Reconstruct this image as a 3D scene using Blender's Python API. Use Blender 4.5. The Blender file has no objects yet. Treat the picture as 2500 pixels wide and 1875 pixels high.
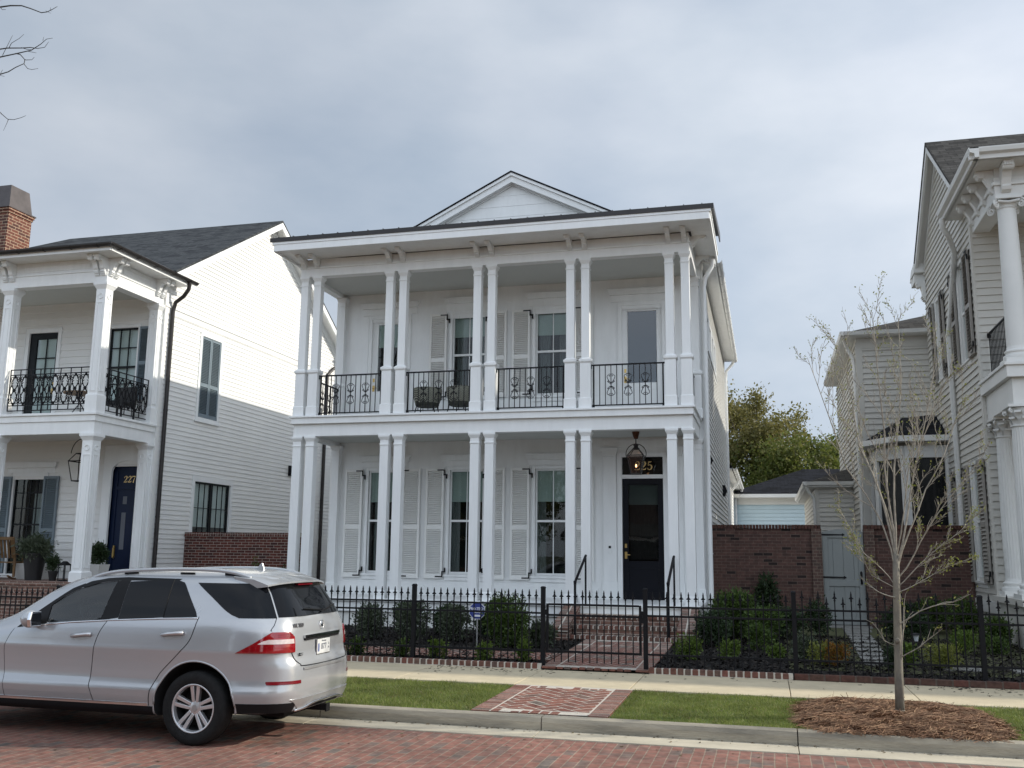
import bpy, bmesh, math, random
import numpy as np
from mathutils import Matrix, Vector, noise
R = math.radians
C = bpy.context.scene.collection
random.seed(7)
rng = np.random.default_rng(7)

# ------------------------------------------------------------------ helpers
def tag(o, label=None, cat=None, group=None, kind=None):
    if label: o['label'] = label
    if cat: o['category'] = cat
    if group: o['group'] = group
    if kind: o['kind'] = kind
    return o

def thing(name, label, cat, loc=(0, 0, 0), rz=0.0, group=None):
    o = bpy.data.objects.new(name, None)
    o.empty_display_size = .2
    C.objects.link(o)
    o.location = loc
    o.rotation_euler = (0, 0, rz)
    o.matrix_basis = Matrix.Translation(loc) @ Matrix.Rotation(rz, 4, 'Z')
    return tag(o, label, cat, group)

def top_matrix(p):
    if p is None: return Matrix.Identity(4)
    while p.parent: p = p.parent
    return p.matrix_basis.copy()

FACING = {'-Y': Matrix.Identity(4), '+X': Matrix.Rotation(R(90), 4, 'Z'),
          '-X': Matrix.Rotation(R(-90), 4, 'Z'), '+Y': Matrix.Rotation(R(180), 4, 'Z')}
def wallframe(face, x0=0, y0=0):
    """local (u right along wall, y inward, z up); origin at (x0,y0)"""
    return Matrix.Translation((x0, y0, 0)) @ FACING[face]

class MB:
    def __init__(self, M=None):
        self.v = []; self.f = []; self.fm = []; self.m = 0
        self.M = M if M is not None else Matrix.Identity(4)
    def add(self, vs, fs):
        b = len(self.v)
        self.v += [tuple(self.M @ Vector(p)) for p in vs]
        for q in fs:
            self.f.append([b + i for i in q]); self.fm.append(self.m)
        return self
    def box(self, x0, x1, y0, y1, z0, z1):
        if x1 < x0: x0, x1 = x1, x0
        if y1 < y0: y0, y1 = y1, y0
        if z1 < z0: z0, z1 = z1, z0
        return self.add([(x0,y0,z0),(x1,y0,z0),(x1,y1,z0),(x0,y1,z0),(x0,y0,z1),(x1,y0,z1),(x1,y1,z1),(x0,y1,z1)],
            [(0,3,2,1),(4,5,6,7),(0,1,5,4),(1,2,6,5),(2,3,7,6),(3,0,4,7)])
    def frus(self, x0, x1, y0, y1, z0, z1, e):
        """box whose top is grown by e on every side"""
        return self.add([(x0,y0,z0),(x1,y0,z0),(x1,y1,z0),(x0,y1,z0),(x0-e,y0-e,z1),(x1+e,y0-e,z1),(x1+e,y1+e,z1),(x0-e,y1+e,z1)],
            [(0,3,2,1),(4,5,6,7),(0,1,5,4),(1,2,6,5),(2,3,7,6),(3,0,4,7)])
    def prism(self, poly, axis, a, b):
        """poly in the two other axes (xyz order), extruded along axis from a to b"""
        n = len(poly)
        def mk(p, t):
            if axis == 'x': return (t, p[0], p[1])
            if axis == 'y': return (p[0], t, p[1])
            return (p[0], p[1], t)
        vs = [mk(p, a) for p in poly] + [mk(p, b) for p in poly]
        fs = [list(range(n)), list(range(2*n-1, n-1, -1))]
        fs += [(i, i+n, (i+1) % n + n, (i+1) % n) for i in range(n)]
        return self.add(vs, fs)
    def quad(self, a, b, c, d):
        return self.add([a, b, c, d], [(0,1,2,3)])
    def tube(self, pts, r, n=6, r2=None, cap=True):
        pts = [Vector(p) for p in pts]
        k = len(pts)
        vs = []; fs = []
        up = None
        for i, p in enumerate(pts):
            if i == 0: d = pts[1] - pts[0]
            elif i == k-1: d = pts[-1] - pts[-2]
            else: d = (pts[i+1] - pts[i]).normalized() + (pts[i] - pts[i-1]).normalized()
            if d.length < 1e-9: d = Vector((0,0,1))
            d.normalize()
            if up is None: up = Vector((0,0,1)) if abs(d.z) < .9 else Vector((1,0,0))
            a = d.cross(up)
            if a.length < 1e-6: a = d.cross(Vector((0,1,0)))
            a.normalize(); b = a.cross(d).normalized(); up = b
            rr = r if r2 is None else r + (r2 - r) * i / (k-1)
            for j in range(n):
                t = 2*math.pi*j/n
                vs.append(p + a*math.cos(t)*rr + b*math.sin(t)*rr)
        for i in range(k-1):
            for j in range(n):
                fs.append((i*n+j, i*n+(j+1) % n, (i+1)*n+(j+1) % n, (i+1)*n+j))
        if cap:
            fs.append(list(range(n-1, -1, -1))); fs.append([(k-1)*n+j for j in range(n)])
        return self.add(vs, fs)
    def bar(self, a, b, w, h):
        """rectangular bar from a to b, width w across, height h"""
        a = Vector(a); b = Vector(b); d = (b-a).normalized()
        s = d.cross(Vector((0,0,1)))
        if s.length < 1e-5: s = Vector((1,0,0))
        s.normalize(); t = s.cross(d)
        vs = []
        for p in (a, b):
            for i, j in ((-1,-1),(1,-1),(1,1),(-1,1)):
                vs.append(p + s*(i*w/2) + t*(j*h/2))
        return self.add(vs, [(3,2,1,0),(4,5,6,7),(0,1,5,4),(1,2,6,5),(2,3,7,6),(3,0,4,7)])
    def lathe(self, prof, n=16, c=(0,0,0), axis='z', a0=0, a1=2*math.pi):
        vs = []; fs = []; k = len(prof)
        full = abs(a1-a0-2*math.pi) < 1e-6
        m = n if full else n+1
        for r, h in prof:
            for j in range(m):
                t = a0 + (a1-a0)*j/n
                x, y = r*math.cos(t), r*math.sin(t)
                q = (x, y, h) if axis == 'z' else ((x, h, y) if axis == 'y' else (h, x, y))
                vs.append((q[0]+c[0], q[1]+c[1], q[2]+c[2]))
        for i in range(k-1):
            for j in range(n):
                fs.append((i*m+j, i*m+(j+1) % m, (i+1)*m+(j+1) % m, (i+1)*m+j))
        return self.add(vs, fs)
    def sphere(self, c, r, n=10, sx=1, sy=1, sz=1):
        prof = [(r*math.sin(math.pi*i/n), -r*math.cos(math.pi*i/n)) for i in range(n+1)]
        b = len(self.v); M = self.M
        self.M = M @ Matrix.Translation(c) @ Matrix.Diagonal((sx, sy, sz, 1))
        self.lathe(prof, n*2 if n < 8 else n+4)
        self.M = M
        return self
    def build(self, name, mats, parent=None, smooth=False, bevel=0.0, label=None, fix=True):
        if not isinstance(mats, (list, tuple)): mats = [mats]
        inv = top_matrix(parent).inverted()
        me = bpy.data.meshes.new(name)
        me.from_pydata([tuple(inv @ Vector(p)) for p in self.v], [], self.f)
        for m in mats: me.materials.append(m)
        if len(mats) > 1: me.polygons.foreach_set('material_index', self.fm)
        if fix:
            bm = bmesh.new(); bm.from_mesh(me)
            bmesh.ops.recalc_face_normals(bm, faces=bm.faces)
            bm.to_mesh(me); bm.free()
        if smooth:
            me.polygons.foreach_set('use_smooth', [True]*len(me.polygons))
            if smooth != 'all':
                try: me.set_sharp_from_angle(angle=R(40))
                except Exception: pass
        o = bpy.data.objects.new(name, me)
        C.objects.link(o)
        if parent: o.parent = parent
        if bevel:
            b = o.modifiers.new('bevel', 'BEVEL'); b.width = bevel; b.segments = 2; b.limit_method = 'ANGLE'; b.angle_limit = R(50)
            b.harden_normals = False
        if label: o['label'] = label
        return o

def np_mesh(name, verts, faces_n, mats, parent=None, mi=None, smooth=False):
    """verts (N*k,3) array, each run of faces_n verts is a face"""
    inv = np.array(top_matrix(parent).inverted())
    verts = np.asarray(verts, dtype=np.float64)
    verts = verts @ inv[:3, :3].T + inv[:3, 3]
    nf = len(verts)//faces_n
    me = bpy.data.meshes.new(name)
    me.vertices.add(len(verts)); me.vertices.foreach_set('co', verts.astype(np.float32).ravel())
    me.loops.add(len(verts)); me.loops.foreach_set('vertex_index', np.arange(len(verts), dtype=np.int32))
    me.polygons.add(nf); me.polygons.foreach_set('loop_start', np.arange(0, len(verts), faces_n, dtype=np.int32))
    me.polygons.foreach_set('loop_total', np.full(nf, faces_n, dtype=np.int32))
    if not isinstance(mats, (list, tuple)): mats = [mats]
    for m in mats: me.materials.append(m)
    if mi is not None: me.polygons.foreach_set('material_index', np.asarray(mi, dtype=np.int32))
    me.update(); me.validate()
    o = bpy.data.objects.new(name, me); C.objects.link(o)
    if parent: o.parent = parent
    return o

# ------------------------------------------------------------------ materials
def srgb(r, g, b):
    f = lambda c: (c/255/12.92) if c/255 <= .04045 else ((c/255+.055)/1.055)**2.4
    return (f(r), f(g), f(b), 1)

def newmat(name):
    m = bpy.data.materials.new(name); m.use_nodes = True
    nt = m.node_tree; b = nt.nodes['Principled BSDF']
    return m, nt, b

def L(nt, a, b): nt.links.new(a, b)

def mat(name, col, rough=.5, var=.0, scale=6, bump=0.0, bscale=60, metal=0, spec=.5, coat=0, col2=None, stretch=None):
    m, nt, b = newmat(name)
    b.inputs['Base Color'].default_value = (*col[:3], 1)
    b.inputs['Roughness'].default_value = rough
    b.inputs['Metallic'].default_value = metal
    b.inputs['Specular IOR Level'].default_value = spec
    b.inputs['Coat Weight'].default_value = coat
    if coat: b.inputs['Coat Roughness'].default_value = .03
    tc = nt.nodes.new('ShaderNodeTexCoord')
    src = tc.outputs['Object']
    if stretch:
        mp = nt.nodes.new('ShaderNodeMapping'); mp.inputs['Scale'].default_value = stretch
        L(nt, src, mp.inputs['Vector']); src = mp.outputs['Vector']
    if var or col2:
        n = nt.nodes.new('ShaderNodeTexNoise'); n.inputs['Scale'].default_value = scale
        n.inputs['Detail'].default_value = 6; n.inputs['Roughness'].default_value = .65
        L(nt, src, n.inputs['Vector'])
        mx = nt.nodes.new('ShaderNodeMix'); mx.data_type = 'RGBA'
        c2 = col2 if col2 else tuple(c*(1-var) for c in col[:3])
        c1 = col if col2 else tuple(min(1, c*(1+var*.6)) for c in col[:3])
        rm = nt.nodes.new('ShaderNodeMapRange'); rm.inputs['From Min'].default_value = .32; rm.inputs['From Max'].default_value = .68
        L(nt, n.outputs['Fac'], rm.inputs['Value'])
        mx.inputs['A'].default_value = (*c2[:3], 1); mx.inputs['B'].default_value = (*c1[:3], 1)
        L(nt, rm.outputs['Result'], mx.inputs['Factor']); L(nt, mx.outputs['Result'], b.inputs['Base Color'])
    if bump:
        n2 = nt.nodes.new('ShaderNodeTexNoise'); n2.inputs['Scale'].default_value = bscale; n2.inputs['Detail'].default_value = 4
        L(nt, src, n2.inputs['Vector'])
        bp = nt.nodes.new('ShaderNodeBump'); bp.inputs['Strength'].default_value = bump; bp.inputs['Distance'].default_value = .02
        L(nt, n2.outputs['Fac'], bp.inputs['Height']); L(nt, bp.outputs['Normal'], b.inputs['Normal'])
    return m

def planar_uv(nt):
    """box-mapped (along, up) coordinates from object space, picked by the object-space normal"""
    tc = nt.nodes.new('ShaderNodeTexCoord')
    sp = nt.nodes.new('ShaderNodeSeparateXYZ'); L(nt, tc.outputs['Object'], sp.inputs[0])
    sn = nt.nodes.new('ShaderNodeSeparateXYZ'); L(nt, tc.outputs['Normal'], sn.inputs[0])
    def cmb(a, b):
        c = nt.nodes.new('ShaderNodeCombineXYZ'); L(nt, sp.outputs[a], c.inputs[0]); L(nt, sp.outputs[b], c.inputs[1]); return c.outputs[0]
    def gt(o):
        a = nt.nodes.new('ShaderNodeMath'); a.operation = 'ABSOLUTE'; L(nt, o, a.inputs[0])
        g = nt.nodes.new('ShaderNodeMath'); g.operation = 'GREATER_THAN'; g.inputs[1].default_value = .7; L(nt, a.outputs[0], g.inputs[0]); return g.outputs[0]
    m1 = nt.nodes.new('ShaderNodeMix'); m1.data_type = 'VECTOR'
    L(nt, gt(sn.outputs[0]), m1.inputs['Factor']); L(nt, cmb(0, 2), m1.inputs['A']); L(nt, cmb(1, 2), m1.inputs['B'])
    m2 = nt.nodes.new('ShaderNodeMix'); m2.data_type = 'VECTOR'
    L(nt, gt(sn.outputs[2]), m2.inputs['Factor']); L(nt, m1.outputs['Result'], m2.inputs['A']); L(nt, cmb(0, 1), m2.inputs['B'])
    return m2.outputs['Result']

def brick_mat(name, c1, c2, c3, mortar, bw=.213, bh=.0715, ms=.011, rough=.85, bump=.6, uv=None, offset=.5, swap=False, dirt=.35, dark=.0, patch=0):
    m, nt, b = newmat(name)
    if swap:
        tc = nt.nodes.new('ShaderNodeTexCoord'); sp = nt.nodes.new('ShaderNodeSeparateXYZ'); L(nt, tc.outputs['Object'], sp.inputs[0])
        cb = nt.nodes.new('ShaderNodeCombineXYZ'); L(nt, sp.outputs[1], cb.inputs[0]); L(nt, sp.outputs[0], cb.inputs[1])
        uv = cb.outputs[0]
    else:
        uv = planar_uv(nt)
    # slight wander of the courses
    nz = nt.nodes.new('ShaderNodeTexNoise'); nz.inputs['Scale'].default_value = 2.5; L(nt, uv, nz.inputs['Vector'])
    vm = nt.nodes.new('ShaderNodeVectorMath'); vm.operation = 'MULTIPLY_ADD'
    vm.inputs[1].default_value = (.012, .012, 0); L(nt, nz.outputs['Color'], vm.inputs[0]); L(nt, uv, vm.inputs[2])
    br = nt.nodes.new('ShaderNodeTexBrick')
    br.inputs['Scale'].default_value = 1; br.inputs['Brick Width'].default_value = bw; br.inputs['Row Height'].default_value = bh
    br.inputs['Mortar Size'].default_value = ms/2*1.0; br.inputs['Mortar Smooth'].default_value = .15; br.offset = offset
    br.inputs['Color1'].default_value = (0,0,0,1); br.inputs['Color2'].default_value = (1,1,1,1); br.inputs['Mortar'].default_value = (.5,.5,.5,1)
    br.inputs['Bias'].default_value = 0
    L(nt, vm.outputs[0], br.inputs['Vector'])
    cr = nt.nodes.new('ShaderNodeValToRGB'); cr.color_ramp.interpolation = 'LINEAR'
    e = cr.color_ramp.elements; e[0].position = 0; e[0].color = (*c3[:3],1); e[1].position = 1; e[1].color = (*c1[:3],1)
    q = cr.color_ramp.elements.new(.28); q.color = (*c2[:3],1)
    q = cr.color_ramp.elements.new(.6); q.color = (*c1[:3],1)
    if dark:
        q = cr.color_ramp.elements.new(dark); q.color = tuple(x*.25 for x in c2[:3]) + (1,)
        q = cr.color_ramp.elements.new(dark+.004); q.color = (*c2[:3],1)
        e[0].color = tuple(x*.25 for x in c2[:3]) + (1,)
    if patch:
        pn = nt.nodes.new('ShaderNodeTexNoise'); pn.inputs['Scale'].default_value = 1.7; pn.inputs['Detail'].default_value = 3; L(nt, uv, pn.inputs['Vector'])
        pm = nt.nodes.new('ShaderNodeMapRange'); pm.inputs['From Min'].default_value = .3; pm.inputs['From Max'].default_value = .7; pm.inputs['To Min'].default_value = -patch; pm.inputs['To Max'].default_value = patch; L(nt, pn.outputs['Fac'], pm.inputs['Value'])
        pa = nt.nodes.new('ShaderNodeMath'); pa.operation = 'ADD'; L(nt, br.outputs['Color'], pa.inputs[0]); L(nt, pm.outputs[0], pa.inputs[1]); L(nt, pa.outputs[0], cr.inputs[0])
    else: L(nt, br.outputs['Color'], cr.inputs[0])
    n = nt.nodes.new('ShaderNodeTexNoise'); n.inputs['Scale'].default_value = 9; n.inputs['Detail'].default_value = 8; L(nt, uv, n.inputs['Vector'])
    mm = nt.nodes.new('ShaderNodeMix'); mm.data_type = 'RGBA'; mm.blend_type = 'MULTIPLY'
    rm = nt.nodes.new('ShaderNodeMapRange'); rm.inputs['From Min'].default_value = .3; rm.inputs['From Max'].default_value = .7
    rm.inputs['To Min'].default_value = 1-dirt; rm.inputs['To Max'].default_value = 1.12
    L(nt, n.outputs['Fac'], rm.inputs['Value'])
    mx = nt.nodes.new('ShaderNodeMix'); mx.data_type = 'RGBA'
    L(nt, br.outputs['Fac'], mx.inputs['Factor']); L(nt, cr.outputs['Color'], mx.inputs['A']); mx.inputs['B'].default_value = (*mortar[:3],1)
    mm.inputs['Factor'].default_value = 1
    L(nt, mx.outputs['Result'], mm.inputs['A']); L(nt, rm.outputs['Result'], mm.inputs['B'])
    out = mm.outputs['Result']
    if patch:   # broad wheel wear and oily patches
        wn = nt.nodes.new('ShaderNodeTexNoise'); wn.inputs['Scale'].default_value = .55; wn.inputs['Detail'].default_value = 9; wn.inputs['Roughness'].default_value = .62; L(nt, uv, wn.inputs['Vector'])
        wr = nt.nodes.new('ShaderNodeMapRange'); wr.inputs['From Min'].default_value = .36; wr.inputs['From Max'].default_value = .62; wr.inputs['To Min'].default_value = .74; wr.inputs['To Max'].default_value = 1.12; L(nt, wn.outputs['Fac'], wr.inputs['Value'])
        m3 = nt.nodes.new('ShaderNodeMix'); m3.data_type = 'RGBA'; m3.blend_type = 'MULTIPLY'; m3.inputs['Factor'].default_value = 1
        L(nt, out, m3.inputs['A']); L(nt, wr.outputs[0], m3.inputs['B']); out = m3.outputs['Result']
    L(nt, out, b.inputs['Base Color'])
    b.inputs['Roughness'].default_value = rough
    bp = nt.nodes.new('ShaderNodeBump'); bp.inputs['Strength'].default_value = bump; bp.inputs['Distance'].default_value = .008; bp.invert = True
    ad = nt.nodes.new('ShaderNodeMath'); ad.operation = 'MULTIPLY_ADD'; ad.inputs[1].default_value = -.35
    L(nt, n.outputs['Fac'], ad.inputs[0]); L(nt, br.outputs['Fac'], ad.inputs[2])
    L(nt, ad.outputs[0], bp.inputs['Height']); L(nt, bp.outputs['Normal'], b.inputs['Normal'])
    return m

def island_mat(name, cols, rough=.6, spec=.3, trans=0.0, noise_scale=None):
    """colour picked per mesh island (per leaf, blade, brick)"""
    m, nt, b = newmat(name)
    g = nt.nodes.new('ShaderNodeNewGeometry')
    cr = nt.nodes.new('ShaderNodeValToRGB')
    e = cr.color_ramp.elements
    e[0].position = 0; e[0].color = (*cols[0][:3],1); e[1].position = 1; e[1].color = (*cols[-1][:3],1)
    for i in range(1, len(cols)-1):
        q = e.new(i/(len(cols)-1)); q.color = (*cols[i][:3],1)
    L(nt, g.outputs['Random Per Island'], cr.inputs[0])
    out = cr.outputs['Color']
    if noise_scale:
        tc = nt.nodes.new('ShaderNodeTexCoord'); n = nt.nodes.new('ShaderNodeTexNoise'); n.inputs['Scale'].default_value = noise_scale
        n.inputs['Detail'].default_value = 5
        L(nt, tc.outputs['Object'], n.inputs['Vector'])
        rm = nt.nodes.new('ShaderNodeMapRange'); rm.inputs['From Min'].default_value = .3; rm.inputs['From Max'].default_value = .7
        rm.inputs['To Min'].default_value = .65; rm.inputs['To Max'].default_value = 1.2
        L(nt, n.outputs['Fac'], rm.inputs['Value'])
        mm = nt.nodes.new('ShaderNodeMix'); mm.data_type = 'RGBA'; mm.blend_type = 'MULTIPLY'; mm.inputs['Factor'].default_value = 1
        L(nt, out, mm.inputs['A']); L(nt, rm.outputs['Result'], mm.inputs['B']); out = mm.outputs['Result']
    L(nt, out, b.inputs['Base Color'])
    b.inputs['Roughness'].default_value = rough; b.inputs['Specular IOR Level'].default_value = spec
    if trans:
        tr = nt.nodes.new('ShaderNodeBsdfTranslucent'); L(nt, out, tr.inputs['Color'])
        ms = nt.nodes.new('ShaderNodeMixShader'); ms.inputs[0].default_value = trans
        L(nt, b.outputs[0], ms.inputs[1]); L(nt, tr.outputs[0], ms.inputs[2])
        L(nt, ms.outputs[0], nt.nodes['Material Output'].inputs['Surface'])
    return m

def glass_mat(name, tint=(.75,.8,.8), refl=1.0, ior=1.5, bump=.0):
    m, nt, b = newmat(name)
    nt.nodes.remove(b)
    tr = nt.nodes.new('ShaderNodeBsdfTransparent'); tr.inputs['Color'].default_value = (*tint,1)
    gl = nt.nodes.new('ShaderNodeBsdfGlossy'); gl.inputs['Roughness'].default_value = .015; gl.inputs['Color'].default_value = (refl,refl,refl,1)
    fr = nt.nodes.new('ShaderNodeFresnel'); fr.inputs['IOR'].default_value = ior
    mx = nt.nodes.new('ShaderNodeMixShader')
    ge = nt.nodes.new('ShaderNodeNewGeometry'); iv = nt.nodes.new('ShaderNodeMath'); iv.operation = 'SUBTRACT'; iv.inputs[0].default_value = 1; L(nt, ge.outputs['Backfacing'], iv.inputs[1])
    fm_ = nt.nodes.new('ShaderNodeMath'); fm_.operation = 'MULTIPLY'; L(nt, fr.outputs[0], fm_.inputs[0]); L(nt, iv.outputs[0], fm_.inputs[1])   # outer face reflects, inner face only transmits
    L(nt, fm_.outputs[0], mx.inputs[0]); L(nt, tr.outputs[0], mx.inputs[1]); L(nt, gl.outputs[0], mx.inputs[2])
    L(nt, mx.outputs[0], nt.nodes['Material Output'].inputs['Surface'])
    if bump:
        tc = nt.nodes.new('ShaderNodeTexCoord'); n = nt.nodes.new('ShaderNodeTexNoise'); n.inputs['Scale'].default_value = 1.3
        L(nt, tc.outputs['Object'], n.inputs['Vector'])
        bp = nt.nodes.new('ShaderNodeBump'); bp.inputs['Strength'].default_value = bump; bp.inputs['Distance'].default_value = .02
        L(nt, n.outputs['Fac'], bp.inputs['Height']); L(nt, bp.outputs['Normal'], gl.inputs['Normal'])
    return m

def shingle_mat(name, c1, c2, c3):
    m = brick_mat(name, c1, c2, c3, tuple(x*.35 for x in c2[:3]), bw=.33, bh=.14, ms=.012, rough=.9, bump=.5, dirt=.3)
    m.node_tree.nodes['Principled BSDF'].inputs['Specular IOR Level'].default_value = .1
    return m

WHITE = mat('white_paint', (.82,.83,.825), .42, var=.05, scale=3.2, bump=.05, bscale=30, stretch=(1.6,1.6,.35))
WHITE2 = mat('warm_white_paint', (.80,.795,.76), .5, var=.05, scale=1.0, bump=.06, bscale=30)
SIDING = mat('siding_white', (.80,.797,.775), .55, var=.05, scale=.7, bump=.08, bscale=25)
SHUT = mat('shutter_offwhite', (.81,.81,.785), .5, var=.04, scale=2)
CREAM = mat('siding_greige', (.55,.53,.48), .55, var=.05, scale=.8, bump=.08, bscale=25)
CREAMTRIM = mat('trim_pale_greige', (.69,.685,.655), .5, var=.05, scale=1.0)
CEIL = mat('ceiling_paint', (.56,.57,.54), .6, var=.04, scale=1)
BLUESH = mat('shutter_blue_grey', (.165,.21,.24), .5, var=.08, scale=2)
TAUPE = mat('shutter_taupe', (.29,.27,.24), .5, var=.08, scale=2)
BLACK = mat('black_iron', (.007,.007,.009), .5, var=.2, scale=8, spec=.2)
BLACKWIN = mat('black_window_paint', (.008,.010,.012), .4, var=.1, scale=4, spec=.2)
NAVY = mat('navy_door_paint', (.003,.004,.008), .4, var=.1, scale=4, spec=.2)
BLUEDOOR = mat('blue_door_paint', (.005,.012,.038), .4, var=.1, scale=4, spec=.2)
BRONZE = mat('dark_bronze_metal', (.03,.026,.025), .4, var=.15, scale=3, metal=.3)
COPPER = mat('aged_copper', (.10,.04,.022), .45, var=.3, scale=12, metal=.7)
GOLD = mat('gold_leaf', (.75,.55,.25), .35, metal=.6, var=.1)
BRASS = mat('brass', (.6,.42,.16), .3, metal=.9, var=.1)
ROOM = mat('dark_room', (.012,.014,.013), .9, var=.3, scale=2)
BLIND = mat('roller_blind', (.30,.35,.33), .8, var=.06, scale=3)
CURTAIN = mat('grey_curtain', (.10,.11,.11), .9, var=.3, scale=9, stretch=(14,14,.3))
SHEER = mat('white_sheer_curtain', (.50,.53,.54), .8, var=.12, scale=6, stretch=(8,8,.3))
GLASS = glass_mat('window_glass', (.90,.94,.93), bump=.06)
GLASSD = glass_mat('reflective_glass', (.5,.55,.6), ior=1.9)
SHINGLE = shingle_mat('charcoal_shingles', (.075,.08,.085), (.055,.06,.065), (.04,.042,.048))
SHINGLEB = shingle_mat('grey_brown_shingles', (.085,.08,.074), (.062,.058,.054), (.042,.04,.038))
SHINGLED = shingle_mat('dark_shingles', (.022,.023,.028), (.016,.017,.02), (.012,.012,.014))
ROOFMETAL = mat('standing_seam_metal', (.035,.032,.032), .4, var=.15, scale=2, metal=.4)
BRICKL = brick_mat('red_brick_pale_mortar', (.115,.030,.020), (.075,.020,.015), (.05,.016,.014), (.42,.36,.31), dirt=.3)
BRICKR = brick_mat('brown_brick_wall', (.105,.052,.041), (.082,.042,.034), (.062,.035,.03), (.15,.105,.082), dirt=.35, dark=.12)
BRICKC = brick_mat('chimney_brick', (.16,.055,.034), (.115,.04,.028), (.08,.032,.024), (.44,.32,.22), bw=.30, bh=.10, ms=.02, dirt=.3)
BRICKSTEP = brick_mat('porch_brick', (.19,.10,.075), (.15,.075,.055), (.11,.07,.055), (.50,.42,.35), dirt=.3)
PAVER = brick_mat('street_pavers', (.27,.122,.09), (.225,.11,.085), (.165,.13,.11), (.29,.215,.16), bw=.215, bh=.113, ms=.014, swap=True, dirt=.42, bump=.7, patch=.26)
CONC = mat('concrete_walk', (.56,.475,.325), .9, var=.14, scale=2.2, bump=.25, bscale=70)
KERB = mat('kerb_concrete', (.48,.42,.32), .9, col2=(.17,.155,.125), scale=2.0, bump=.4, bscale=40, stretch=(.35,1,2.2))
GUTTERC = mat('gutter_concrete', (.50,.445,.34), .9, var=.18, scale=3, bump=.25, bscale=60, stretch=(.5,1,1))
MORTAR = mat('white_mortar', (.54,.49,.42), .9, var=.15, scale=12, bump=.3)
HERRB = island_mat('herringbone_bricks', [(.14,.115,.095),(.20,.08,.058),(.25,.105,.075),(.18,.085,.065),(.27,.125,.09)], .85, .3, noise_scale=14)
EDGEB = island_mat('edging_bricks', [(.11,.095,.08),(.17,.07,.05),(.14,.09,.07),(.19,.075,.055)], .85, .3, noise_scale=18)
SOIL = mat('dark_mulch_soil', (.010,.0085,.008), .95, var=.5, scale=14, bump=1.0, bscale=45)
CHIPS = island_mat('bark_chips', [(.008,.007,.007),(.018,.015,.013),(.05,.043,.037),(.012,.010,.009)], .9, .2)
LAWN = mat('garden_lawn', (.09,.095,.04), .95, var=.3, scale=12, bump=.6, bscale=90)
VERGE = mat('verge_turf', (.10,.135,.035), .95, var=.4, scale=6, bump=.8, bscale=80)
GRASS = island_mat('grass_blades', [(.135,.18,.038),(.19,.24,.052),(.26,.285,.08),(.16,.215,.045),(.36,.32,.16)], .6, .25, trans=.4, noise_scale=2.2)
STONE = mat('grey_stepping_stone', (.23,.225,.21), .9, var=.2, scale=5, bump=.3)
FAR = mat('far_ground', (.09,.10,.05), .95, var=.3, scale=.3)
GATEP = mat('grey_gate_paint', (.23,.245,.238), .5, var=.06, scale=2)
LBLUE = mat('pale_blue_siding', (.55,.68,.73), .55, var=.04, scale=1)
WOOD = mat('teak_slats', (.20,.115,.05), .6, var=.25, scale=10)
BARK = mat('smooth_grey_bark', (.24,.215,.165), .85, col2=(.13,.115,.095), scale=10, bump=.5, bscale=40, stretch=(1,1,.4))
TWIG = mat('pale_twig_bark', (.38,.345,.28), .85, col2=(.20,.18,.15), scale=14)
DARKBARK = mat('dark_bark', (.055,.05,.045), .9, var=.3, scale=10, bump=.5)
TREEBARK = mat('grey_brown_bark', (.11,.095,.075), .9, var=.3, scale=5, bump=.5)
STRAW = island_mat('pine_straw', [(.13,.065,.036),(.25,.135,.075),(.36,.225,.13),(.18,.09,.05),(.09,.05,.03)], .8, .3)
STRAWBASE = mat('pine_straw_base', (.085,.042,.026), .95, var=.5, scale=20, bump=1, bscale=60)
def leafm(n, *c, tr=.25): return island_mat(n, list(c), .5, .4, trans=tr)
LF_DARK = leafm('dark_evergreen_leaves', (.016,.032,.012),(.03,.055,.019),(.05,.078,.032))
LF_MID = leafm('boxwood_leaves', (.028,.056,.010),(.055,.095,.016),(.09,.135,.026))
LF_LIME = leafm('lime_leaves', (.06,.10,.015),(.11,.17,.025),(.16,.22,.045), tr=.35)
LF_ORANGE = leafm('orange_leaves', (.24,.08,.012),(.30,.14,.02),(.17,.09,.02),(.13,.15,.025), tr=.35)
LF_GREY = leafm('grey_green_leaves', (.045,.06,.032),(.075,.095,.055),(.10,.12,.08))
LF_YOUNG = leafm('young_leaves', (.16,.19,.03),(.23,.25,.05),(.30,.30,.09), tr=.4)
LF_TREE = leafm('spring_tree_leaves', (.075,.098,.018),(.115,.145,.028),(.165,.185,.042),(.23,.22,.075), tr=.5)
LF_TREE2 = leafm('budding_tree_leaves', (.13,.125,.036),(.185,.17,.052),(.24,.21,.08), tr=.5)

# ------------------------------------------------------------------ camera
cam = bpy.data.cameras.new('camera'); camo = bpy.data.objects.new('camera', cam); C.objects.link(camo)
bpy.context.scene.camera = camo
yaw, pitch, roll, HC = -0.2594, 0.1755, 0.0111, 1.95
fw = Vector((math.sin(yaw)*math.cos(pitch), math.cos(yaw)*math.cos(pitch), math.sin(pitch)))
r0 = Vector((math.cos(yaw), -math.sin(yaw), 0)); u0 = r0.cross(fw)
rr = r0*math.cos(roll)+u0*math.sin(roll); uu = -r0*math.sin(roll)+u0*math.cos(roll)
camo.matrix_world = Matrix(((rr.x,uu.x,-fw.x,0),(rr.y,uu.y,-fw.y,0),(rr.z,uu.z,-fw.z,HC),(0,0,0,1)))
cam.sensor_width = 36; cam.lens = 36*2338.05/2500; cam.clip_end = 2000; cam.clip_start = .1

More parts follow.
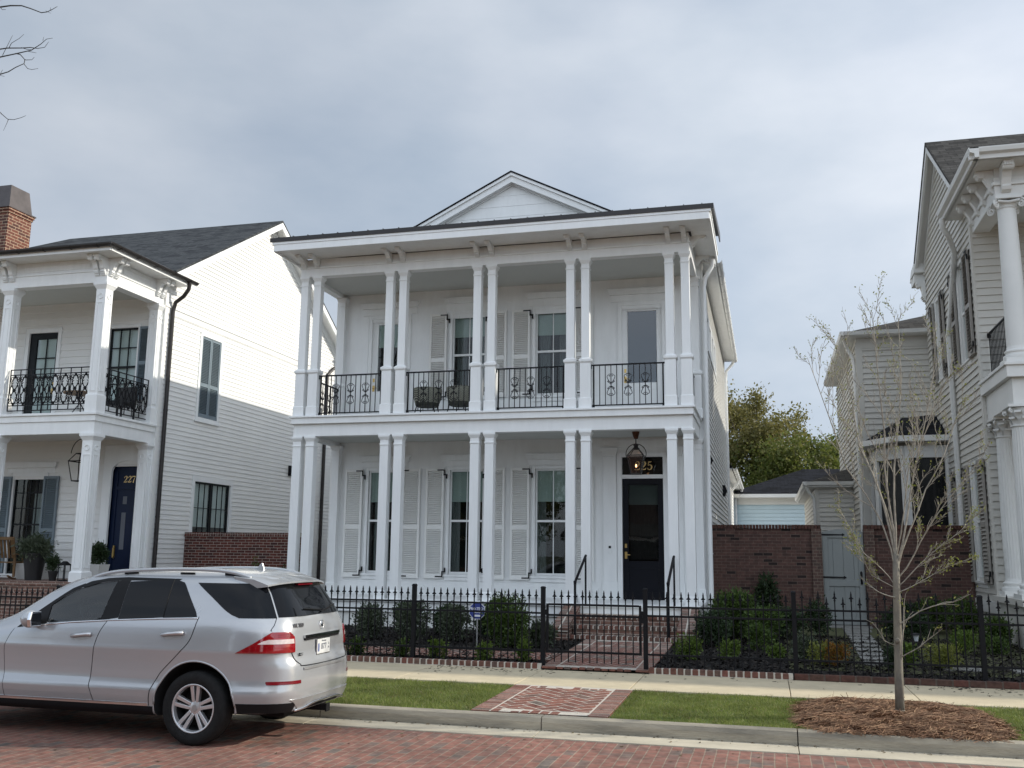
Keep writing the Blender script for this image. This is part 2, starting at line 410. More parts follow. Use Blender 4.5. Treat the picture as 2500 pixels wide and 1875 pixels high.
# ------------------------------------------------------------------ sun + sky
SUN = Vector((1.786, .50, 1.0)).normalized()
el = math.asin(SUN.z)
sun = bpy.data.lights.new('sun', 'SUN'); suno = bpy.data.objects.new('sun', sun); C.objects.link(suno)
suno.rotation_mode = 'QUATERNION'; suno.rotation_quaternion = SUN.to_track_quat('Z', 'Y')
suno.location = (20, 10, 30)
sun.energy = 2.5; sun.angle = R(1.0); sun.color = (1, .94, .82)
w = bpy.data.worlds.new('World'); bpy.context.scene.world = w; w.use_nodes = True
nt = w.node_tree
bg = nt.nodes['Background']
sky = nt.nodes.new('ShaderNodeTexSky'); sky.sky_type = 'NISHITA'; sky.sun_disc = False
sky.sun_elevation = el; sky.sun_rotation = math.atan2(SUN.x, SUN.y)
sky.air_density = 1.0; sky.dust_density = 1.5; sky.ozone_density = 1.2
tc = nt.nodes.new('ShaderNodeTexCoord')
mp = nt.nodes.new('ShaderNodeMapping'); mp.inputs['Scale'].default_value = (1.0, 1.0, 1.7); mp.inputs['Rotation'].default_value = (R(12), R(20), R(30))
L(nt, tc.outputs['Generated'], mp.inputs['Vector'])
n1 = nt.nodes.new('ShaderNodeTexNoise'); n1.inputs['Scale'].default_value = 1.7; n1.inputs['Detail'].default_value = 3; n1.inputs['Roughness'].default_value = .5
n1.inputs['Distortion'].default_value = .4
L(nt, mp.outputs[0], n1.inputs['Vector'])
cr = nt.nodes.new('ShaderNodeMapRange'); cr.interpolation_type = 'SMOOTHSTEP'
cr.inputs['From Min'].default_value = .34; cr.inputs['From Max'].default_value = .66
cr.inputs['To Min'].default_value = .62; cr.inputs['To Max'].default_value = .97
L(nt, n1.outputs['Fac'], cr.inputs['Value'])
n2 = nt.nodes.new('ShaderNodeTexNoise'); n2.inputs['Scale'].default_value = 1.9; n2.inputs['Detail'].default_value = 6; n2.inputs['Roughness'].default_value = .55
mp2 = nt.nodes.new('ShaderNodeMapping'); mp2.inputs['Location'].default_value = (3.1, 1.7, .4); mp2.inputs['Scale'].default_value = (1, 1, 2.2)
L(nt, tc.outputs['Generated'], mp2.inputs['Vector']); L(nt, mp2.outputs[0], n2.inputs['Vector'])
cc = nt.nodes.new('ShaderNodeValToRGB')
CLB = 6.3
e = cc.color_ramp.elements
e[0].position = .36; e[0].color = (.56*CLB/10, .655*CLB/10, .775*CLB/10, 1)
e[1].position = .68; e[1].color = (.86*CLB/10, .915*CLB/10, 1.0*CLB/10, 1)
L(nt, n2.outputs['Fac'], cc.inputs[0])
sc = nt.nodes.new('ShaderNodeVectorMath'); sc.operation = 'SCALE'; sc.inputs['Scale'].default_value = 10.0
L(nt, cc.outputs['Color'], sc.inputs[0])
mx = nt.nodes.new('ShaderNodeMix'); mx.data_type = 'RGBA'; mx.clamp_result = False
L(nt, cr.outputs['Result'], mx.inputs['Factor']); L(nt, sky.outputs['Color'], mx.inputs['A']); L(nt, sc.outputs[0], mx.inputs['B'])
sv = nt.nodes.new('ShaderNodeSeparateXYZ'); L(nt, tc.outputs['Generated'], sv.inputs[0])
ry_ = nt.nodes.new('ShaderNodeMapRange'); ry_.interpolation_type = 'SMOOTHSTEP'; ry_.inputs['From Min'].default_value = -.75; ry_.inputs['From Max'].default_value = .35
ry_.inputs['To Min'].default_value = 1.62; ry_.inputs['To Max'].default_value = .84  # unseen sky behind the camera brightened, added to fill the shaded house fronts
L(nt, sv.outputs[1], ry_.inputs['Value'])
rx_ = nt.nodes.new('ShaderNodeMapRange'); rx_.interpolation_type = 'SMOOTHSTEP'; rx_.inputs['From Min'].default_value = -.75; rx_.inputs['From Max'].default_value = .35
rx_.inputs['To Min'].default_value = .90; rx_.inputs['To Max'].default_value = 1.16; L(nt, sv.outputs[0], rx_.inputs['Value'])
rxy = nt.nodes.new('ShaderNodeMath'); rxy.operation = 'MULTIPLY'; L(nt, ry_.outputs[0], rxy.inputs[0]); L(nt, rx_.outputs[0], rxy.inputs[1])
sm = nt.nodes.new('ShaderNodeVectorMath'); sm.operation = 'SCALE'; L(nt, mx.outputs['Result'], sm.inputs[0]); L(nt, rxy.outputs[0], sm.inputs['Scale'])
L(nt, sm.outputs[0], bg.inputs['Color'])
bg.inputs['Strength'].default_value = .1
S = bpy.context.scene
S.view_settings.view_transform = 'Standard'; S.view_settings.look = 'None'; S.view_settings.gamma = 1
S.view_settings.exposure = 0.70
S.render.resolution_x = 1024; S.render.resolution_y = 768
S.cycles.use_denoising = True

# ------------------------------------------------------------------ ground, road, kerb, walks
def struct(o): o['kind'] = 'structure'; return o
def gz(y):  # garden height profile
    return float(np.interp(y, [15.0, 16.0, 18.0, 20.0, 24.0, 60, 500], [.225, .255, .30, .37, .41, .55, .55]))
m = MB()
m.quad((-600,-600,-.09),(600,-600,-.09),(600,900,-.09),(-600,900,-.09))
struct(m.build('ground', FAR))
def sheet(name, x0, x1, ys, zf, matl, nx=1):
    mb = MB()
    xs = [x0+(x1-x0)*i/nx for i in range(nx+1)]
    for a, b in zip(ys[:-1], ys[1:]):
        for xa, xb in zip(xs[:-1], xs[1:]):
            mb.quad((xa,a,zf(a)),(xb,a,zf(a)),(xb,b,zf(b)),(xa,b,zf(b)))
    return struct(mb.build(name, matl))
m = MB(); m.box(-60, 60, -9, 10.505, -.08, 0); struct(m.build('brick_road', PAVER))
# gutter slabs with joints
m = MB(); j = [-60, -38, -30, -22, -13.7, -8.0, -5.22, -2.52, .235, 3.0, 5.75, 8.5, 12, 20, 60]
for a, b in zip(j[:-1], j[1:]): m.box(a+.004, b-.004, 10.51, 10.925, -.08, .012)
struct(m.build('gutter', GUTTERC, bevel=.004))
m = MB()
for a, b in zip(j[:-1], j[1:]):
    m.prism([(10.93,-.08),(10.935,.10),(10.95,.143),(10.975,.152),(11.09,.155),(11.09,-.08)], 'x', a+.006, b-.006)
struct(m.build('kerb', KERB))
sheet('verge', -60, 60, [11.092, 12.0, 13.235], lambda y: .135+(y-11.09)*.015, VERGE)
m = MB(); jj = [-60,-30,-20,-14.5,-11.6,-9.7,-7.0,-5.2,-3.43,-1.85,.22,1.79,3.4,5.0,6.6,8.2,12,20,60]
for a, b in zip(jj[:-1], jj[1:]): m.box(a+.005, b-.005, 13.24, 15.0, -.05, .19)
struct(m.build('sidewalk', CONC, bevel=.006))
YS = [15.085, 15.5, 16, 17, 18, 19, 20, 22, 24, 30, 60, 120]
sheet('garden_bed', -60, 60, YS, lambda y: gz(y)-.02, SOIL)
sheet('garden_lawn', .25, 4.5, [15.95, 17, 18, 19, 20, 22, 23.5], lambda y: gz(y)-.012, LAWN)

VZ_ = lambda y: .165+(y-11.09)*.015
# scattered debris on the sidewalk
v = []
for i in range(260):
    x = random.choice([random.uniform(-5.2, -3.2), random.uniform(-5.2, 4.8), random.uniform(1.8, 3.6)]); y = 15.0 - abs(random.gauss(0, .42))
    if y < 13.3: continue
    a = random.uniform(0, 6.28); l = random.uniform(.008, .03); wd = l*random.uniform(.25, .6)
    c, s = math.cos(a), math.sin(a)
    v += [(x-c*l+s*wd, y-s*l-c*wd, .193), (x+c*l+s*wd, y+s*l-c*wd, .195), (x+c*l-s*wd, y+s*l+c*wd, .201), (x-c*l-s*wd, y-s*l+c*wd, .195)]
o = np_mesh('bark_litter', v, 4, CHIPS); tag(o, 'small dark bark bits scattered on the pale sidewalk', 'bark litter', kind='stuff')

LITTER = island_mat('dry_leaf_litter', [(.05,.03,.018),(.11,.07,.035),(.16,.11,.06),(.03,.022,.016),(.20,.17,.10)], .9, .2)
v = []
for i in range(520):
    x = random.uniform(-9, 5.2); r_ = random.random()
    if r_ < .45: y, z = 10.925-abs(random.gauss(0, .07)), .013
    elif r_ < .60: y = random.uniform(10.0, 10.5); z = .001
    elif r_ < .72: y = random.uniform(8, 10.4); z = .001
    else: y = random.uniform(11.1, 13.2); z = VZ_(y)
    a = random.uniform(0, 6.28); l = random.uniform(.006, .022); wd = l*random.uniform(.25, .6); c, s_ = math.cos(a), math.sin(a)
    v += [(x-c*l+s_*wd, y-s_*l-c*wd, z+.003), (x+c*l+s_*wd, y+s_*l-c*wd, z+.004), (x+c*l-s_*wd, y+s_*l+c*wd, z+.010), (x-c*l-s_*wd, y-s_*l+c*wd, z+.005)]
o = np_mesh('leaf_litter', v, 4, LITTER); tag(o, 'dry leaf bits lying in the gutter, on the street bricks and in the grass', 'leaf litter', kind='stuff')
# herringbone brick panels -------------------------------------------------
def clip_poly(poly, x0, x1, y0, y1):
    def cl(p, f, inter):
        out = []
        for i in range(len(p)):
            a, b = p[i-1], p[i]
            fa, fb = f(a), f(b)
            if fa >= 0 and fb >= 0: out.append(b)
            elif fa >= 0 > fb: out.append(inter(a, b, fa, fb))
            elif fb >= 0 > fa: out.append(inter(a, b, fa, fb)); out.append(b)
        return out
    it = lambda a, b, fa, fb: (a[0]+(b[0]-a[0])*fa/(fa-fb), a[1]+(b[1]-a[1])*fa/(fa-fb))
    for f in (lambda p: p[0]-x0, lambda p: x1-p[0], lambda p: p[1]-y0, lambda p: y1-p[1]):
        if len(poly) < 3: return []
        poly = cl(poly, f, it)
    return poly
def herringbone(mb, x0, x1, y0, y1, zf, W=.125, gap=.022, h=.02):
    g = gap/2
    s = 1/math.sqrt(2)
    n = int(max(x1-x0, y1-y0)/W*1.6)+6
    cx, cy = (x0+x1)/2, (y0+y1)/2
    def put(a0, a1, b0, b1):
        q = [(a0*W+g, b0*W+g), (a1*W-g, b0*W+g), (a1*W-g, b1*W-g), (a0*W+g, b1*W-g)]
        q = [(cx+(p[0]-p[1])*s, cy+(p[0]+p[1])*s) for p in q]
        q = clip_poly(q, x0, x1, y0, y1)
        if len(q) < 3: return
        dz = random.uniform(-.0005, .0012)
        k = len(q)
        vs = [(p[0], p[1], zf(p[1])+dz-h) for p in q] + [(p[0], p[1], zf(p[1])+dz) for p in q]
        mb.add(vs, [list(range(k, 2*k))] + [(i, (i+1) % k, (i+1) % k+k, i+k) for i in range(k)])
    for i in range(-n, n):
        for j in range(-n, n):
            # period-4 herringbone: horizontal brick at (i,j) when (i-j)%4==0, vertical when (i-j)%4==3... 
            r = (i - j) % 4
            if r == 0: put(i, i+2, j, j+1)
            elif r == 3: put(i, i+1, j-1+0, j+1) if False else put(i, i+1, j, j+2)
def brickbox(mb, x0, x1, y0, y1, z0, z1):
    mb.box(x0, x1, y0, y1, z0, z1)
def walk_panel(name, x0, x1, y0, y1, zf, ends=True, side=.22, W=.125):
    base = MB()
    k = 6
    for i in range(k):
        a, b = y0+(y1-y0)*i/k, y0+(y1-y0)*(i+1)/k
        base.quad((x0,a,zf(a)-.0015),(x1,a,zf(a)-.0015),(x1,b,zf(b)-.0015),(x0,b,zf(b)-.0015))
    o = struct(base.build(name, MORTAR))
    mb = MB()
    e = .20 if ends else 0
    herringbone(mb, x0+side+.025, x1-side-.025, y0+e+.014, y1-e-.014, zf, W=W)
    y = y0
    while y < y1-.06:   # side soldier courses
        for xa, xb in ((x0, x0+side), (x1-side, x1)):
            mb.box(xa, xb-.002, y+.004, y+.054, zf(y)-.03, zf(y)+random.uniform(0,.002))
        y += .072
    if ends:
        for ya in (y0, y1-.20):
            x = x0+side+.02
            while x < x1-side-.10:
                mb.box(x, x+.094, ya+.004, ya+.195, zf(ya)-.03, zf(ya)+random.uniform(-.002,.002)); x += .1165
    b = mb.build(name, HERRB)
    b.parent = o
    b.name = 'bricks'
    return o
walk_panel('brick_crossing', -3.40, -1.80, 11.10, 13.23, lambda y: .165+(y-11.09)*.012, W=.150)
walk_panel('brick_path', -3.46, -1.78, 15.02, 18.80, lambda y: gz(y)+.012, ends=True)
walk_panel('brick_garden_path', -12.5, -3.50, 15.75, 16.65, lambda y: gz(y)+.01, ends=False, side=.08)

# brick edging along the sidewalk (one continuous mortared edging per lot)
def edging(x0, x1, label, mt, mort, step=.108):
    t = thing('brick_edging', label, 'edging', ((x0+x1)/2, 15.04, .19))
    mm = MB(); mm.box(x0+.01, x1-.01, 14.991, 15.08, .06, .277); mm.build('mortar', mort, t)
    mb = MB(); x = x0
    while x < x1-.05:
        k = random.uniform(-.003, .003)
        mb.box(x, x+step-.020, 14.986+k, 15.085, .196, .281+random.uniform(-.003, .003)); x += step
    mb.build('bricks', mt, t, bevel=.01)
edging(-17, -3.46, 'low brick edging with pale joints along sidewalk, left of the gate path', EDGEB, MORTAR)
edging(-1.80, .30, 'low brick edging with pale joints between gate post and tree side', EDGEB, MORTAR)
EDGEB2 = island_mat('dark_edging_bricks', [(.06,.035,.028),(.10,.045,.034),(.085,.05,.038),(.12,.05,.038)], .9, .3, noise_scale=18)
DKMORT = mat('stained_mortar', (.10,.075,.06), .95, var=.3, scale=9)
edging(.31, 16, 'dark stained low brick edging behind the young street tree', EDGEB2, DKMORT, .213)

# stepping stones: each slab countable
k = 0
for i in range(12):
    y = 16.75 + i*.62
    x0 = 1.42 + (y-16.63)*.02; wd = .46
    if y > 23.2: break
    m = MB(); m.box(x0, x0+wd+.1*(y > 22), y, y+.42, gz(y)-.03, gz(y)+.02)
    o = m.build('stepping_stone', STONE, bevel=.01)
    tag(o, 'grey slab of the stepping path to the grey gate, %s' % ('at its fence end' if i == 0 else 'at its gate end' if i == 10 else 'between its two ends'), 'stepping stone', 'grey stepping slabs leading to the gate')
for x in (2.55, 3.55):
    m = MB(); m.box(x, x+.62, 16.45, 16.85, gz(16.6)-.03, gz(16.6)+.015)
    o = m.build('stepping_stone', STONE, bevel=.01)
    tag(o, 'grey slab lying in the strip of lawn %s' % ('beside the lime shrub' if x < 3 else 'near the rightmost fence post'), 'stepping stone', 'grey slabs crossing right of the path')

# grass blades on the verge
def blades(x0, x1, y0, y1, n, zf, lab, hmin=.022, hmax=.046):
    x = rng.uniform(x0, x1, n); y = rng.uniform(y0, y1, n)
    h = rng.uniform(hmin, hmax, n); a = rng.uniform(0, 2*np.pi, n); wd = rng.uniform(.003, .006, n)
    pat = np.array([noise.noise(Vector((px*3.1, py*3.1, 0))) for px, py in zip(x[:], y[:])])
    h *= 1+.5*pat
    y = y + np.where(rng.random(n) < .06, rng.normal(0, .035, n), 0)
    lx = rng.normal(0, .5, n)*h; ly = rng.normal(0, .5, n)*h
    z = np.array([zf(t) for t in y])
    v = np.empty((n, 3, 3))
    v[:,0] = np.stack([x-np.cos(a)*wd, y-np.sin(a)*wd, z], 1)
    v[:,1] = np.stack([x+np.cos(a)*wd, y+np.sin(a)*wd, z], 1)
    v[:,2] = np.stack([x+lx, y+ly, z+h], 1)
    o = np_mesh('grass', v.reshape(-1,3), 3, GRASS)
    return tag(o, lab, 'grass', kind='stuff')
VZ = lambda y: .13+(y-11.09)*.015
blades(-9.0, -3.42, 11.09, 13.26, 48000, VZ, 'mown green grass strip between the silver car and the brick crossing')
blades(-1.78, .55, 11.09, 13.26, 24000, VZ, 'mown green grass strip between brick crossing and pine straw')
blades(2.15, 5.2, 11.09, 13.26, 28000, VZ, 'mown green grass strip right of the pine straw bed')
# mulch chips
def chips(x0, x1, y0, y1, n, lab):
    x = rng.uniform(x0, x1, n); y = rng.uniform(y0, y1, n); z = np.array([gz(t) for t in y]) + rng.uniform(-.015, .02, n)
    a = rng.uniform(0, np.pi, n); l = rng.uniform(.012, .045, n); wd = l*rng.uniform(.2, .5, n); t = rng.normal(0, .35, (n, 2))
    ca, sa = np.cos(a), np.sin(a); v = np.empty((n,4,3))
    for i, (p, q) in enumerate(((-1,-1),(1,-1),(1,1),(-1,1))):
        v[:,i,0] = x+ca*l*p-sa*wd*q; v[:,i,1] = y+sa*l*p+ca*wd*q; v[:,i,2] = z+p*l*t[:,0]+q*wd*t[:,1]
    return tag(np_mesh('bark_mulch', v.reshape(-1,3), 4, CHIPS), lab, 'mulch', kind='stuff')
chips(-9, -3.5, 15.1, 20, 9000, 'dark bark mulch in the bed under the left shrubs')
chips(-1.75, 5.2, 15.1, 21, 16000, 'dark bark mulch in the bed on the right')
# pine straw mound round the tree
def straw_h(x, y):
    dx = (x-1.33)/1.04; dy = (y-12.16)/1.15
    d = (abs(dx)**3.2+abs(dy)**3.2)
    return .15 + max(0, 1-d)**.6*.085*(1+.6*noise.noise(Vector((x*2.2, y*2.2, 3)))) + (.006 if y < 11.1 else 0)
m = MB(); N = 36
xs = [.2+2.26*i/N for i in range(N+1)]; ys = [10.97+2.35*i/N for i in range(N+1)]
m.add([(x, y, straw_h(x, y)-.01) for y in ys for x in xs], [(j*(N+1)+i, j*(N+1)+i+1, (j+1)*(N+1)+i+1, (j+1)*(N+1)+i) for j in range(N) for i in range(N)])
base = m.build('pine_straw_bed', STRAWBASE, smooth='all'); tag(base, 'mound of brown pine straw around the young tree', 'pine straw', kind='stuff')
v = []
for i in range(24000):
    while True:
        x = random.uniform(.22, 2.46); y = random.uniform(10.98, 13.32)
        d = abs((x-1.33)/1.1)**3.2+abs((y-12.1)/1.25)**3.2
        if d < 1.0 + (random.random()**3)*.25: break
    clump = noise.noise(Vector((x*5, y*5, 9)))
    a = random.uniform(0, 6.28) if random.random() < .4 else clump*5+random.gauss(0, .5)
    l = random.uniform(.04, .12); wd = random.uniform(.0013, .0026)
    z = straw_h(x, y) + random.uniform(-.012, .022)
    if random.random() < .015: lift = random.uniform(.02, .08)
    else: lift = random.gauss(0, .012)
    c, s = math.cos(a), math.sin(a); bend = random.gauss(0, .25)
    p0 = Vector((x-c*l, y-s*l, z)); p1 = Vector((x-s*l*bend, y+c*l*bend, z+.012)); p2 = Vector((x+c*l, y+s*l, z+lift))
    p0.z = max(p0.z, straw_h(p0.x, p0.y)-.01) if p0.y > 10.98 else p0.z
    n_ = Vector((-s*wd, c*wd, wd*.8))
    v += [p0-n_, p1-n_, p1+n_, p0+n_, p1-n_, p2-n_, p2+n_, p1+n_]
o = np_mesh('pine_needles', [tuple(p) for p in v], 4, STRAW); o.parent = base

# ------------------------------------------------------------------ wall building blocks
def siding(mb, u0, u1, z0, z1, ex, openings=(), thick=.018, ulim=None):
    """lap boards on local plane y=0, outward is -y; openings = (ua,ub,za,zb)"""
    z = z0
    while z < z1-1e-4:
        zt = min(z+ex, z1); zm = (z+zt)/2
        a0, a1 = (u0, u1) if ulim is None else ulim(zm)
        a0, a1 = max(a0, u0), min(a1, u1)
        segs = [(a0, a1)] if a1 > a0 else []
        for (oa, ob, oza, ozb) in openings:
            if oza < zm < ozb:
                ns = []
                for s0, s1 in segs:
                    if ob <= s0 or oa >= s1: ns.append((s0, s1)); continue
                    if oa > s0: ns.append((s0, oa))
                    if ob < s1: ns.append((ob, s1))
                segs = ns
        bd = []
        for s0, s1 in segs:
            while s1-s0 > 4.6:
                c_ = s0+2.2+1.9*((math.sin(z*91.7+s0*13.1)+1)/2); bd.append((s0, c_-.005)); s0 = c_
            bd.append((s0, s1))
        for s0, s1 in bd:
            mb.add([(s0,-thick,z),(s1,-thick,z),(s1,-.002,zt),(s0,-.002,zt),(s0,0,z),(s1,0,z)], [(0,1,2,3),(0,4,5,1)])
        z += ex
def panel_wall(mb, u0, u1, z0, z1, openings=(), y0=0.0, y1=.12):
    us = sorted({u0, u1, *[max(u0, min(u1, q)) for o in openings for q in o[:2]]}); zs = sorted({z0, z1, *[max(z0, min(z1, q)) for o in openings for q in o[2:]]})
    for a, b in zip(us[:-1], us[1:]):
        run = None
        for c, d in zip(zs[:-1], zs[1:]):
            um, zm = (a+b)/2, (c+d)/2
            if any(o[0] < um < o[1] and o[2] < zm < o[3] for o in openings): continue
            mb.box(a, b, y0, y1, c, d)
def louvres(mb, u0, u1, z0, z1, y, n, depth=.03):
    h = (z1-z0)/n
    for i in range(n):
        z = z0+i*h
        mb.add([(u0,y-.008,z),(u1,y-.008,z),(u1,y+depth,z+h*.66),(u0,y+depth,z+h*.66),(u0,y+.002,z-.006),(u1,y+.002,z-.006)], [(0,1,2,3),(0,4,5,1)])
def shutter(parent, M, u0, u1, z0, z1, m_, mid=.47, n=(26, 22), hold=None, y=-.035, iron=BLACK):
    mb = MB(M); t = .05; st = .055*min(1, (u1-u0)/.45)+.0
    mb.box(u0, u0+st, y-t, y, z0, z1); mb.box(u1-st, u1, y-t, y, z0, z1)
    zm = z0+(z1-z0)*mid
    for a, b in ((z0, z0+.10), (zm-.05, zm+.05), (z1-.07, z1)): mb.box(u0+st, u1-st, y-t+.002, y-.002, a, b)
    louvres(mb, u0+st, u1-st, z0+.10, zm-.05, y-t+.006, n[1]); louvres(mb, u0+st, u1-st, zm+.05, z1-.07, y-t+.006, n[0])
    mb.box(u0+st-.005, u1-st+.005, y-.004, y-.001, z0+.05, z1-.05)
    o = mb.build('shutter', m_, parent, bevel=.004)
    if hold:   # black iron strap hinges at the inner edge, top and bottom
        s, ue = (1, u1) if hold > 0 else (-1, u0)
        for zz, d in ((z1-.045, -1), (z0+.045, 1)):
            h = MB(M); yy = y-t-.012
            h.box(ue-s*.17, ue+s*.015, yy, yy+.012, zz-.014, zz+.014)
            h.box(ue-s*.01, ue+s*.018, yy, yy+.012, zz, zz+d*.13)
            h.box(ue+s*.018, ue+s*.075, yy, yy+.03, zz+d*.10, zz+d*.13)
            h.box(ue+s*.05, ue+s*.08, yy, yy+.035, zz+d*.10, zz+d*.21)
            h.build('hinge', iron, o)
    return o
PALEB = mat('pale_window_shade', (.60,.63,.64), .8, var=.06, scale=3)
def window(parent, M, u0, u1, z0, z1, rail=None, cols=2, rows=1, fm=WHITE, case=.075, blind=None, glass=GLASS, curtain=None, sill=True, name='window', depth=.10, mw=.018, rows2=None, back=ROOM, casem=None, fr=.04):
    """u0..z1 is the glass outline; recessed sash, casing, sill, pane(s), room behind"""
    mb = MB(M)
    cu0, cu1, cz0, cz1 = u0-fr, u1+fr, z0-fr*1.6, z1+fr
    y = .045
    # sash
    mb.box(cu0, u0, y-.02, y+.03, cz0, cz1); mb.box(u1, cu1, y-.02, y+.03, cz0, cz1)
    mb.box(u0, u1, y-.02, y+.03, z1, cz1); mb.box(u0, u1, y-.02, y+.03, cz0, z0)
    zr = [z0, z1]
    if rail: mb.box(u0, u1, y-.028, y+.03, rail-.025, rail+.025); zr = [z0, rail-.025, rail+.025, z1]
    for i in range(1, cols):
        uu_ = u0+(u1-u0)*i/cols
        for a, b in (zip(zr[::2], zr[1::2])): mb.box(uu_-mw/2, uu_+mw/2, y-.01, y+.012, a, b)
    parts = list(zip(zr[::2], zr[1::2]))
    for k, (a, b) in enumerate(parts):
        nrow = rows if (k == len(parts)-1 or rows2 is None) else rows2
        for i in range(1, nrow): 
            zz = a+(b-a)*i/nrow; mb.box(u0, u1, y-.008, y+.01, zz-mw/2, zz+mw/2)
    # reveal
    e = .03
    f_ = mb.build(name, fm, parent)
    if case:
        cb = MB(M)
        cb.box(cu0-case, cu0, -.03, .06, cz0-.0, cz1+case); cb.box(cu1, cu1+case, -.03, .06, cz0-.0, cz1+case); cb.box(cu0, cu1, -.03, .06, cz1, cz1+case)
        cb.box(cu0-case-.012, cu0-case, -.042, .02, cz0, cz1+case+.012); cb.box(cu1+case, cu1+case+.012, -.042, .02, cz0, cz1+case+.012); cb.box(cu0-case, cu1+case, -.042, .02, cz1+case, cz1+case+.012)
        if sill:
            cb.box(cu0-case-.05, cu1+case+.05, -.07, .06, cz0-.05, cz0); cb.box(cu0-case-.02, cu1+case+.02, -.035, .03, cz0-.14, cz0-.05)
        cb.build('casing', casem or fm, f_, bevel=.004)
    g = MB(M); g.box(u0, u1, y+.004, y+.010, z0, z1); g.build('pane', glass, f_)
    if blind:
        b = MB(M); b.box(u0-.01, u1+.01, y+.06, y+.066, blind, z1); b.box(u0-.01, u1+.01, y+.056, y+.072, blind-.02, blind); b.build('blind', PALEB if fm is BLACKWIN else BLIND, f_)
    if curtain:
        c = MB(M)
        for (a, b_) in curtain: 
            n = 8; pts = [(a+(b_-a)*i/n, y+.10+(.02 if i % 2 else -.01)) for i in range(n+1)]
            for p, q in zip(pts[:-1], pts[1:]): c.add([(p[0],p[1],z0-.02),(q[0],q[1],z0-.02),(q[0],q[1],z1),(p[0],p[1],z1)], [(0,1,2,3)])
        c.build('curtain', CURTAIN if back is ROOM else SHEER, f_, smooth='all')
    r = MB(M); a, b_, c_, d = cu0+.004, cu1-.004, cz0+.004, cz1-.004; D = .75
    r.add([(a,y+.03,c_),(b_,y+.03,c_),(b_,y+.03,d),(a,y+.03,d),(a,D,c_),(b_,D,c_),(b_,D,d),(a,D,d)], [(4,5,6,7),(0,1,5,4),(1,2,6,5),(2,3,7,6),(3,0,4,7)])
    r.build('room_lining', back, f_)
    return f_
def win_open(u0, u1, z0, z1, fr=.04): return (u0-fr, u1+fr, z0-fr*1.6, z1+fr)
def header(mb, u0, u1, z0, z1, flare=.07):
    """frieze board with a flared crown above an opening"""
    mb.box(u0+flare, u1-flare, -.03, 0, z0, z1-.13)
    mb.prism([(u0+flare-.02, z1-.13), (u1-flare+.02, z1-.13), (u1-.01, z1-.03), (u1, z1), (u0, z1), (u0+.01, z1-.03)], 'y', -.09, 0)
    mb.box(u0-.01, u1+.01, -.11, 0, z1, z1+.02)
def sq_col(parent, name, x, y, z0, z1, w, m_, plinth=.25, cap=True, pedestal=None, bev=.004):
    mb = MB(); h = w/2
    if pedestal:
        zp = pedestal; hp = h+.028
        mb.box(x-hp-.018, x+hp+.018, y-hp-.018, y+hp+.018, z0, z0+.22)
        mb.frus(x-hp-.016, x+hp+.016, y-hp-.016, y+hp+.016, z0+.22, z0+.24, -.014)
        mb.box(x-hp, x+hp, y-hp, y+hp, z0+.23, zp-.05)
        mb.frus(x-hp, x+hp, y-hp, y+hp, zp-.05, zp-.02, .025); mb.box(x-hp-.025, x+hp+.025, y-hp-.025, y+hp+.025, zp-.02, zp+.03)
        mb.frus(x-hp-.022, x+hp+.022, y-hp-.022, y+hp+.022, zp+.03, zp+.07, -.045)
        base = zp+.05
    else:
        mb.box(x-h-.025, x+h+.025, y-h-.025, y+h+.025, z0, z0+plinth)
        mb.frus(x-h-.022, x+h+.022, y-h-.022, y+h+.022, z0+plinth, z0+plinth+.02, -.02)
        base = z0+plinth
    mb.box(x-h, x+h, y-h, y+h, base, z1-.12)
    mb.box(x-h-.014, x+h+.014, y-h-.014, y+h+.014, z1-.235, z1-.205)
    mb.frus(x-h, x+h, y-h, y+h, z1-.12, z1-.05, .035); mb.box(x-h-.038, x+h+.038, y-h-.038, y+h+.038, z1-.05, z1)
    return mb.build(name, m_, parent, bevel=bev)
def s_bracket(M, u, z, out=.42, hh=.45, w=.095):
    """scrolled eave bracket: top against the soffit at z, back on y=0, projects to -out"""
    mb = MB(M); k = hh/.45
    P = [(0, 0), (-out, 0), (-out, -.07), (-out+.03, -.10), (-out+.10, -.11), (-out*.55, -.13), (-out*.42, -.20), (-out*.36, -.28), (-.10, -.31),
         (-.10, -.35), (-.085, -.36), (-.085, -.39), (-.06, -.40), (-.06, -.43), (-.03, -.45), (0, -.45)]
    mb.prism([(y, z+q*k) for y, q in P], 'x', u-w/2, u+w/2)
    mb.box(u-w/2-.012, u+w/2+.012, -out-.012, -out+.10, z-.06*k, z-.004)
    mb.lathe([(.001,-w/2-.008),(.04*k,-w/2-.008),(.04*k,w/2+.008),(.001,w/2+.008)], 10, (u, -out+.05, z-.095*k), 'x')
    for i, yy in enumerate((-.115, -.10, -.075)): mb.box(u-w/2-.008, u+w/2+.008, yy, 0, z-(.36+.035*i)*k, z-(.345+.035*i)*k)
    return mb
def downspout(parent, pts, r, m_, straps=()):
    mb = MB(); mb.tube(pts, r, 10)
    for s in straps: mb.lathe([(r*1.02,-.012),(r*1.14,-.012),(r*1.14,.012),(r*1.02,.012)], 10, s)
    return mb.build('downspout', m_, parent, smooth=True)

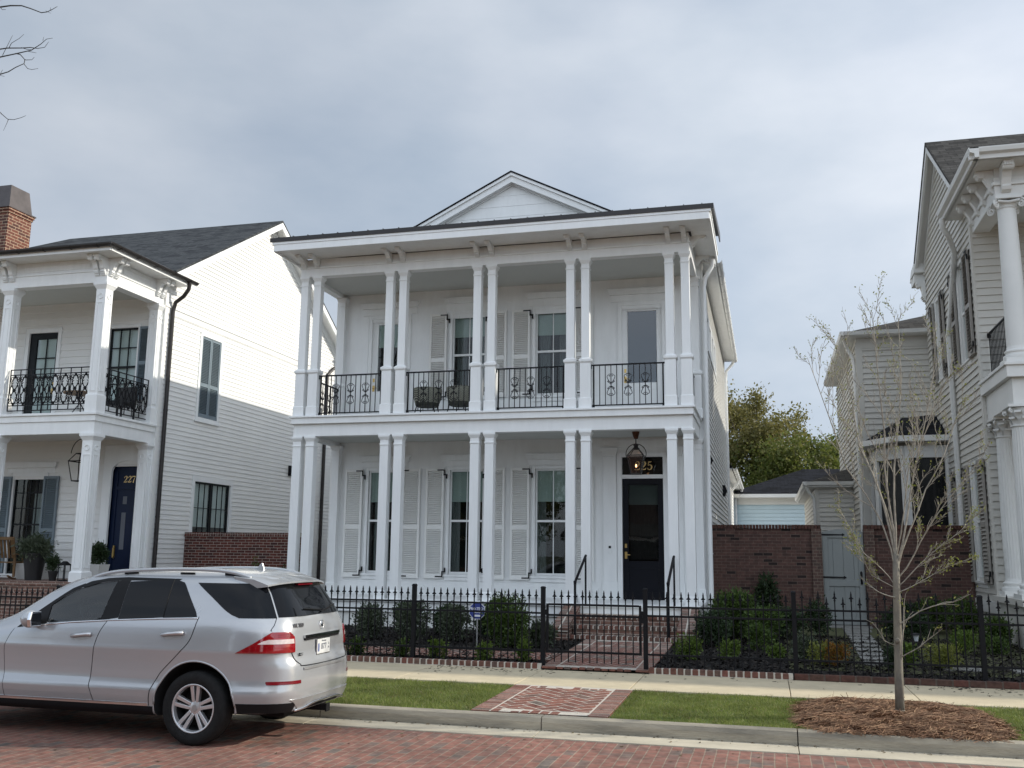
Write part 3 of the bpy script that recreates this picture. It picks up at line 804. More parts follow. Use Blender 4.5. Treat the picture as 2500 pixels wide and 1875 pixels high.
# ================================================================== MAIN HOUSE (number 225)
H = thing('white_house', 'white two-storey house with double porch of paired square columns, numbered 225', 'house', (-5.95, 22.25, .3))
FY = 22.25
F = wallframe('-Y', 0, FY)
UD = [(-9.64, -8.64), (-3.21, -2.24)]
UW = [(-7.415, -6.625), (-5.275, -4.495)]
LW = [(-9.53, -8.75), (-7.40, -6.62), (-5.26, -4.48)]
ops = [win_open(a, b, 5.78, 7.82) for a, b in UW] + [win_open(a, b, 1.51, 3.91) for a, b in LW] + [(a, b, 5.04, 7.85) for a, b in UD] + [(-3.24, -2.27, .95, 4.20)]
mb = MB(F); panel_wall(mb, -10.59, -1.31, .35, 9.4, ops, .004, .12)
siding(mb, -10.59, -1.31, .95, 9.2, .34, ops, thick=.0065)
mb.box(-10.59, -1.31, -.04, 0, .95, 1.17) if False else None
# gable triangle (flush boards)
gl = lambda z: (-5.93-(11.28-z)/.50, -5.93+(11.28-z)/.50)
siding(mb, -11, -1, 9.2, 11.28, .28, (), .009, gl)
mb.prism([(-10.4, 9.0), (-1.46, 9.0), (-5.93, 11.25)], 'y', .002, .1)
mb.build('front_wall', WHITE, H)
# side and rear walls
mb = MB(wallframe('+X', -1.31, 0)); sw_ops = [(23.55+i*1.12, 24.45+i*1.12, 6.95, 7.90) for i in range(4)]
siding(mb, 22.36, 34.4, .62, 9.0, .135, sw_ops, .026); panel_wall(mb, 22.3, 34.4, .3, 9.05, sw_ops, .003, .1)
mb.box(22.23, 22.37, -.03, .02, .3, 9.0); mb.box(34.28, 34.42, -.03, .02, .3, 9.0); mb.box(22.2, 34.45, -.045, 0, .54, .63); mb.box(22.37, 34.28, -.03, 0, 8.72, 9.0)
mb.build('side_wall', SIDING, H)
for (a, b, c, d) in sw_ops:
    window(H, wallframe('+X', -1.31, 0), a+.05, b-.05, c+.06, d-.05, cols=2, case=.06, name='side_window', fr=.03)
mb = MB(wallframe('-X', -10.59, 0)); siding(mb, -34.4, -22.36, .62, 9.0, .135); panel_wall(mb, -34.4, -22.3, .3, 9.05, (), .003, .1); mb.box(-22.37, -22.23, -.03, .02, .3, 9.0)
mb.build('side_wall', SIDING, H)
mb = MB(); mb.box(-10.5, -1.4, 34.3, 34.4, .3, 9.0); mb.prism([(-10.4, 9), (-1.5, 9), (-5.93, 11.2)], 'y', 34.3, 34.4); mb.build('rear_wall', SIDING, H)
# main gable roof
mb = MB(); sl = .50
for s in (-1, 1):
    x1 = -5.93+s*4.98
    mb.prism([(-5.93, 11.45), (x1, 11.45-4.98*sl), (x1, 11.41-4.98*sl), (-5.93, 11.41)], 'y', 22.0, 34.75)
mb.build('roof', SHINGLED, H)
mb = MB()
for s in (-1, 1):   # raking cornice: fascia, crown and frieze board
    xe = -5.93+s*4.97
    for (ya, yb, t0, t1) in ((22.02, 22.06, .0, .07), (22.06, 22.26, .01, .215), (22.20, 22.26, .215, .25)):
        mb.prism([(-5.93, 11.409-t0*1.12), (xe, 11.409-t0*1.12-4.97*sl), (xe, 11.409-t1*1.12-4.97*sl), (-5.93, 11.409-t1*1.12)], 'y', ya, yb)
mb.build('gable_cornice', WHITE, H)
# right side eave: soffit, gutter with straps
mb = MB(); mb.box(-1.31, -.98, 22.42, 34.6, 8.83, 8.86); mb.box(-1.0, -.97, 22.42, 34.6, 8.80, 8.92); mb.build('eave_soffit', WHITE, H)
def gutter(parent, a, b, r, m_, nstrap=10, name='roof_gutter'):
    a, b = Vector(a), Vector(b); d = (b-a).normalized(); s = d.cross(Vector((0,0,1)))
    mb = MB(); n = 8; pr = [(math.cos(math.pi+math.pi*i/n)*r, math.sin(math.pi+math.pi*i/n)*r) for i in range(n+1)]
    pr = pr + [(x*.9, y*.9+.0) for x, y in reversed(pr)]
    vs = [a+s*x+Vector((0,0,y)) for x, y in pr]+[b+s*x+Vector((0,0,y)) for x, y in pr]; k = len(pr)
    mb.add(vs, [(i, i+k, (i+1) % k+k, (i+1) % k) for i in range(k)]+[list(range(k)), list(range(2*k-1, k-1, -1))])
    L_ = (b-a).length
    for i in range(nstrap):
        p = a+d*(L_*(i+.5)/nstrap)
        pts = [p+s*(math.cos(math.pi+math.pi*j/8)*(r+.006))+Vector((0,0,math.sin(math.pi+math.pi*j/8)*(r+.006))) for j in range(9)]
        mb.tube(pts, .009, 4)
    return mb.build(name, m_, parent)
gutter(H, (-.91, 22.5, 8.92), (-.91, 34.6, 8.87), .085, WHITE, 16)
downspout(H, [(-.95, 34.4, 8.86), (-1.0, 34.4, 8.7), (-1.22, 34.4, 8.45), (-1.25, 34.4, 8.2), (-1.25, 34.4, .6)], .05, WHITE)
# porch roof
EY, EZ = 19.22, 9.02
mb = MB()
mb.prism([(EY-.02, EZ+.0), (EY-.02, EZ+.09), (22.25, EZ+.48), (22.25, EZ+.40)], 'x', -10.93, -.87)
for i in range(27):
    x = -10.75+i*.372
    mb.prism([(EY-.02, EZ+.09), (EY-.02, EZ+.12), (22.2, EZ+.51), (22.2, EZ+.48)], 'x', x-.008, x+.008)
mb.box(-10.95, -.85, EY-.035, EY-.021, EZ-.005, EZ+.095)
mb.box(-.87, -.84, EY-.03, 22.3, EZ-.02, EZ+.30) if False else None
mb.prism([(EY-.02, EZ-.01), (EY-.02, EZ+.10), (22.35, EZ+.50), (22.35, EZ+.28)], 'x', -.868, -.845)
mb.build('porch_roof', ROOFMETAL, H)
mb = MB()   # eave fascia, crown, soffit
mb.box(-10.86, -.94, EY, EY+.04, 8.80, 8.955); mb.box(-10.90, -.90, EY-.015, EY+.04, 8.955, EZ)
mb.box(-10.86, -.94, EY+.04, 20.08, 8.84, 8.88)
for s, xo, xi in ((-1, -10.88, -10.57), (1, -.92, -1.38)):
    mb.box(min(xo, xo-s*.04), max(xo, xo-s*.04), EY+.041, 22.3, 8.80, 8.955); mb.box(min(xo-s*.041, xi), max(xo-s*.041, xi), 20.08, 22.3, 8.84, 8.88)
    mb.box(min(xo+s*.02, xo-s*.03), max(xo+s*.02, xo-s*.03), EY+.042, 22.3, 8.956, EZ)
mb.build('eave', WHITE, H, bevel=.006)
CXS = [-10.485, -10.155, -8.315, -7.98, -6.18, -5.842, -4.035, -3.698, -1.868, -1.526]
CY = 20.21
mb = MB()   # entablature
mb.box(-10.59, -1.42, CY-.11, CY+.11, 8.41, 8.62); mb.box(-10.61, -1.40, CY-.135, CY+.13, 8.60, 8.64); mb.box(-10.58, -1.43, CY-.09, CY+.10, 8.64, 8.84)
for x0, x1 in ((-10.60, -10.40), (-1.61, -1.41)):
    mb.box(x0, x1, CY+.112, 22.25, 8.41, 8.62); mb.box(x0-.02, x1+.02, CY+.132, 22.25, 8.60, 8.64); mb.box(x0+.01, x1-.01, CY+.102, 22.25, 8.64, 8.84)
mb.build('entablature', WHITE, H, bevel=.005)
mb = MB(); mb.box(-10.4, -1.6, CY+.111, 22.25, 8.50, 8.54); mb.build('porch_ceiling', CEIL, H)
for x in CXS:
    s_bracket(wallframe('-Y', 0, CY-.09), x, 8.838, .46, .24, .10).build('bracket', WHITE, H, bevel=.004)
for y in (20.45, 21.9):
    s_bracket(wallframe('+X', -1.43, 0), y, 8.838, .34, .24, .10).build('bracket', WHITE, H)
    s_bracket(wallframe('-X', -10.58, 0), -y, 8.838, .22, .24, .10).build('bracket', WHITE, H)
# balcony deck
mb = MB(); mb.box(-10.62, -1.40, 20.02, 22.25, 4.86, 5.0); mb.box(-10.66, -1.36, 19.98, 22.25, 5.0, 5.045)
mb.build('balcony_deck', WHITE, H, bevel=.006)
mb = MB(); mb.box(-10.585, -1.43, CY-.105, CY+.105, 4.575, 4.86)
for x0, x1 in ((-10.585, -10.39), (-1.62, -1.43)): mb.box(x0, x1, CY+.107, 22.25, 4.575, 4.86)
mb.build('balcony_beam', WHITE, H, bevel=.005)
mb = MB(); mb.box(-10.38, -1.63, CY+.108, 22.25, 4.66, 4.70); mb.build('porch_ceiling', CEIL, H)
for x in CXS:
    sq_col(H, 'column', x, CY, 5.045, 8.41, .178, WHITE, pedestal=6.10)
    sq_col(H, 'column', x, CY, .955, 4.575, .20, WHITE, plinth=.16)
for x, z0, z1 in ((-10.42, 5.045, 8.41), (-1.47, 5.045, 8.41), (-10.42, .955, 4.575), (-1.47, .955, 4.575)):
    sq_col(H, 'pilaster', x, 22.16, z0, z1, .19, WHITE, pedestal=6.10 if z0 > 3 else None)
mb = MB(); mb.box(-10.66, -1.34, 20.0, 22.25, .89, .955); mb.box(-10.62, -1.38, 20.06, 20.12, .67, .89); mb.build('porch_floor', WHITE, H, bevel=.005)
mb = MB(); mb.box(-10.60, -1.36, 20.14, 20.3, .2, .668); mb.box(-1.5, -1.36, 20.3, 22.25, .2, .89); mb.box(-10.6, -10.46, 20.3, 22.25, .2, .89); mb.build('porch_skirt', WHITE2, H)

# balcony railings ---------------------------------------------------------
def spiral(c, r0_, r1_, a0, a1, n=18):
    return [(c[0]+(r0_+(r1_-r0_)*i/n)*math.cos(a0+(a1-a0)*i/n), c[1]+(r0_+(r1_-r0_)*i/n)*math.sin(a0+(a1-a0)*i/n)) for i in range(n+1)]
def scroll_panel(mb, u, z, y=0.0, sc=1.0):
    """pair of heart scrolls, mirrored up and down about (u,z), in the wall plane"""
    def put(pts):
        for su in (-1, 1):
            for sz in (-1, 1): mb.tube([(u+su*p[0]*sc, y, z+sz*p[1]*sc) for p in pts], .0075, 5)
    put(spiral((.045, .19), .012, .048, R(200), R(-40), 12)[0:] + [(.075, .14), (.055, .10), (.025, .065), (.008, .035)])
    put([(.008, .03), (.04, .045), (.068, .07)] + spiral((.058, .075), .02, .008, R(-20), R(240), 8))
    put([(.008, .235), (.03, .243), (.05, .238)])
    mb.sphere((u, y, z+.20*sc), .014, 6); mb.sphere((u, y, z), .014, 6); mb.sphere((u, y, z-.20*sc), .014, 6)
def railing(parent, M, u0, u1, z0, z1, n=13, scrolls=(3, 6, 9), name='railing'):
    mb = MB(M)
    mb.box(u0, u1, -.022, .022, z1-.028, z1); mb.box(u0+.03, u1-.03, -.011, .011, z0, z0+.025)
    for u in (u0, u1): mb.box(u-.03, u+.03, -.03, .03, z1-.11, z1-.0) if False else mb.box(u-.012, u+.012, -.03, .03, z1-.09, z1+.004)
    for u in (u0+.045, u1-.045): mb.box(u-.009, u+.009, -.009, .009, z0+.01, z1-.01)
    for u in (u0+.045, u1-.045): mb.box(u-.03, u+.03, -.02, .02, z0-.05, z0+.028)
    b = mb.build(name, BLACK, parent)
    bb = MB(M)
    for i in range(n):
        u = u0+.06+(u1-u0-.12)*i/(n-1); bb.box(u-.008, u+.008, -.008, .008, z0+.02, z1-.02)
    bb.build('balusters', BLACK, b)
    for i in scrolls:
        s = MB(M); scroll_panel(s, u0+.06+(u1-u0-.12)*i/(n-1), (z0+z1)/2+.0, 0, .98); s.build('scroll', BLACK, b, smooth='all')
    return b
RW = wallframe('-Y', 0, CY+.0)
for i in (1, 3, 5, 7):
    railing(H, RW, CXS[i]+.115, CXS[i+1]-.115, 5.11, 6.02)
railing(H, wallframe('+X', -1.52, 0), 20.33, 22.05, 5.11, 6.02)
railing(H, wallframe('-X', -10.42, 0), -22.05, -20.33, 5.11, 6.02)

# windows, doors, shutters ---------------------------------------------------
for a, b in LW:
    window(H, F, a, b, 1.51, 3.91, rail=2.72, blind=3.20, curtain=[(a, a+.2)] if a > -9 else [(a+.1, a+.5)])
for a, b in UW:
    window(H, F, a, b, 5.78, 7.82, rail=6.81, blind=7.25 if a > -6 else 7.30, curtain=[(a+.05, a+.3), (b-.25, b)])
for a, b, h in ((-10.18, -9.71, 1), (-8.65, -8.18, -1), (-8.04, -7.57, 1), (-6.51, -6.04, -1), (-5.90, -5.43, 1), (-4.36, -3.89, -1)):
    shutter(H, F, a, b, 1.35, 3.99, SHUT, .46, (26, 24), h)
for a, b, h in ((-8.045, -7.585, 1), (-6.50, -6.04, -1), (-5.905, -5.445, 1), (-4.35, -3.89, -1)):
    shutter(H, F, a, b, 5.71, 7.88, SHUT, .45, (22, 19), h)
for a, b, hw, z0, z1 in [(*q, .67, 4.04, 4.30) for q in LW]+[(*q, .67, 7.95, 8.26) for q in UW]+[(*q, .80, 7.93, 8.23) for q in UD]:
    mb = MB(F); header(mb, (a+b)/2-hw, (a+b)/2+hw, z0, z1); mb.build('opening_header', WHITE, H, bevel=.004)
def glass_door(parent, M, u0, u1, z0, z1, dm, gu, gz_, case=.09, gm=GLASS, back=ROOM, blind=None, knob='left', panels=True, casem=WHITE):
    mb = MB(M); y = .05
    a, b = gu; c, d = gz_
    mb.box(u0, a, y-.02, y+.025, z0, z1); mb.box(b, u1, y-.02, y+.025, z0, z1); mb.box(a, b, y-.02, y+.025, d, z1); mb.box(a, b, y-.02, y+.025, z0, c)
    for p0, p1, q0, q1 in ((a, b, c-.012, c), (a, b, d, d+.012), (a-.012, a, c-.012, d+.012), (b, b+.012, c-.012, d+.012)): mb.box(p0, p1, y-.028, y-.019, q0, q1)
    if panels:
        pz0, pz1 = z0+.16, c-.16
        for p0, p1, q0, q1 in ((a, b, pz0, pz0+.014), (a, b, pz1-.014, pz1), (a, a+.014, pz0+.014, pz1-.014), (b-.014, b, pz0+.014, pz1-.014)): mb.box(p0, p1, y-.028, y-.019, q0, q1)
    o = mb.build('door', dm, parent, bevel=.003)
    g = MB(M); g.box(a, b, y, y+.008, c, d); g.build('pane', gm, o)
    if blind: q = MB(M); q.box(a, b, y+.03, y+.034, blind, d); q.build('blind', PALEB if dm is BLACKWIN else BLIND, o)
    k = MB(M); ku = u0+.07 if knob == 'left' else u1-.07; s = 1 if knob == 'left' else -1
    zk = z0+1.0
    k.box(ku-.028, ku+.028, y-.034, y-.02, zk-.085, zk+.07); k.box(ku-.024, ku+.024, y-.034, y-.02, zk+.16, zk+.25)
    k.tube([(ku, y-.03, zk), (ku, y-.085, zk), (ku+s*.10, y-.085, zk)], .01, 8); k.build('handle', BRASS, o)
    if case:
        cb = MB(M)
        cb.box(u0-case, u0, -.03, .08, z0, z1+case); cb.box(u1, u1+case, -.03, .08, z0, z1+case); cb.box(u0, u1, -.03, .08, z1, z1+case)
        cb.box(u0-case-.012, u0-case, -.042, .02, z0, z1+case+.012); cb.box(u1+case, u1+case+.012, -.042, .02, z0, z1+case+.012); cb.box(u0-case, u1+case, -.042, .02, z1+case, z1+case+.012)
        cb.build('door_casing', casem, o, bevel=.003)
    r = MB(M); D = .8
    r.add([(u0,y+.03,z0),(u1,y+.03,z0),(u1,y+.03,z1),(u0,y+.03,z1),(u0,D,z0),(u1,D,z0),(u1,D,z1),(u0,D,z1)], [(4,5,6,7),(0,1,5,4),(1,2,6,5),(2,3,7,6),(3,0,4,7)])
    r.build('room_lining', back, o)
    return o
GREYROOM = mat('grey_drawn_shade', (.115,.125,.145), .7, var=.05, scale=1)
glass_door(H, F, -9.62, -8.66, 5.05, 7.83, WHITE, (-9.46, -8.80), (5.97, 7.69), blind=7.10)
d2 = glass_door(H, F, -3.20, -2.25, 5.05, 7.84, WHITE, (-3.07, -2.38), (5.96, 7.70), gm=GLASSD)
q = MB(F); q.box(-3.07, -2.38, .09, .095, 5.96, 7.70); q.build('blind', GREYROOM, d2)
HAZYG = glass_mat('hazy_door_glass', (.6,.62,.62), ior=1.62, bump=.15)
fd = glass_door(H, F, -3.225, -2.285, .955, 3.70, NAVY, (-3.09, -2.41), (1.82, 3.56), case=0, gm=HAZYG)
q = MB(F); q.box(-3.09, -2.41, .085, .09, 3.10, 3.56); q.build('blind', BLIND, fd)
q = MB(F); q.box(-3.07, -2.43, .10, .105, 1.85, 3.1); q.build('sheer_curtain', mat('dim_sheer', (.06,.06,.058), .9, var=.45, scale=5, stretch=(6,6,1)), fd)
mb = MB(F)
mb.box(-3.34, -3.23, -.035, .08, .955, 4.30); mb.box(-2.28, -2.17, -.035, .08, .955, 4.30); mb.box(-3.23, -2.28, -.035, .08, 4.20, 4.30); mb.box(-3.23, -2.28, -.02, .08, 3.70, 3.79)
mb.build('door_surround', WHITE, H, bevel=.004)
for a, b in ((-3.67, -3.36), (-2.15, -1.84)):
    mb = MB(F); mb.box(a, b, -.06, 0, .955, 4.22); mb.box(a-.02, b+.02, -.075, 0, .955, 1.36); mb.box(a-.01, b+.01, -.07, 0, 4.16, 4.21)
    mb.prism([(a, 4.22), (b, 4.22), (b+.04, 4.36), (b+.05, 4.42), (a-.05, 4.42), (a-.04, 4.36)], 'y', -.11, 0); mb.build('door_pilaster', WHITE, H, bevel=.004)
mb = MB(F); mb.box(-3.67-.1, -1.74, -.035, 0, 4.43, 4.60); mb.build('door_frieze', WHITE, H)
tr = MB(F); tr.box(-3.23, -2.28, .05, .058, 3.79, 4.20); trm = tr.build('transom', HAZYG, H)
r = MB(F); r.add([(-3.23,.08,3.79),(-2.28,.08,3.79),(-2.28,.08,4.2),(-3.23,.08,4.2),(-3.23,.7,3.79),(-2.28,.7,3.79),(-2.28,.7,4.2),(-3.23,.7,4.2)], [(4,5,6,7),(0,1,5,4),(1,2,6,5),(2,3,7,6),(3,0,4,7)]); r.build('room_lining', ROOM, trm)
def text(s, parent, M, size, m_, depth=.004, name='lettering', bold=.0, sx=1.0):
    cu = bpy.data.curves.new(name, 'FONT'); cu.body = s; cu.size = size; cu.extrude = depth; cu.align_x = 'CENTER'; cu.align_y = 'CENTER'; cu.offset = bold
    o = bpy.data.objects.new(name, cu); C.objects.link(o); bpy.context.view_layer.update()
    me = bpy.data.meshes.new_from_object(o.evaluated_get(bpy.context.evaluated_depsgraph_get()))
    bpy.data.objects.remove(o); bpy.data.curves.remove(cu)
    A = top_matrix(parent).inverted() @ M @ Matrix.Rotation(R(90), 4, 'X') @ Matrix.Diagonal((sx, 1, 1, 1))
    me.transform(A); me.materials.clear(); me.materials.append(m_)
    o = bpy.data.objects.new(name, me); C.objects.link(o); o.parent = parent
    return o
def serif_digits(s, parent, M, h, m_, name='house_number', gap=.12):
    """old-style serif numerals drawn as tapered strokes"""
    G = {'2': ([(.08,.72,.10),(.12,.88,.05),(.28,.98,.05),(.46,.93,.12),(.52,.75,.17),(.44,.55,.13),(.22,.28,.07),(.04,.06,.05)], [(.02,.06,.11),(.30,.06,.13),(.50,.08,.11),(.57,.24,.05)]),
         '5': ([(.50,.97,.05),(.34,.93,.10),(.14,.93,.09)], [(.15,.93,.05),(.11,.54,.05)], [(.11,.54,.05),(.28,.62,.06),(.46,.54,.13),(.53,.33,.17),(.44,.12,.12),(.26,.03,.06),(.10,.08,.07),(.06,.20,.09)]),
         '7': ([(.03,.72,.05),(.06,.92,.06)], [(.04,.92,.12),(.52,.92,.12)], [(.55,.93,.05),(.40,.58,.07),(.27,.28,.13),(.24,.02,.17)])}
    mb = MB(M); x = 0; W = len(s)*(.6+gap)-gap
    for ch in s:
        for st in G[ch]:
            for (x0, z0, w0), (x1, z1, w1) in zip(st[:-1], st[1:]):
                d = Vector((x1-x0, z1-z0)); n = Vector((-d.y, d.x)).normalized()
                P = [((x-W/2+px)*h, (pz-.5)*h) for px, pz in ((x0+n.x*w0/2, z0+n.y*w0/2), (x1+n.x*w1/2, z1+n.y*w1/2), (x1-n.x*w1/2, z1-n.y*w1/2), (x0-n.x*w0/2, z0-n.y*w0/2))]
                mb.prism(P, 'y', -.003+random.uniform(0, .0008), 0)
            for (x0, z0, w0) in st: mb.lathe([(.001,-.0035),(w0/2*h,-.0035),(w0/2*h,0)], 10, ((x-W/2+x0)*h, 0, (z0-.5)*h), 'y')
        x += .6+gap
    return mb.build(name, m_, parent)
serif_digits('225', trm, Matrix.Translation((-2.73, FY+.046, 4.00)), .20, GOLD)
# small fittings on the facade
mb = MB(F); mb.box(-3.545, -3.48, -.085, -.06, 1.98, 2.16); db = mb.build('doorbell', WHITE, H, bevel=.004); q = MB(F); q.box(-3.54, -3.485, -.09, -.084, 2.10, 2.155); q.build('camera_lens', BLACK, db)
for x, z in ((-8.09, 1.14), (-5.99, 1.14), (-3.85, 1.14), (-3.72, 5.30)):
    mb = MB(F); mb.box(x-.055, x+.055, -.045, 0, z-.04, z+.04); mb.build('outlet_cover', WHITE, H, bevel=.004)
downspout(H, [(-1.02, 22.0, 8.8), (-1.04, 22.0, 8.62), (-1.20, 22.02, 8.35), (-1.24, 22.04, 8.15), (-1.24, 22.04, .9), (-1.22, 22.0, .4)], .055, WHITE, [(-1.24, 22.04, z) for z in (2.0, 4.3, 6.8)])
def wall_light(parent, M, u, z, s=.16):
    mb = MB(M); mb.prism([(-.02, z-s), (-.02, z+s), (-.10, z+s), (-.17, z), (-.10, z-s)], 'x', u-s*.7, u+s*.7); return mb.build('wall_light', BLACK, parent, bevel=.006)
wall_light(H, wallframe('+X', -1.33, 0), 30.6, 3.95, .17); wall_light(H, wallframe('+X', -1.33, 0), 22.75, 4.15, .12)
# rear one-storey wing
mb = MB(wallframe('+X', -1.45, 0)); wo = [(37.0, 38.0, 1.9, 4.0)]
siding(mb, 34.42, 45, .6, 4.95, .135, wo); panel_wall(mb, 34.42, 45, .3, 5.0, wo, .003, .1); mb.box(44.88, 45.03, -.03, .02, .3, 4.95); mb.box(34.42, 45, -.036, 0, 4.7, 4.95); mb.box(34.5, 34.64, -.03, .02, .3, 4.95); mb.build('rear_wing_wall', SIDING, H)
window(H, wallframe('+X', -1.45, 0), 37.05, 37.95, 1.95, 3.95, case=.07, name='side_window')
mb = MB(); mb.prism([(-1.12, 5.0), (-1.12, 5.08), (-5.95, 7.3), (-5.95, 7.2)], 'y', 34.4, 45.3); mb.prism([(-10.8, 5.0), (-10.8, 5.08), (-5.95, 7.3), (-5.95, 7.2)], 'y', 34.4, 45.3); mb.build('rear_wing_roof', SHINGLED, H)
mb = MB(); mb.box(-10.4, -1.5, 44.9, 45, .3, 5.0); mb.box(-1.45, -1.14, 34.42, 45.3, 4.95, 4.99); mb.build('rear_wing_end', SIDING, H)
gutter(H, (-1.05, 34.5, 5.05), (-1.05, 45.3, 5.02), .08, WHITE, 12)
downspout(H, [(-1.05, 39.5, 4.97), (-1.1, 39.5, 4.8), (-1.36, 39.5, 4.5), (-1.38, 39.5, .5)], .05, WHITE)
downspout(H, [(-1.05, 45.2, 4.97), (-1.1, 45.2, 4.8), (-1.34, 45.15, 4.5), (-1.36, 45.1, .5)], .05, WHITE)

# porch lantern (hangs from the porch ceiling)
lx, ly = -2.76, 21.2
LT = thing('porch_lantern', 'copper gas lantern with round yoke hanging in front of the 225 transom', 'lantern', (lx, ly, 4.66))
mb = MB(); mb.lathe([(.001,4.659),(.085,4.659),(.08,4.62),(.05,4.52),(.04,4.50),(.001,4.50)], 14, (lx, ly, 0)); mb.build('canopy', COPPER, LT, smooth=True)
mb = MB(); mb.tube([(lx, ly, 4.5), (lx, ly, 4.38)], .012, 8)
mb.tube([(lx+.225*math.cos(R(a)), ly, 4.16+.225*math.sin(R(a))) for a in range(-25, 206, 10)], .009, 8); mb.build('yoke', BRONZE, LT, smooth=True)
mb = MB()
zt, zb, zr = 4.12, 3.72, 4.27
wt, wb, wr = .175, .105, .06
for sx in (-1, 1):
    for sy in (-1, 1):
        mb.tube([(lx+sx*wb, ly+sy*wb, zb), (lx+sx*wt, ly+sy*wt, zt), (lx+sx*wr, ly+sy*wr, zr)], .011, 6)
for (w_, z) in ((wb, zb), (wt, zt), (wr, zr)):
    for a, b in (((-1,-1),(1,-1)), ((1,-1),(1,1)), ((1,1),(-1,1)), ((-1,1),(-1,-1))): mb.bar((lx+a[0]*w_, ly+a[1]*w_, z), (lx+b[0]*w_, ly+b[1]*w_, z), .02, .022)
mb.box(lx-wb, lx+wb, ly-wb, ly+wb, zb-.01, zb+.006); mb.build('frame', BRONZE, LT)
mb = MB(); mb.lathe([(.075,4.27),(.08,4.285),(.05,4.31),(.045,4.34),(.06,4.345),(.06,4.36),(.03,4.375),(.001,4.38)], 12, (lx, ly, 0)); mb.build('vent_cap', BRONZE, LT, smooth=True)
LG = glass_mat('lantern_glass', (.93,.86,.82))
mb = MB()
for a, b in (((-1,-1),(1,-1)), ((1,-1),(1,1)), ((1,1),(-1,1)), ((-1,1),(-1,-1))):
    mb.quad((lx+a[0]*wb, ly+a[1]*wb, zb), (lx+b[0]*wb, ly+b[1]*wb, zb), (lx+b[0]*wt, ly+b[1]*wt, zt), (lx+a[0]*wt, ly+a[1]*wt, zt))
    mb.quad((lx+a[0]*wt, ly+a[1]*wt, zt), (lx+b[0]*wt, ly+b[1]*wt, zt), (lx+b[0]*wr, ly+b[1]*wr, zr), (lx+a[0]*wr, ly+a[1]*wr, zr))
mb.build('panes', LG, LT)
mb = MB(); mb.tube([(lx, ly, zb), (lx, ly, zb+.14)], .012, 8); bn = mb.build('burner', BRONZE, LT)
FL = bpy.data.materials.new('flame'); FL.use_nodes = True; FL.node_tree.nodes['Principled BSDF'].inputs['Emission Color'].default_value = (1,.55,.25,1); FL.node_tree.nodes['Principled BSDF'].inputs['Emission Strength'].default_value = 3
mb = MB(); mb.sphere((lx, ly, zb+.18), .018, 8, 1, 1, 2); mb.build('flame', FL, LT, smooth='all')

# front steps
ST = thing('front_steps', 'red brick front steps with sloping cheek walls and two black handrails', 'steps', (-2.75, 19.4, .3))
mb = MB(); tz = [(18.80, .30, .41), (19.13, .41, .58), (19.46, .58, .765)]
for y, z0, z1 in tz: mb.box(-3.78, -1.72, y+.02, 20.05, z0-.15 if z0 < .4 else z0, z1-.068)
mb.build('risers', BRICKSTEP, ST)
mb = MB(); nos = MB()
for y, z0, z1 in tz:
    mb.box(-3.775, -1.725, y-.006, y+.33, z1-.067, z1-.003); x = -3.77
    while x < -1.8: nos.box(x, x+.080, y-.012+random.uniform(-.002, .002), y+.205, z1-.066, z1+random.uniform(0, .003)); x += .1025
mb.box(-3.775, -1.725, 19.7, 20.04, .70, .76)
mb.build('mortar_bed', MORTAR, ST); nos.build('treads', EDGEB, ST, bevel=.006)
for xa, xb in ((-4.13, -3.79), (-1.71, -1.37)):
    mb = MB(); mb.prism([(18.72, .15), (18.72, .50), (18.85, .55), (19.97, .84), (20.05, .84), (20.05, .15)], 'x', xa+.015, xb-.015); ck = mb.build('cheek_wall', BRICKSTEP, ST)
    m2 = MB(); m2.prism([(18.685, .545), (20.035, .930), (20.035, .86), (18.685, .48)], 'x', xa+.01, xb-.01); m2.build('mortar_bed', MORTAR, ck)
    m3 = MB(); n = 17
    for i in range(n):
        t0, t1 = i/n, (i+.74)/n
        def pt(t): return (18.68+t*1.36, .50+t*.388)
        (ya, za), (yb, zb_) = pt(t0), pt(t1)
        for u0_, u1_ in ((xa, (xa+xb)/2-.016), ((xa+xb)/2+.016, xb)):
            k = random.uniform(-.003, .003); m3.prism([(ya, za), (yb, zb_), (yb-.01, zb_+.045+k), (ya-.01, za+.045+k)], 'x', u0_, u1_)
    m3.build('cap_bricks', EDGEB, ck, bevel=.004)
for x in (-3.70, -1.88):
    mb = MB(); mb.tube([(x, 18.95, .40), (x, 18.95, 1.36)], .024, 8); mb.tube([(x, 18.95, 1.36), (x, 18.97, 1.42), (x+.02, 20.02, 1.93)], .028, 8); mb.tube([(x+.02, 20.0, 1.90), (x+.02, 20.0, .95)], .02, 8)
    mb.lathe([(.03,1.39),(.034,1.42),(.03,1.44)], 8, (x, 18.96, 0)); mb.lathe([(.001,.395),(.05,.395),(.05,.415),(.001,.415)], 10, (x, 18.95, 0)); mb.build('handrail', BLACK, ST, smooth=True)

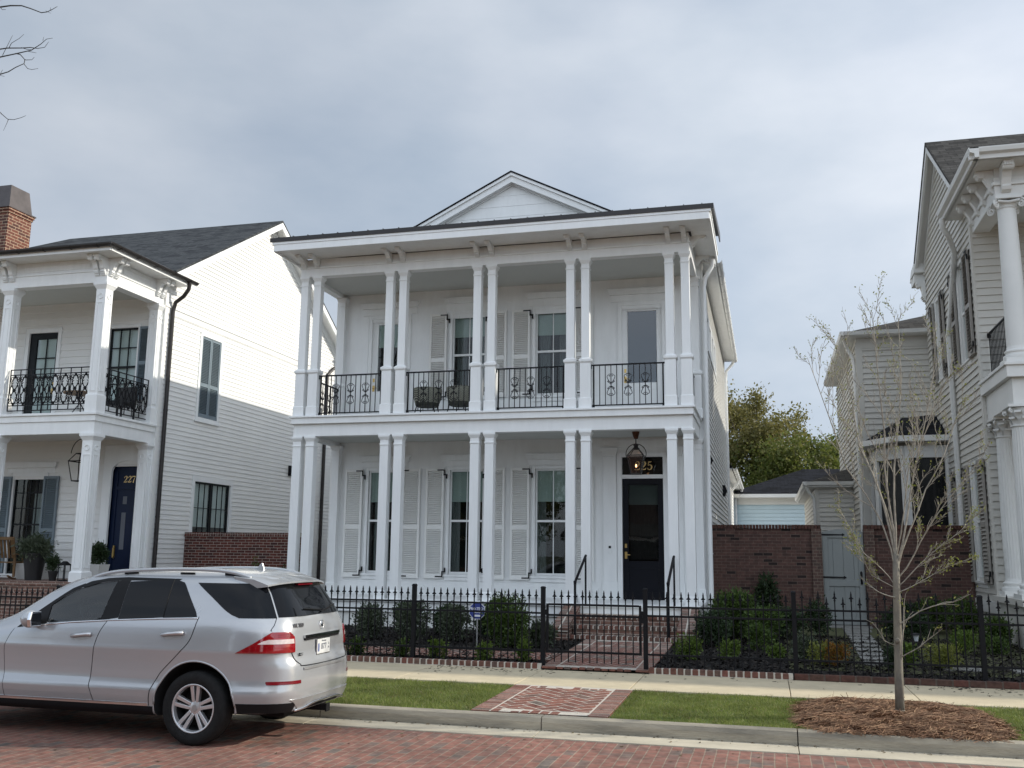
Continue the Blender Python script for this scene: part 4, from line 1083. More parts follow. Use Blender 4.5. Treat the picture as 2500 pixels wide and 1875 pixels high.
# balcony armchairs
def woven_mat():
    m, nt, b = newmat('woven_rope'); tc = nt.nodes.new('ShaderNodeTexCoord')
    wv = nt.nodes.new('ShaderNodeTexWave'); wv.wave_type = 'BANDS'; wv.bands_direction = 'DIAGONAL'; wv.inputs['Scale'].default_value = 16; wv.inputs['Distortion'].default_value = 2.5; wv.inputs['Detail Scale'].default_value = 8
    L(nt, tc.outputs['Object'], wv.inputs['Vector']); cr = nt.nodes.new('ShaderNodeValToRGB'); cr.color_ramp.interpolation = 'CONSTANT'
    cr.color_ramp.elements[0].color = (.045,.05,.04,1); cr.color_ramp.elements[1].color = (.33,.33,.27,1); cr.color_ramp.elements[1].position = .45
    L(nt, wv.outputs['Fac'], cr.inputs[0]); L(nt, cr.outputs[0], b.inputs['Base Color']); b.inputs['Roughness'].default_value = .9
    return m
WOVEN = woven_mat(); CUSH = mat('olive_cushion', (.05,.052,.042), .9, var=.2)
for k, x in enumerate((-7.72, -6.88)):
    t = thing('woven_armchair', ['woven rope balcony armchair nearer the paired columns on its left, on black legs', 'woven rope balcony armchair standing partly behind the middle pair of columns'][k], 'armchair', (x, 21.25, 5.045), R(-8 if k else 6), 'woven armchairs on the balcony')
    M = t.matrix_basis.copy(); mb = MB(M)
    # barrel back toward the street
    n = 20
    rows = [(.35, .25), (.42, .30), (.55, .335), (.72, .345), (.74, .335)]
    vs = []; 
    for z, rr_ in rows:
        for i in range(n+1):
            a = R(180+ (i/n)*180 - 0); a = R(165 + 210*i/n)
            vs.append((rr_*math.cos(a)*1.0, rr_*math.sin(a), z))
    fs = [(r_*(n+1)+i, r_*(n+1)+i+1, (r_+1)*(n+1)+i+1, (r_+1)*(n+1)+i) for r_ in range(len(rows)-1) for i in range(n)]
    mb.add(vs, fs); o = mb.build('woven_back', WOVEN, t, smooth='all'); sd = o.modifiers.new('thick', 'SOLIDIFY'); sd.thickness = .03
    mb = MB(M); mb.lathe([(.001,.32),(.25,.32),(.28,.35),(.29,.42),(.26,.45),(.001,.45)], 20); mb.build('seat', CUSH, t, smooth=True)
    mb = MB(M); mb.tube([(.33*math.cos(R(165+210*i/14)), .33*math.sin(R(165+210*i/14)), .74) for i in range(15)], .018, 8); mb.build('back_rim', WOVEN, t, smooth=True)
    for sx in (-1, 1):
        for sy in (-1, 1): mb = MB(M); mb.tube([(sx*.2, sy*.2, .34), (sx*.27, sy*.26, 0)], .013, 6); mb.build('leg', BLACK, t)
# door mat etc: small black stop on the balcony omitted; yard sign
YS_ = thing('yard_sign', 'blue octagonal security yard sign on a stake beside the large round shrub', 'sign', (-5.17, 17.2, .28))
SB = mat('sign_blue', (.03,.05,.24), .4, var=.1); SWH = mat('sign_white', (.75,.76,.8), .5, var=.05)
mb = MB(); mb.tube([(-5.17, 17.2, .25), (-5.17, 17.2, .95)], .012, 6); mb.build('stake', mat('aluminium_stake', (.5,.5,.5), .4, metal=.8, var=.1), YS_)
oct_ = lambda r, z: [(-5.17+r*math.cos(R(22.5+45*i)), z+r*math.sin(R(22.5+45*i))) for i in range(8)]
mb = MB(); mb.prism(oct_(.163, .92), 'y', 17.175, 17.19); mb.build('sign_edge', SWH, YS_)
mb = MB(); mb.prism(oct_(.150, .92), 'y', 17.170, 17.1745); mb.build('sign_face', SB, YS_)
text('PRO-TECH', YS_, Matrix.Translation((-5.17, 17.167, .955)), .066, SWH, .0015, bold=.0016, sx=.92)
text('Security', YS_, Matrix.Translation((-5.17, 17.167, .895)), .042, SWH, .0015, bold=.0008)
text('24 HR', YS_, Matrix.Translation((-5.17, 17.167, .835)), .036, SWH, .0015, bold=.0008) if False else None
mb = MB(); mb.box(-5.235, -5.105, 17.166, 17.1695, .815, .85); mb.build('sign_strip', SWH, YS_)

# ================================================================== LEFT HOUSE (number 227)
LH = thing('white_house', 'white clapboard house with blue-grey shutters and ornate iron balcony, numbered 227, left edge', 'house', (-19.5, 21.7, .3))
LF = wallframe('-Y', 0, 21.7); LR = wallframe('+X', -15.4, 0)
lo = [(-17.05, -16.13, 5.80, 7.86), (-19.66, -18.67, 5.18, 7.86), (-19.66, -18.66, 1.25, 3.87), (-16.66, -15.62, 1.19, 4.10)]
mb = MB(LF); siding(mb, -24, -15.4, 1.19, 9.3, .185, lo, .028); panel_wall(mb, -24, -15.4, .3, 9.3, lo, .003, .1)
mb.build('front_wall', SIDING, LH)
so = [(23.42, 24.60, 5.56, 8.08), (23.55, 25.55, 2.3, 3.92)]
rg = lambda z: (27.05-(12.45-z)/.6, 27.05+(12.45-z)/.6)
mb = MB(LR); siding(mb, 21.7, 32.4, .6, 8.22, .1265, so, .019); siding(mb, 21.7, 32.4, 8.42, 12.45, .1265, (), .019, lambda z: rg(z) if z > 9.2 else (21.7, 32.4))
panel_wall(mb, 21.7, 32.4, .3, 9.25, so, .003, .1); mb.prism([(21.75, 9.25), (32.35, 9.25), (27.05, 12.43)], 'y', .003, .1)
mb.box(21.7, 32.4, -.022, 0, 8.22, 8.40); mb.box(21.7, 32.4, -.045, 0, 8.385, 8.42)
mb.box(32.28, 32.42, -.03, .02, .3, 9.2); mb.box(21.68, 21.80, -.03, .02, .3, 9.2)
mb.build('side_wall', SIDING, LH)
mb = MB(); mb.box(-24, -15.5, 32.3, 32.4, .3, 9.2); mb.box(-24.1, -24, 21.7, 32.4, .3, 9.2); mb.build('rear_wall', SIDING, LH)
# roof: gable to the right, hip to the left
mb = MB(); X1, X2 = -15.0, -23.2
for s in (-1, 1):
    ye = 27.05+s*5.55
    a = [(X1, 27.05, 12.62), (X2, 27.05, 12.62), (-28.5, ye, 12.62-5.55*.6), (X1, ye, 12.62-5.55*.6)]
    b = [(p[0], p[1], p[2]-.07) for p in a]
    mb.add(a+b, [(0,1,2,3),(7,6,5,4),(0,3,7,4),(2,6,7,3)])
mb.add([(X2, 27.05, 12.62), (-28.5, 21.5, 9.29), (-28.5, 32.6, 9.29)], [(0,1,2)])
mb.build('roof', SHINGLE, LH)
mb = MB()
for s in (-1, 1):
    ye = 27.05+s*5.5
    for xa, xb, t0, t1 in ((-15.06, -15.0, .075, .28), (-15.40, -15.06, .10, .15), (-15.43, -15.36, .15, .40)):
        mb.prism([(27.05, 12.62-t0), (ye, 12.62-t0-3.3), (ye, 12.62-t1-3.3), (27.05, 12.62-t1)], 'x', xa, xb)
mb.box(-15.42, -14.98, 32.2, 32.75, 8.98, 9.28); mb.build('rake_boards', WHITE, LH)
gutter(LH, (-24, 32.72, 9.25), (-14.95, 32.72, 9.25), .07, BRONZE, 8); gutter(LH, (-14.92, 32.1, 9.2), (-14.92, 32.8, 9.2), .07, BRONZE, 1)
downspout(LH, [(-14.95, 32.5, 9.15), (-15.05, 32.5, 8.95), (-15.32, 31.9, 8.6), (-15.33, 31.5, 8.3), (-15.33, 31.5, .5)], .06, BRONZE, [(-15.33, 31.5, z) for z in (2, 4, 6)])
# chimney
mb = MB(); mb.box(-24.8, -23.2, 24.2, 25.2, 9.5, 12.58); mb.box(-24.83, -23.17, 24.17, 25.23, 12.58, 12.66); mb.box(-24.86, -23.14, 24.14, 25.26, 12.66, 12.74); mb.build('chimney', BRICKC, LH)
mb = MB(); mb.box(-24.88, -23.12, 24.1, 25.3, 12.74, 12.78); mb.frus(-24.80, -23.2, 24.2, 25.2, 12.78, 13.55, -.10); mb.build('chimney_cap', mat('weathered_copper_sheet', (.085,.073,.073), .5, var=.3, scale=2, metal=.3), LH)
# porch
LCX = [-15.57, -18.28, -21.0, -23.6]; LCY = 19.5
def panel_col(parent, x, y, z0, z1, w, pl):
    mb = MB(); h = w/2
    mb.box(x-h-.03, x+h+.03, y-h-.03, y+h+.03, z0, z0+pl); mb.frus(x-h-.03, x+h+.03, y-h-.03, y+h+.03, z0+pl, z0+pl+.03, -.025)
    mb.box(x-h, x+h, y-h, y+h, z0+pl, z1-.16)
    mb.frus(x-h, x+h, y-h, y+h, z1-.17, z1-.07, .055); mb.box(x-h-.06, x+h+.06, y-h-.06, y+h+.06, z1-.07, z1)
    for M in (wallframe('-Y', x, y-h), wallframe('+X', x+h, y), wallframe('-X', x-h, y)):
        N_ = MB(M); a, b, c, d = -h+.055, h-.055, z0+pl+.10, z1-.50
        mb.M = M
        for p in ((a, a+.018, c, d), (b-.018, b, c, d), (a+.018, b-.018, c, c+.018), (a+.018, b-.018, d-.018, d)): mb.box(p[0], p[1], -.014, .002, p[2], p[3])
        mb.lathe([(.075,.002),(.075,-.016),(.052,-.016),(.052,.002)], 16, (0, 0, z1-.34), 'y')
    return mb.build('column', WHITE, parent)
for x in LCX:
    panel_col(LH, x, LCY, 5.18, 8.40, .27, .42); panel_col(LH, x, LCY, 1.19, 4.67, .29, .22)
for z0, z1, pl in ((5.18, 8.40, .42), (1.19, 4.67, .22)): 
    o = panel_col(LH, -15.57, 21.6, z0, z1, .26, pl); o.name = 'pilaster'
mb = MB(); mb.box(-24, -15.40, 19.33, 21.7, 4.97, 5.12); mb.box(-24, -15.36, 19.29, 21.7, 5.12, 5.18); mb.box(-24, -15.43, 19.36, 19.64, 4.67, 4.97); mb.box(-15.71, -15.43, 19.642, 21.7, 4.67, 4.97); mb.box(-24, -15.72, 19.65, 21.69, 4.80, 4.84)
mb.build('balcony_deck', WHITE, LH, bevel=.006)
mb = MB(); mb.box(-24, -15.43, 19.36, 19.64, 8.40, 8.68); mb.box(-24, -15.41, 19.34, 19.66, 8.68, 8.72); mb.box(-24, -15.45, 19.38, 19.62, 8.72, 9.02)
mb.box(-15.71, -15.43, 19.642, 21.7, 8.40, 8.68); mb.box(-15.73, -15.41, 19.662, 21.7, 8.68, 8.72); mb.box(-15.69, -15.45, 19.622, 21.7, 8.72, 9.02)
for a, b in ((-17.9, -15.95), (-20.6, -18.6)):
    for p in ((a, b, 8.78, 8.80), (a, b, 8.92, 8.94), (a, a+.02, 8.80, 8.92), (b-.02, b, 8.80, 8.92)): mb.box(p[0], p[1], 19.365, 19.381, p[2], p[3])
for p in ((19.95, 21.1, 8.78, 8.80), (19.95, 21.1, 8.92, 8.94), (19.95, 19.97, 8.80, 8.92), (21.08, 21.1, 8.80, 8.92)): mb.box(-15.451, -15.435, p[0], p[1], p[2], p[3])
mb.build('entablature', WHITE, LH, bevel=.004)
mb = MB(); mb.box(-24, -15.72, 19.64, 21.69, 8.62, 8.66); mb.build('porch_ceiling', CEIL, LH)
mb = MB(); mb.box(-24, -14.98, 18.80, 19.4, 9.02, 9.06); mb.box(-15.46, -14.98, 19.41, 22.15, 9.02, 9.06); mb.box(-24, -14.96, 18.78, 18.82, 9.0, 9.12); mb.box(-14.98, -14.94, 18.821, 22.15, 9.0, 9.12); mb.build('eave', WHITE, LH)
mb = MB(); mb.add([(-24, 18.7, 9.13), (-14.88, 18.7, 9.13), (-14.88, 22.2, 9.13), (-15.5, 21.7, 9.45), (-24, 21.7, 9.45), (-24, 18.7, 9.18), (-14.88, 18.7, 9.18), (-14.88, 22.2, 9.18), (-15.5, 21.7, 9.5), (-24, 21.7, 9.5)], [(0,1,6,5), (1,2,7,6), (5,6,8,9), (6,7,8), (0,4,3,1), (1,3,2)])
mb.box(-24, -15.2, 18.98, 19.02, 9.17, 9.24); mb.build('porch_roof', ROOFMETAL, LH)
gutter(LH, (-24, 18.72, 9.15), (-14.88, 18.72, 9.15), .075, BRONZE, 12); gutter(LH, (-14.88, 18.66, 9.15), (-14.88, 22.3, 9.15), .075, BRONZE, 5)
downspout(LH, [(-14.90, 22.0, 9.08), (-14.92, 22.0, 8.9), (-15.05, 22.0, 8.72), (-15.28, 21.98, 8.55), (-15.32, 21.95, 8.3), (-15.32, 21.95, .5)], .055, BRONZE, [(-15.32, 21.95, z) for z in (2.8, 5.6)])
LB = wallframe('-Y', 0, 19.38); LBS = wallframe('+X', -15.45, 0)
for x in (-15.52, -15.70, -18.2, -18.40, -20.9, -21.1): s_bracket(LB, x, 9.015, .38, .46, .12).build('bracket', WHITE, LH)
for y in (19.47, 19.66, 21.35, 21.55): s_bracket(LBS, y, 9.015, .36, .46, .11).build('bracket', WHITE, LH)
def cast_railing(parent, M, u0, u1, z0, z1, nm):
    mb = MB(M)
    for z in (z0, z0+.13, z1-.13, z1): mb.box(u0, u1, -.013, .013, z-.011, z+.011)
    for i in range(nm+1):
        u = u0+(u1-u0)*i/nm; mb.box(u-.009, u+.009, -.009, .009, z0, z1)
    b = mb.build('railing', BLACK, parent)
    wd = (u1-u0)/nm; zm = (z0+z1)/2; hh = (z1-z0)/2-.13
    for i in range(nm):
        c = MB(M); u = u0+wd*(i+.5); k = wd*.36
        for s in (-1, 1):
            pts = [(u+s*k*math.sin(t*math.pi*2)*(.9 if abs(t-.5) < .3 else .7), 0, zm-hh+2*hh*t) for t in [j/22 for j in range(23)]]
            c.tube(pts, .013, 5)
            c.tube([(u+s*k*1.15*math.cos(R(a)), 0, zm+hh*.55*math.sin(R(a))) for a in range(-70, 71, 14)], .009, 5)
            c.tube([(u+s*p[0], 0, zm+hh*.80+p[1]) for p in spiral((k*.75, 0), .05, .015, R(-90), R(240), 10)], .009, 5); c.tube([(u+s*p[0], 0, zm-hh*.80+p[1]) for p in spiral((k*.75, 0), .05, .015, R(90), R(-240), 10)], .009, 5)
            for q in (-1, 1):
                c.tube([(u+s*(k*.95+.0)+s*.0-p[0]*s, 0, zm+q*(hh*.62)+p[1]) for p in spiral((.0, .0), .045, .012, R(0), R(330), 10)], .008, 5)
                c.sphere((u+s*k*.8, 0, zm+q*hh*.30), .026, 6)
        c.lathe([(.045,-.01),(.045,.01),(.028,.01),(.028,-.01),(.045,-.01)], 12, (u, 0, zm), 'y'); c.sphere((u, 0, zm+hh*.86), .03, 6); c.sphere((u, 0, zm-hh*.86), .03, 6)
        c.build('casting', BLACK, b, smooth='all')
    return b
LRW = wallframe('-Y', 0, 19.5)
cast_railing(LH, LRW, -18.10, -15.75, 5.29, 6.32, 8); cast_railing(LH, LRW, -20.85, -18.45, 5.29, 6.32, 8)
cast_railing(LH, wallframe('+X', -15.55, 0), 19.68, 21.45, 5.29, 6.32, 6)
mb = MB(); mb.box(-24, -15.36, 19.25, 21.7, .3, 1.10); mb.build('porch_base', BRICKSTEP, LH)
mb = MB(); mb.box(-24, -15.33, 19.22, 21.7, 1.10, 1.19); mb.build('porch_floor', BRICKSTEP, LH, bevel=.006)
mb = MB(); mb.box(-24, -15.4, 19.3, 19.32, .4, 1.2) if False else None
for i in range(3): mb.box(-18.6, -16.2, 18.9-.33*(2-i)-.33, 19.25, .3+i*.0, .46+.2*i)
mb.build('porch_steps', BRICKSTEP, LH)
# openings
window(LH, LF, -16.99, -16.19, 5.88, 7.80, rail=6.77, cols=3, rows=2, rows2=2, fm=BLACKWIN, case=.08, casem=WHITE, blind=5.9, back=mat('pale_shade_room', (.33,.35,.36), .8, var=.1), mw=.03, name='window')
shutter(LH, LF, -16.06, -15.70, 5.85, 7.84, BLUESH, .5, (24, 22)); shutter(LH, LF, -17.50, -17.14, 5.85, 7.84, BLUESH, .5, (24, 22))
ud = glass_door(LH, LF, -19.63, -18.69, 5.19, 7.83, BLACKWIN, (-19.40, -18.76), (5.5, 7.66), knob='right', back=bpy.data.materials['pale_shade_room'], case=.11, panels=False, blind=5.55)
mb = MB(LF); mb.box(-19.095, -19.065, .035, .055, 5.5, 7.66)
for z in (6.03, 6.58, 7.12): mb.box(-19.40, -18.76, .037, .053, z-.015, z+.015)
mb.build('glazing_bars', BLACKWIN, ud)
lw = window(LH, LF, -19.61, -18.70, 1.35, 3.83, rail=2.58, cols=4, rows=3, rows2=2, fm=BLACKWIN, case=.08, casem=WHITE, mw=.028)
mb = MB(LF); mb.box(-19.22, -18.78, .3, .31, 2.2, 3.42); mb.build('far_window_light', bpy.data.materials['pale_shade_room'], lw)
shutter(LH, LF, -18.66, -18.19, 1.30, 3.86, BLUESH, .44, (26, 22)); shutter(LH, LF, -20.16, -19.70, 1.30, 3.86, BLUESH, .44, (26, 22))
mb = MB(LF); header(mb, -19.95, -18.30, 3.95, 4.22); mb.build('window_headers', WHITE, LH)
# arched entrance
mb = MB(LF)
arch = [(-16.60, 1.19), (-16.60, 3.95)] + [(-16.13-.47*math.cos(R(a)), 3.95+.30*math.sin(R(a))) for a in range(0, 181, 15)] + [(-15.66, 3.95), (-15.66, 1.19)]
outer = [(-16.85, 1.19), (-16.85, 4.65), (-15.42, 4.65), (-15.42, 1.19)]
mb.prism([outer[0], outer[1], (-16.13, 4.65)] + list(reversed([p for p in arch if p[0] <= -16.12])), 'y', -.05, .02)
mb.prism([(-16.13, 4.65), outer[2], outer[3]] + list(reversed([p for p in arch if p[0] >= -16.14])), 'y', -.05, .02)
mb.build('entry_surround', WHITE, LH)
mb = MB(LF); mb.prism(arch, 'y', .10, .14); mb.box(-16.70, -15.58, .141, .16, 1.19, 4.3); mb.box(-16.60, -15.66, .07, .10, 3.50, 3.58)
mb.box(-16.60, -16.48, .08, .10, 1.19, 4.0); mb.box(-15.78, -15.66, .08, .10, 1.19, 4.0)
ed = mb.build('door', BLUEDOOR, LH)
mb = MB(LF); mb.box(-16.29, -16.17, .094, .099, 3.12, 3.32); mb.box(-16.30, -16.17, .094, .099, 1.95, 2.90); mb.build('pane', GREYROOM, ed)
mb = MB(LF); mb.box(-16.45, -16.41, .06, .10, 1.75, 2.05); mb.tube([(-16.43, .08, 2.0), (-16.43, .03, 1.98), (-16.43, .03, 1.75), (-16.43, .08, 1.72)], .012, 6); mb.build('handle', BRASS, ed)
serif_digits('227', ed, Matrix.Translation((-16.13, 21.7+.094, 3.77)), .17, GOLD)
# side openings
mb = MB(LR); 
for p in ((23.42, 23.52, 5.56, 8.08), (24.50, 24.60, 5.56, 8.08), (23.52, 24.50, 7.98, 8.08), (23.52, 24.50, 5.56, 5.65)): mb.box(p[0], p[1], -.035, .02, p[2], p[3])
mb.box(23.38, 24.64, -.06, 0, 5.51, 5.56); mb.build('shutter_frame', WHITE, LH)
shutter(LH, LR, 23.525, 24.005, 5.66, 7.97, BLUESH, .40, (28, 18), None, .03); shutter(LH, LR, 24.015, 24.495, 5.66, 7.97, BLUESH, .40, (28, 18), None, .03)
GRW = mat('greenish_shade_room', (.10,.125,.12), .8, var=.15, scale=3)
for a, b in ((23.68, 24.50), (24.62, 25.42)):
    window(LH, LR, a, b, 2.45, 3.80, cols=3, rows=2, fm=BLACKWIN, case=0, fr=.05, back=GRW, mw=.02, blind=2.62)
mb = MB(LR); mb.box(23.50, 23.62, -.035, .02, 2.2, 4.0); mb.box(25.48, 25.60, -.035, .02, 2.2, 4.0); mb.box(23.62, 25.48, -.035, .02, 3.85, 4.0); mb.build('window_casing', WHITE, LH)
wall_light(LH, LR, 29.1, 4.6, .17)
# things on the left porch
CH = thing('rocking_chair', 'slatted teak rocking chair on the brick porch, cut by the left edge', 'chair', (-18.55, 20.45, 1.19), R(20))
M = CH.matrix_basis.copy()
for i in range(7): mb = MB(M); x = -.25+.083*i; mb.bar((x, -.22+.0, .52), (x, -.42, 1.0), .05, .016); mb.build('back_slat', WOOD, CH)
mb = MB(M); mb.box(-.30, .30, -.24, .30, .40, .43); mb.build('seat', WOOD, CH)
for x in (-.30, .30): mb = MB(M); mb.bar((x, -.2, .05), (x, -.22, .55), .05, .05); mb.bar((x, -.22, .5), (x, -.44, 1.02), .05, .04); mb.bar((x, .28, .05), (x, .28, .62), .05, .05); mb.bar((x, -.3, .62), (x, .34, .60), .07, .03); mb.tube([(x, -.55, .09), (x, -.25, .02), (x, .1, .018), (x, .45, .07)], .025, 6); mb.build('side_frame', WOOD, CH)
mb = MB(M); mb.bar((-.32, -.43, 1.0), (.32, -.43, 1.0), .03, .08); mb.build('top_rail', WOOD, CH)

def leaf_quads(P, size, up=.0, aspect=.5, out=None):
    n = len(P)
    d = rng.normal(0, 1, (n,3)); 
    if out is not None: d = d*.7 + out*1.0
    d[:,2] += up; d /= np.linalg.norm(d, axis=1)[:,None]
    a = np.cross(d, rng.normal(0, 1, (n,3))); a /= np.linalg.norm(a, axis=1)[:,None]
    l = size*rng.uniform(.6, 1.3, n)[:,None]; wv = l*aspect*.5
    v = np.empty((n,4,3)); v[:,0] = P; v[:,1] = P+d*l*.5+a*wv; v[:,2] = P+d*l; v[:,3] = P+d*l*.5-a*wv
    return v.reshape(-1,3)
def shrub(name, label, x, y, z, rw, h, n, ls, lm, cat='shrub', group=None, up=.4, lumps=5, stems=6, aspect=.5, spiky=0.0, stemmat=None, ry=None):
    t = thing(name, label, cat, (x, y, z), 0, group)
    ry = ry or rw
    cs = [(0, 0, h*.5, 1.0)] + [(random.uniform(-.45,.45)*rw, random.uniform(-.45,.45)*ry, h*random.uniform(.4,.75), random.uniform(.45,.7)) for _ in range(lumps)]
    if spiky: cs = [(random.uniform(-.6,.6)*rw, random.uniform(-.6,.6)*ry, h*random.uniform(.30,.45), random.uniform(.35,.6)) for _ in range(lumps+2)]
    ws = np.array([c[3]**2 for c in cs]); ws /= ws.sum()
    idx = rng.choice(len(cs), n, p=ws); cc = np.array(cs)[idx]
    d = rng.normal(0, 1, (n,3)); d /= np.linalg.norm(d, axis=1)[:,None]
    rad = rng.uniform(.45, 1.0, n)**.5
    rad *= 1+.22*np.array([noise.noise(Vector((q[0]*2.5+x, q[1]*2.5+y, q[2]*2.5))) for q in d])
    hz = h*.5 if not spiky else h*.62
    P = np.stack([x+cc[:,0]+d[:,0]*rad*rw*.62*cc[:,3]/.8, y+cc[:,1]+d[:,1]*rad*ry*.62*cc[:,3]/.8, z+cc[:,2]+d[:,2]*rad*hz*cc[:,3]], 1)
    P[:,2] = np.maximum(P[:,2], z+.02)
    P = np.concatenate([P, P+rng.normal(0, ls*.7, P.shape)]); d = np.concatenate([d, d])
    np_mesh('foliage', leaf_quads(P, ls, up, aspect, d), 4, lm, t)
    mb = MB()
    for i in range(stems):
        c = random.choice(cs); mb.tube([(x+random.gauss(0,.02), y+random.gauss(0,.02), z-.02), (x+c[0]*.6, y+c[1]*.6, z+c[2]*.6), (x+c[0]*1.2, y+c[1]*1.2, z+c[2]+h*.2)], .008, 5, .003)
    mb.build('stems', stemmat or DARKBARK, t)
    return t
def pot(label, x, y, z, r, h, m_, square=False):
    t = thing('planter', label, 'planter', (x, y, z)); mb = MB()
    if square: mb.frus(x-r*.8, x+r*.8, y-r*.8, y+r*.8, z, z+h, r*.2); mb.box(x-r*1.02, x+r*1.02, y-r*1.02, y+r*1.02, z+h, z+h+.03)
    else: mb.lathe([(.001,0),(r*.68,0),(r*.78,h*.4),(r,h),(r*1.06,h),(r*1.06,h+.03),(r*.9,h+.03),(r*.88,h-.03),(.001,h-.03)], 20, (x, y, z))
    mb.build('pot', m_, t, smooth=not square); return t
BLKPOT = mat('black_planter', (.012,.012,.013), .5, var=.1); WPOT = mat('white_planter', (.55,.55,.53), .6, var=.08)
pot('tall black planter on the left brick porch', -17.30, 20.0, 1.19, .27, .62, BLKPOT)
shrub('fern', 'feathery green fern spilling over the tall black planter', -17.30, 20.0, 1.75, .34, .38, 1400, .13, LF_GREY, 'plant', up=-.1, aspect=.22)
pot('white low planter between teak chair and black planter', -17.95, 20.75, 1.19, .34, .36, WPOT, True)
pot('small dark pot with a little conifer left of the corner column', -16.70, 19.95, 1.19, .11, .20, BLKPOT)
shrub('conifer', 'little conifer standing in the small dark pot', -16.70, 19.95, 1.38, .15, .40, 900, .06, LF_DARK, 'plant', up=.5, aspect=.25)
pot('white planter beside the blue arched door', -16.20, 20.9, 1.19, .20, .36, WPOT, True)
shrub('topiary', 'leafy green plant in the white planter before the blue door', -16.20, 20.9, 1.55, .24, .55, 900, .07, LF_DARK, 'plant')
shrub('house_plant', 'tall dark leafy plant behind the teak rocking chair', -18.15, 21.0, 1.5, .22, .75, 600, .11, LF_DARK, 'plant')
t = thing('lantern', 'black metal floor lantern left of the corner column on the brick porch', 'lantern', (-16.30, 19.85, 1.19)); x, y = -16.30, 19.85
mb = MB(); mb.frus(x-.10, x+.10, y-.10, y+.10, 1.58, 1.66, -.07); mb.box(x-.11, x+.11, y-.11, y+.11, 1.56, 1.58); mb.box(x-.1, x+.1, y-.1, y+.1, 1.19, 1.22); mb.build('cap', BLACK, t)
mb = MB()
for sx in (-1,1):
    for sy in (-1,1): mb.box(x+sx*.09-.008, x+sx*.09+.008, y+sy*.09-.008, y+sy*.09+.008, 1.22, 1.56)
mb.build('frame', BLACK, t)
lx2, ly2 = -16.98, 20.9
t = thing('porch_lantern', 'black hanging lantern half hidden behind the corner column of house 227', 'lantern', (lx2, ly2, 4.8))
mb = MB(); mb.tube([(lx2, ly2, 4.8), (lx2, ly2, 4.72)], .012, 6); mb.tube([(lx2+.30*math.cos(R(a)), ly2, 4.34+.40*math.sin(R(a))) for a in range(-5, 186, 12)], .011, 6); mb.build('yoke', BLACK, t)
mb = MB()
for sx in (-1, 1):
    for sy in (-1, 1): mb.tube([(lx2+sx*.12, ly2+sy*.12, 3.66), (lx2+sx*.2, ly2+sy*.2, 4.16), (lx2+sx*.08, ly2+sy*.08, 4.36)], .012, 6)
for w_, z in ((.12, 3.66), (.2, 4.16), (.08, 4.36)):
    for a, b in (((-1,-1),(1,-1)), ((1,-1),(1,1)), ((1,1),(-1,1)), ((-1,1),(-1,-1))): mb.bar((lx2+a[0]*w_, ly2+a[1]*w_, z), (lx2+b[0]*w_, ly2+b[1]*w_, z), .022, .025)
mb.build('frame', BLACK, t)
# bistro table and chairs on the left balcony
t = thing('bistro_table', 'small round dark table behind the ornate left balcony railing', 'table', (-16.9, 20.6, 5.18)); x, y = -16.9, 20.6
mb = MB(); mb.lathe([(.001,5.86),(.42,5.86),(.42,5.89),(.001,5.89)], 20, (x, y, 0)); mb.build('tabletop', WOOD, t)
for a in range(3): mb = MB(); mb.tube([(x+.3*math.cos(a*2.09), y+.3*math.sin(a*2.09), 5.18), (x-.15*math.cos(a*2.09), y-.15*math.sin(a*2.09), 5.86)], .013, 6); mb.build('leg', BLACK, t)
t = thing('patio_chair', 'dark woven chair behind the side railing of the left balcony', 'chair', (-15.95, 20.9, 5.18)); x, y = -15.95, 20.9
mb = MB(); mb.box(x-.28, x+.28, y-.28, y+.28, 5.56, 5.64); mb.build('seat', BLKPOT, t); mb = MB(); mb.box(x-.28, x+.28, y+.22, y+.30, 5.64, 6.1); mb.build('backrest', BLKPOT, t)
for sx in (-1,1):
    for sy in (-1,1): mb = MB(); mb.box(x+sx*.25-.02, x+sx*.25+.02, y+sy*.25-.02, y+sy*.25+.02, 5.18, 5.56); mb.build('leg', BLKPOT, t)
# brick garden wall between the two left houses
GW = thing('brick_garden_wall', 'red brick garden wall with pale joints between the two white houses', 'wall', (-13.1, 23.4, .4))
mb = MB(); mb.box(-15.38, -11.95, 23.32, 23.54, .2, 2.33); mb.build('courses', BRICKL, GW)
mb = MB(); x = -15.38
cm = MB()
while x < -12.0: cm.box(x, x+.062, 23.30, 23.56, 2.33, 2.435); x += .0735
cm.build('coping', BRICKL, GW, bevel=.004); mb.box(-15.38, -11.96, 23.31, 23.55, 2.325, 2.425); mb.build('mortar', MORTAR, GW)
shrub('shrub', 'thin shoot of green leaves in front of the left garden wall', -12.95, 22.9, 1.0, .12, .8, 160, .05, LF_MID, lumps=2)
shrub('shrub', 'dark shrub at the foot of the dark downspout, behind the car roof', -11.35, 21.6, .4, .4, 1.15, 900, .08, LF_DARK)

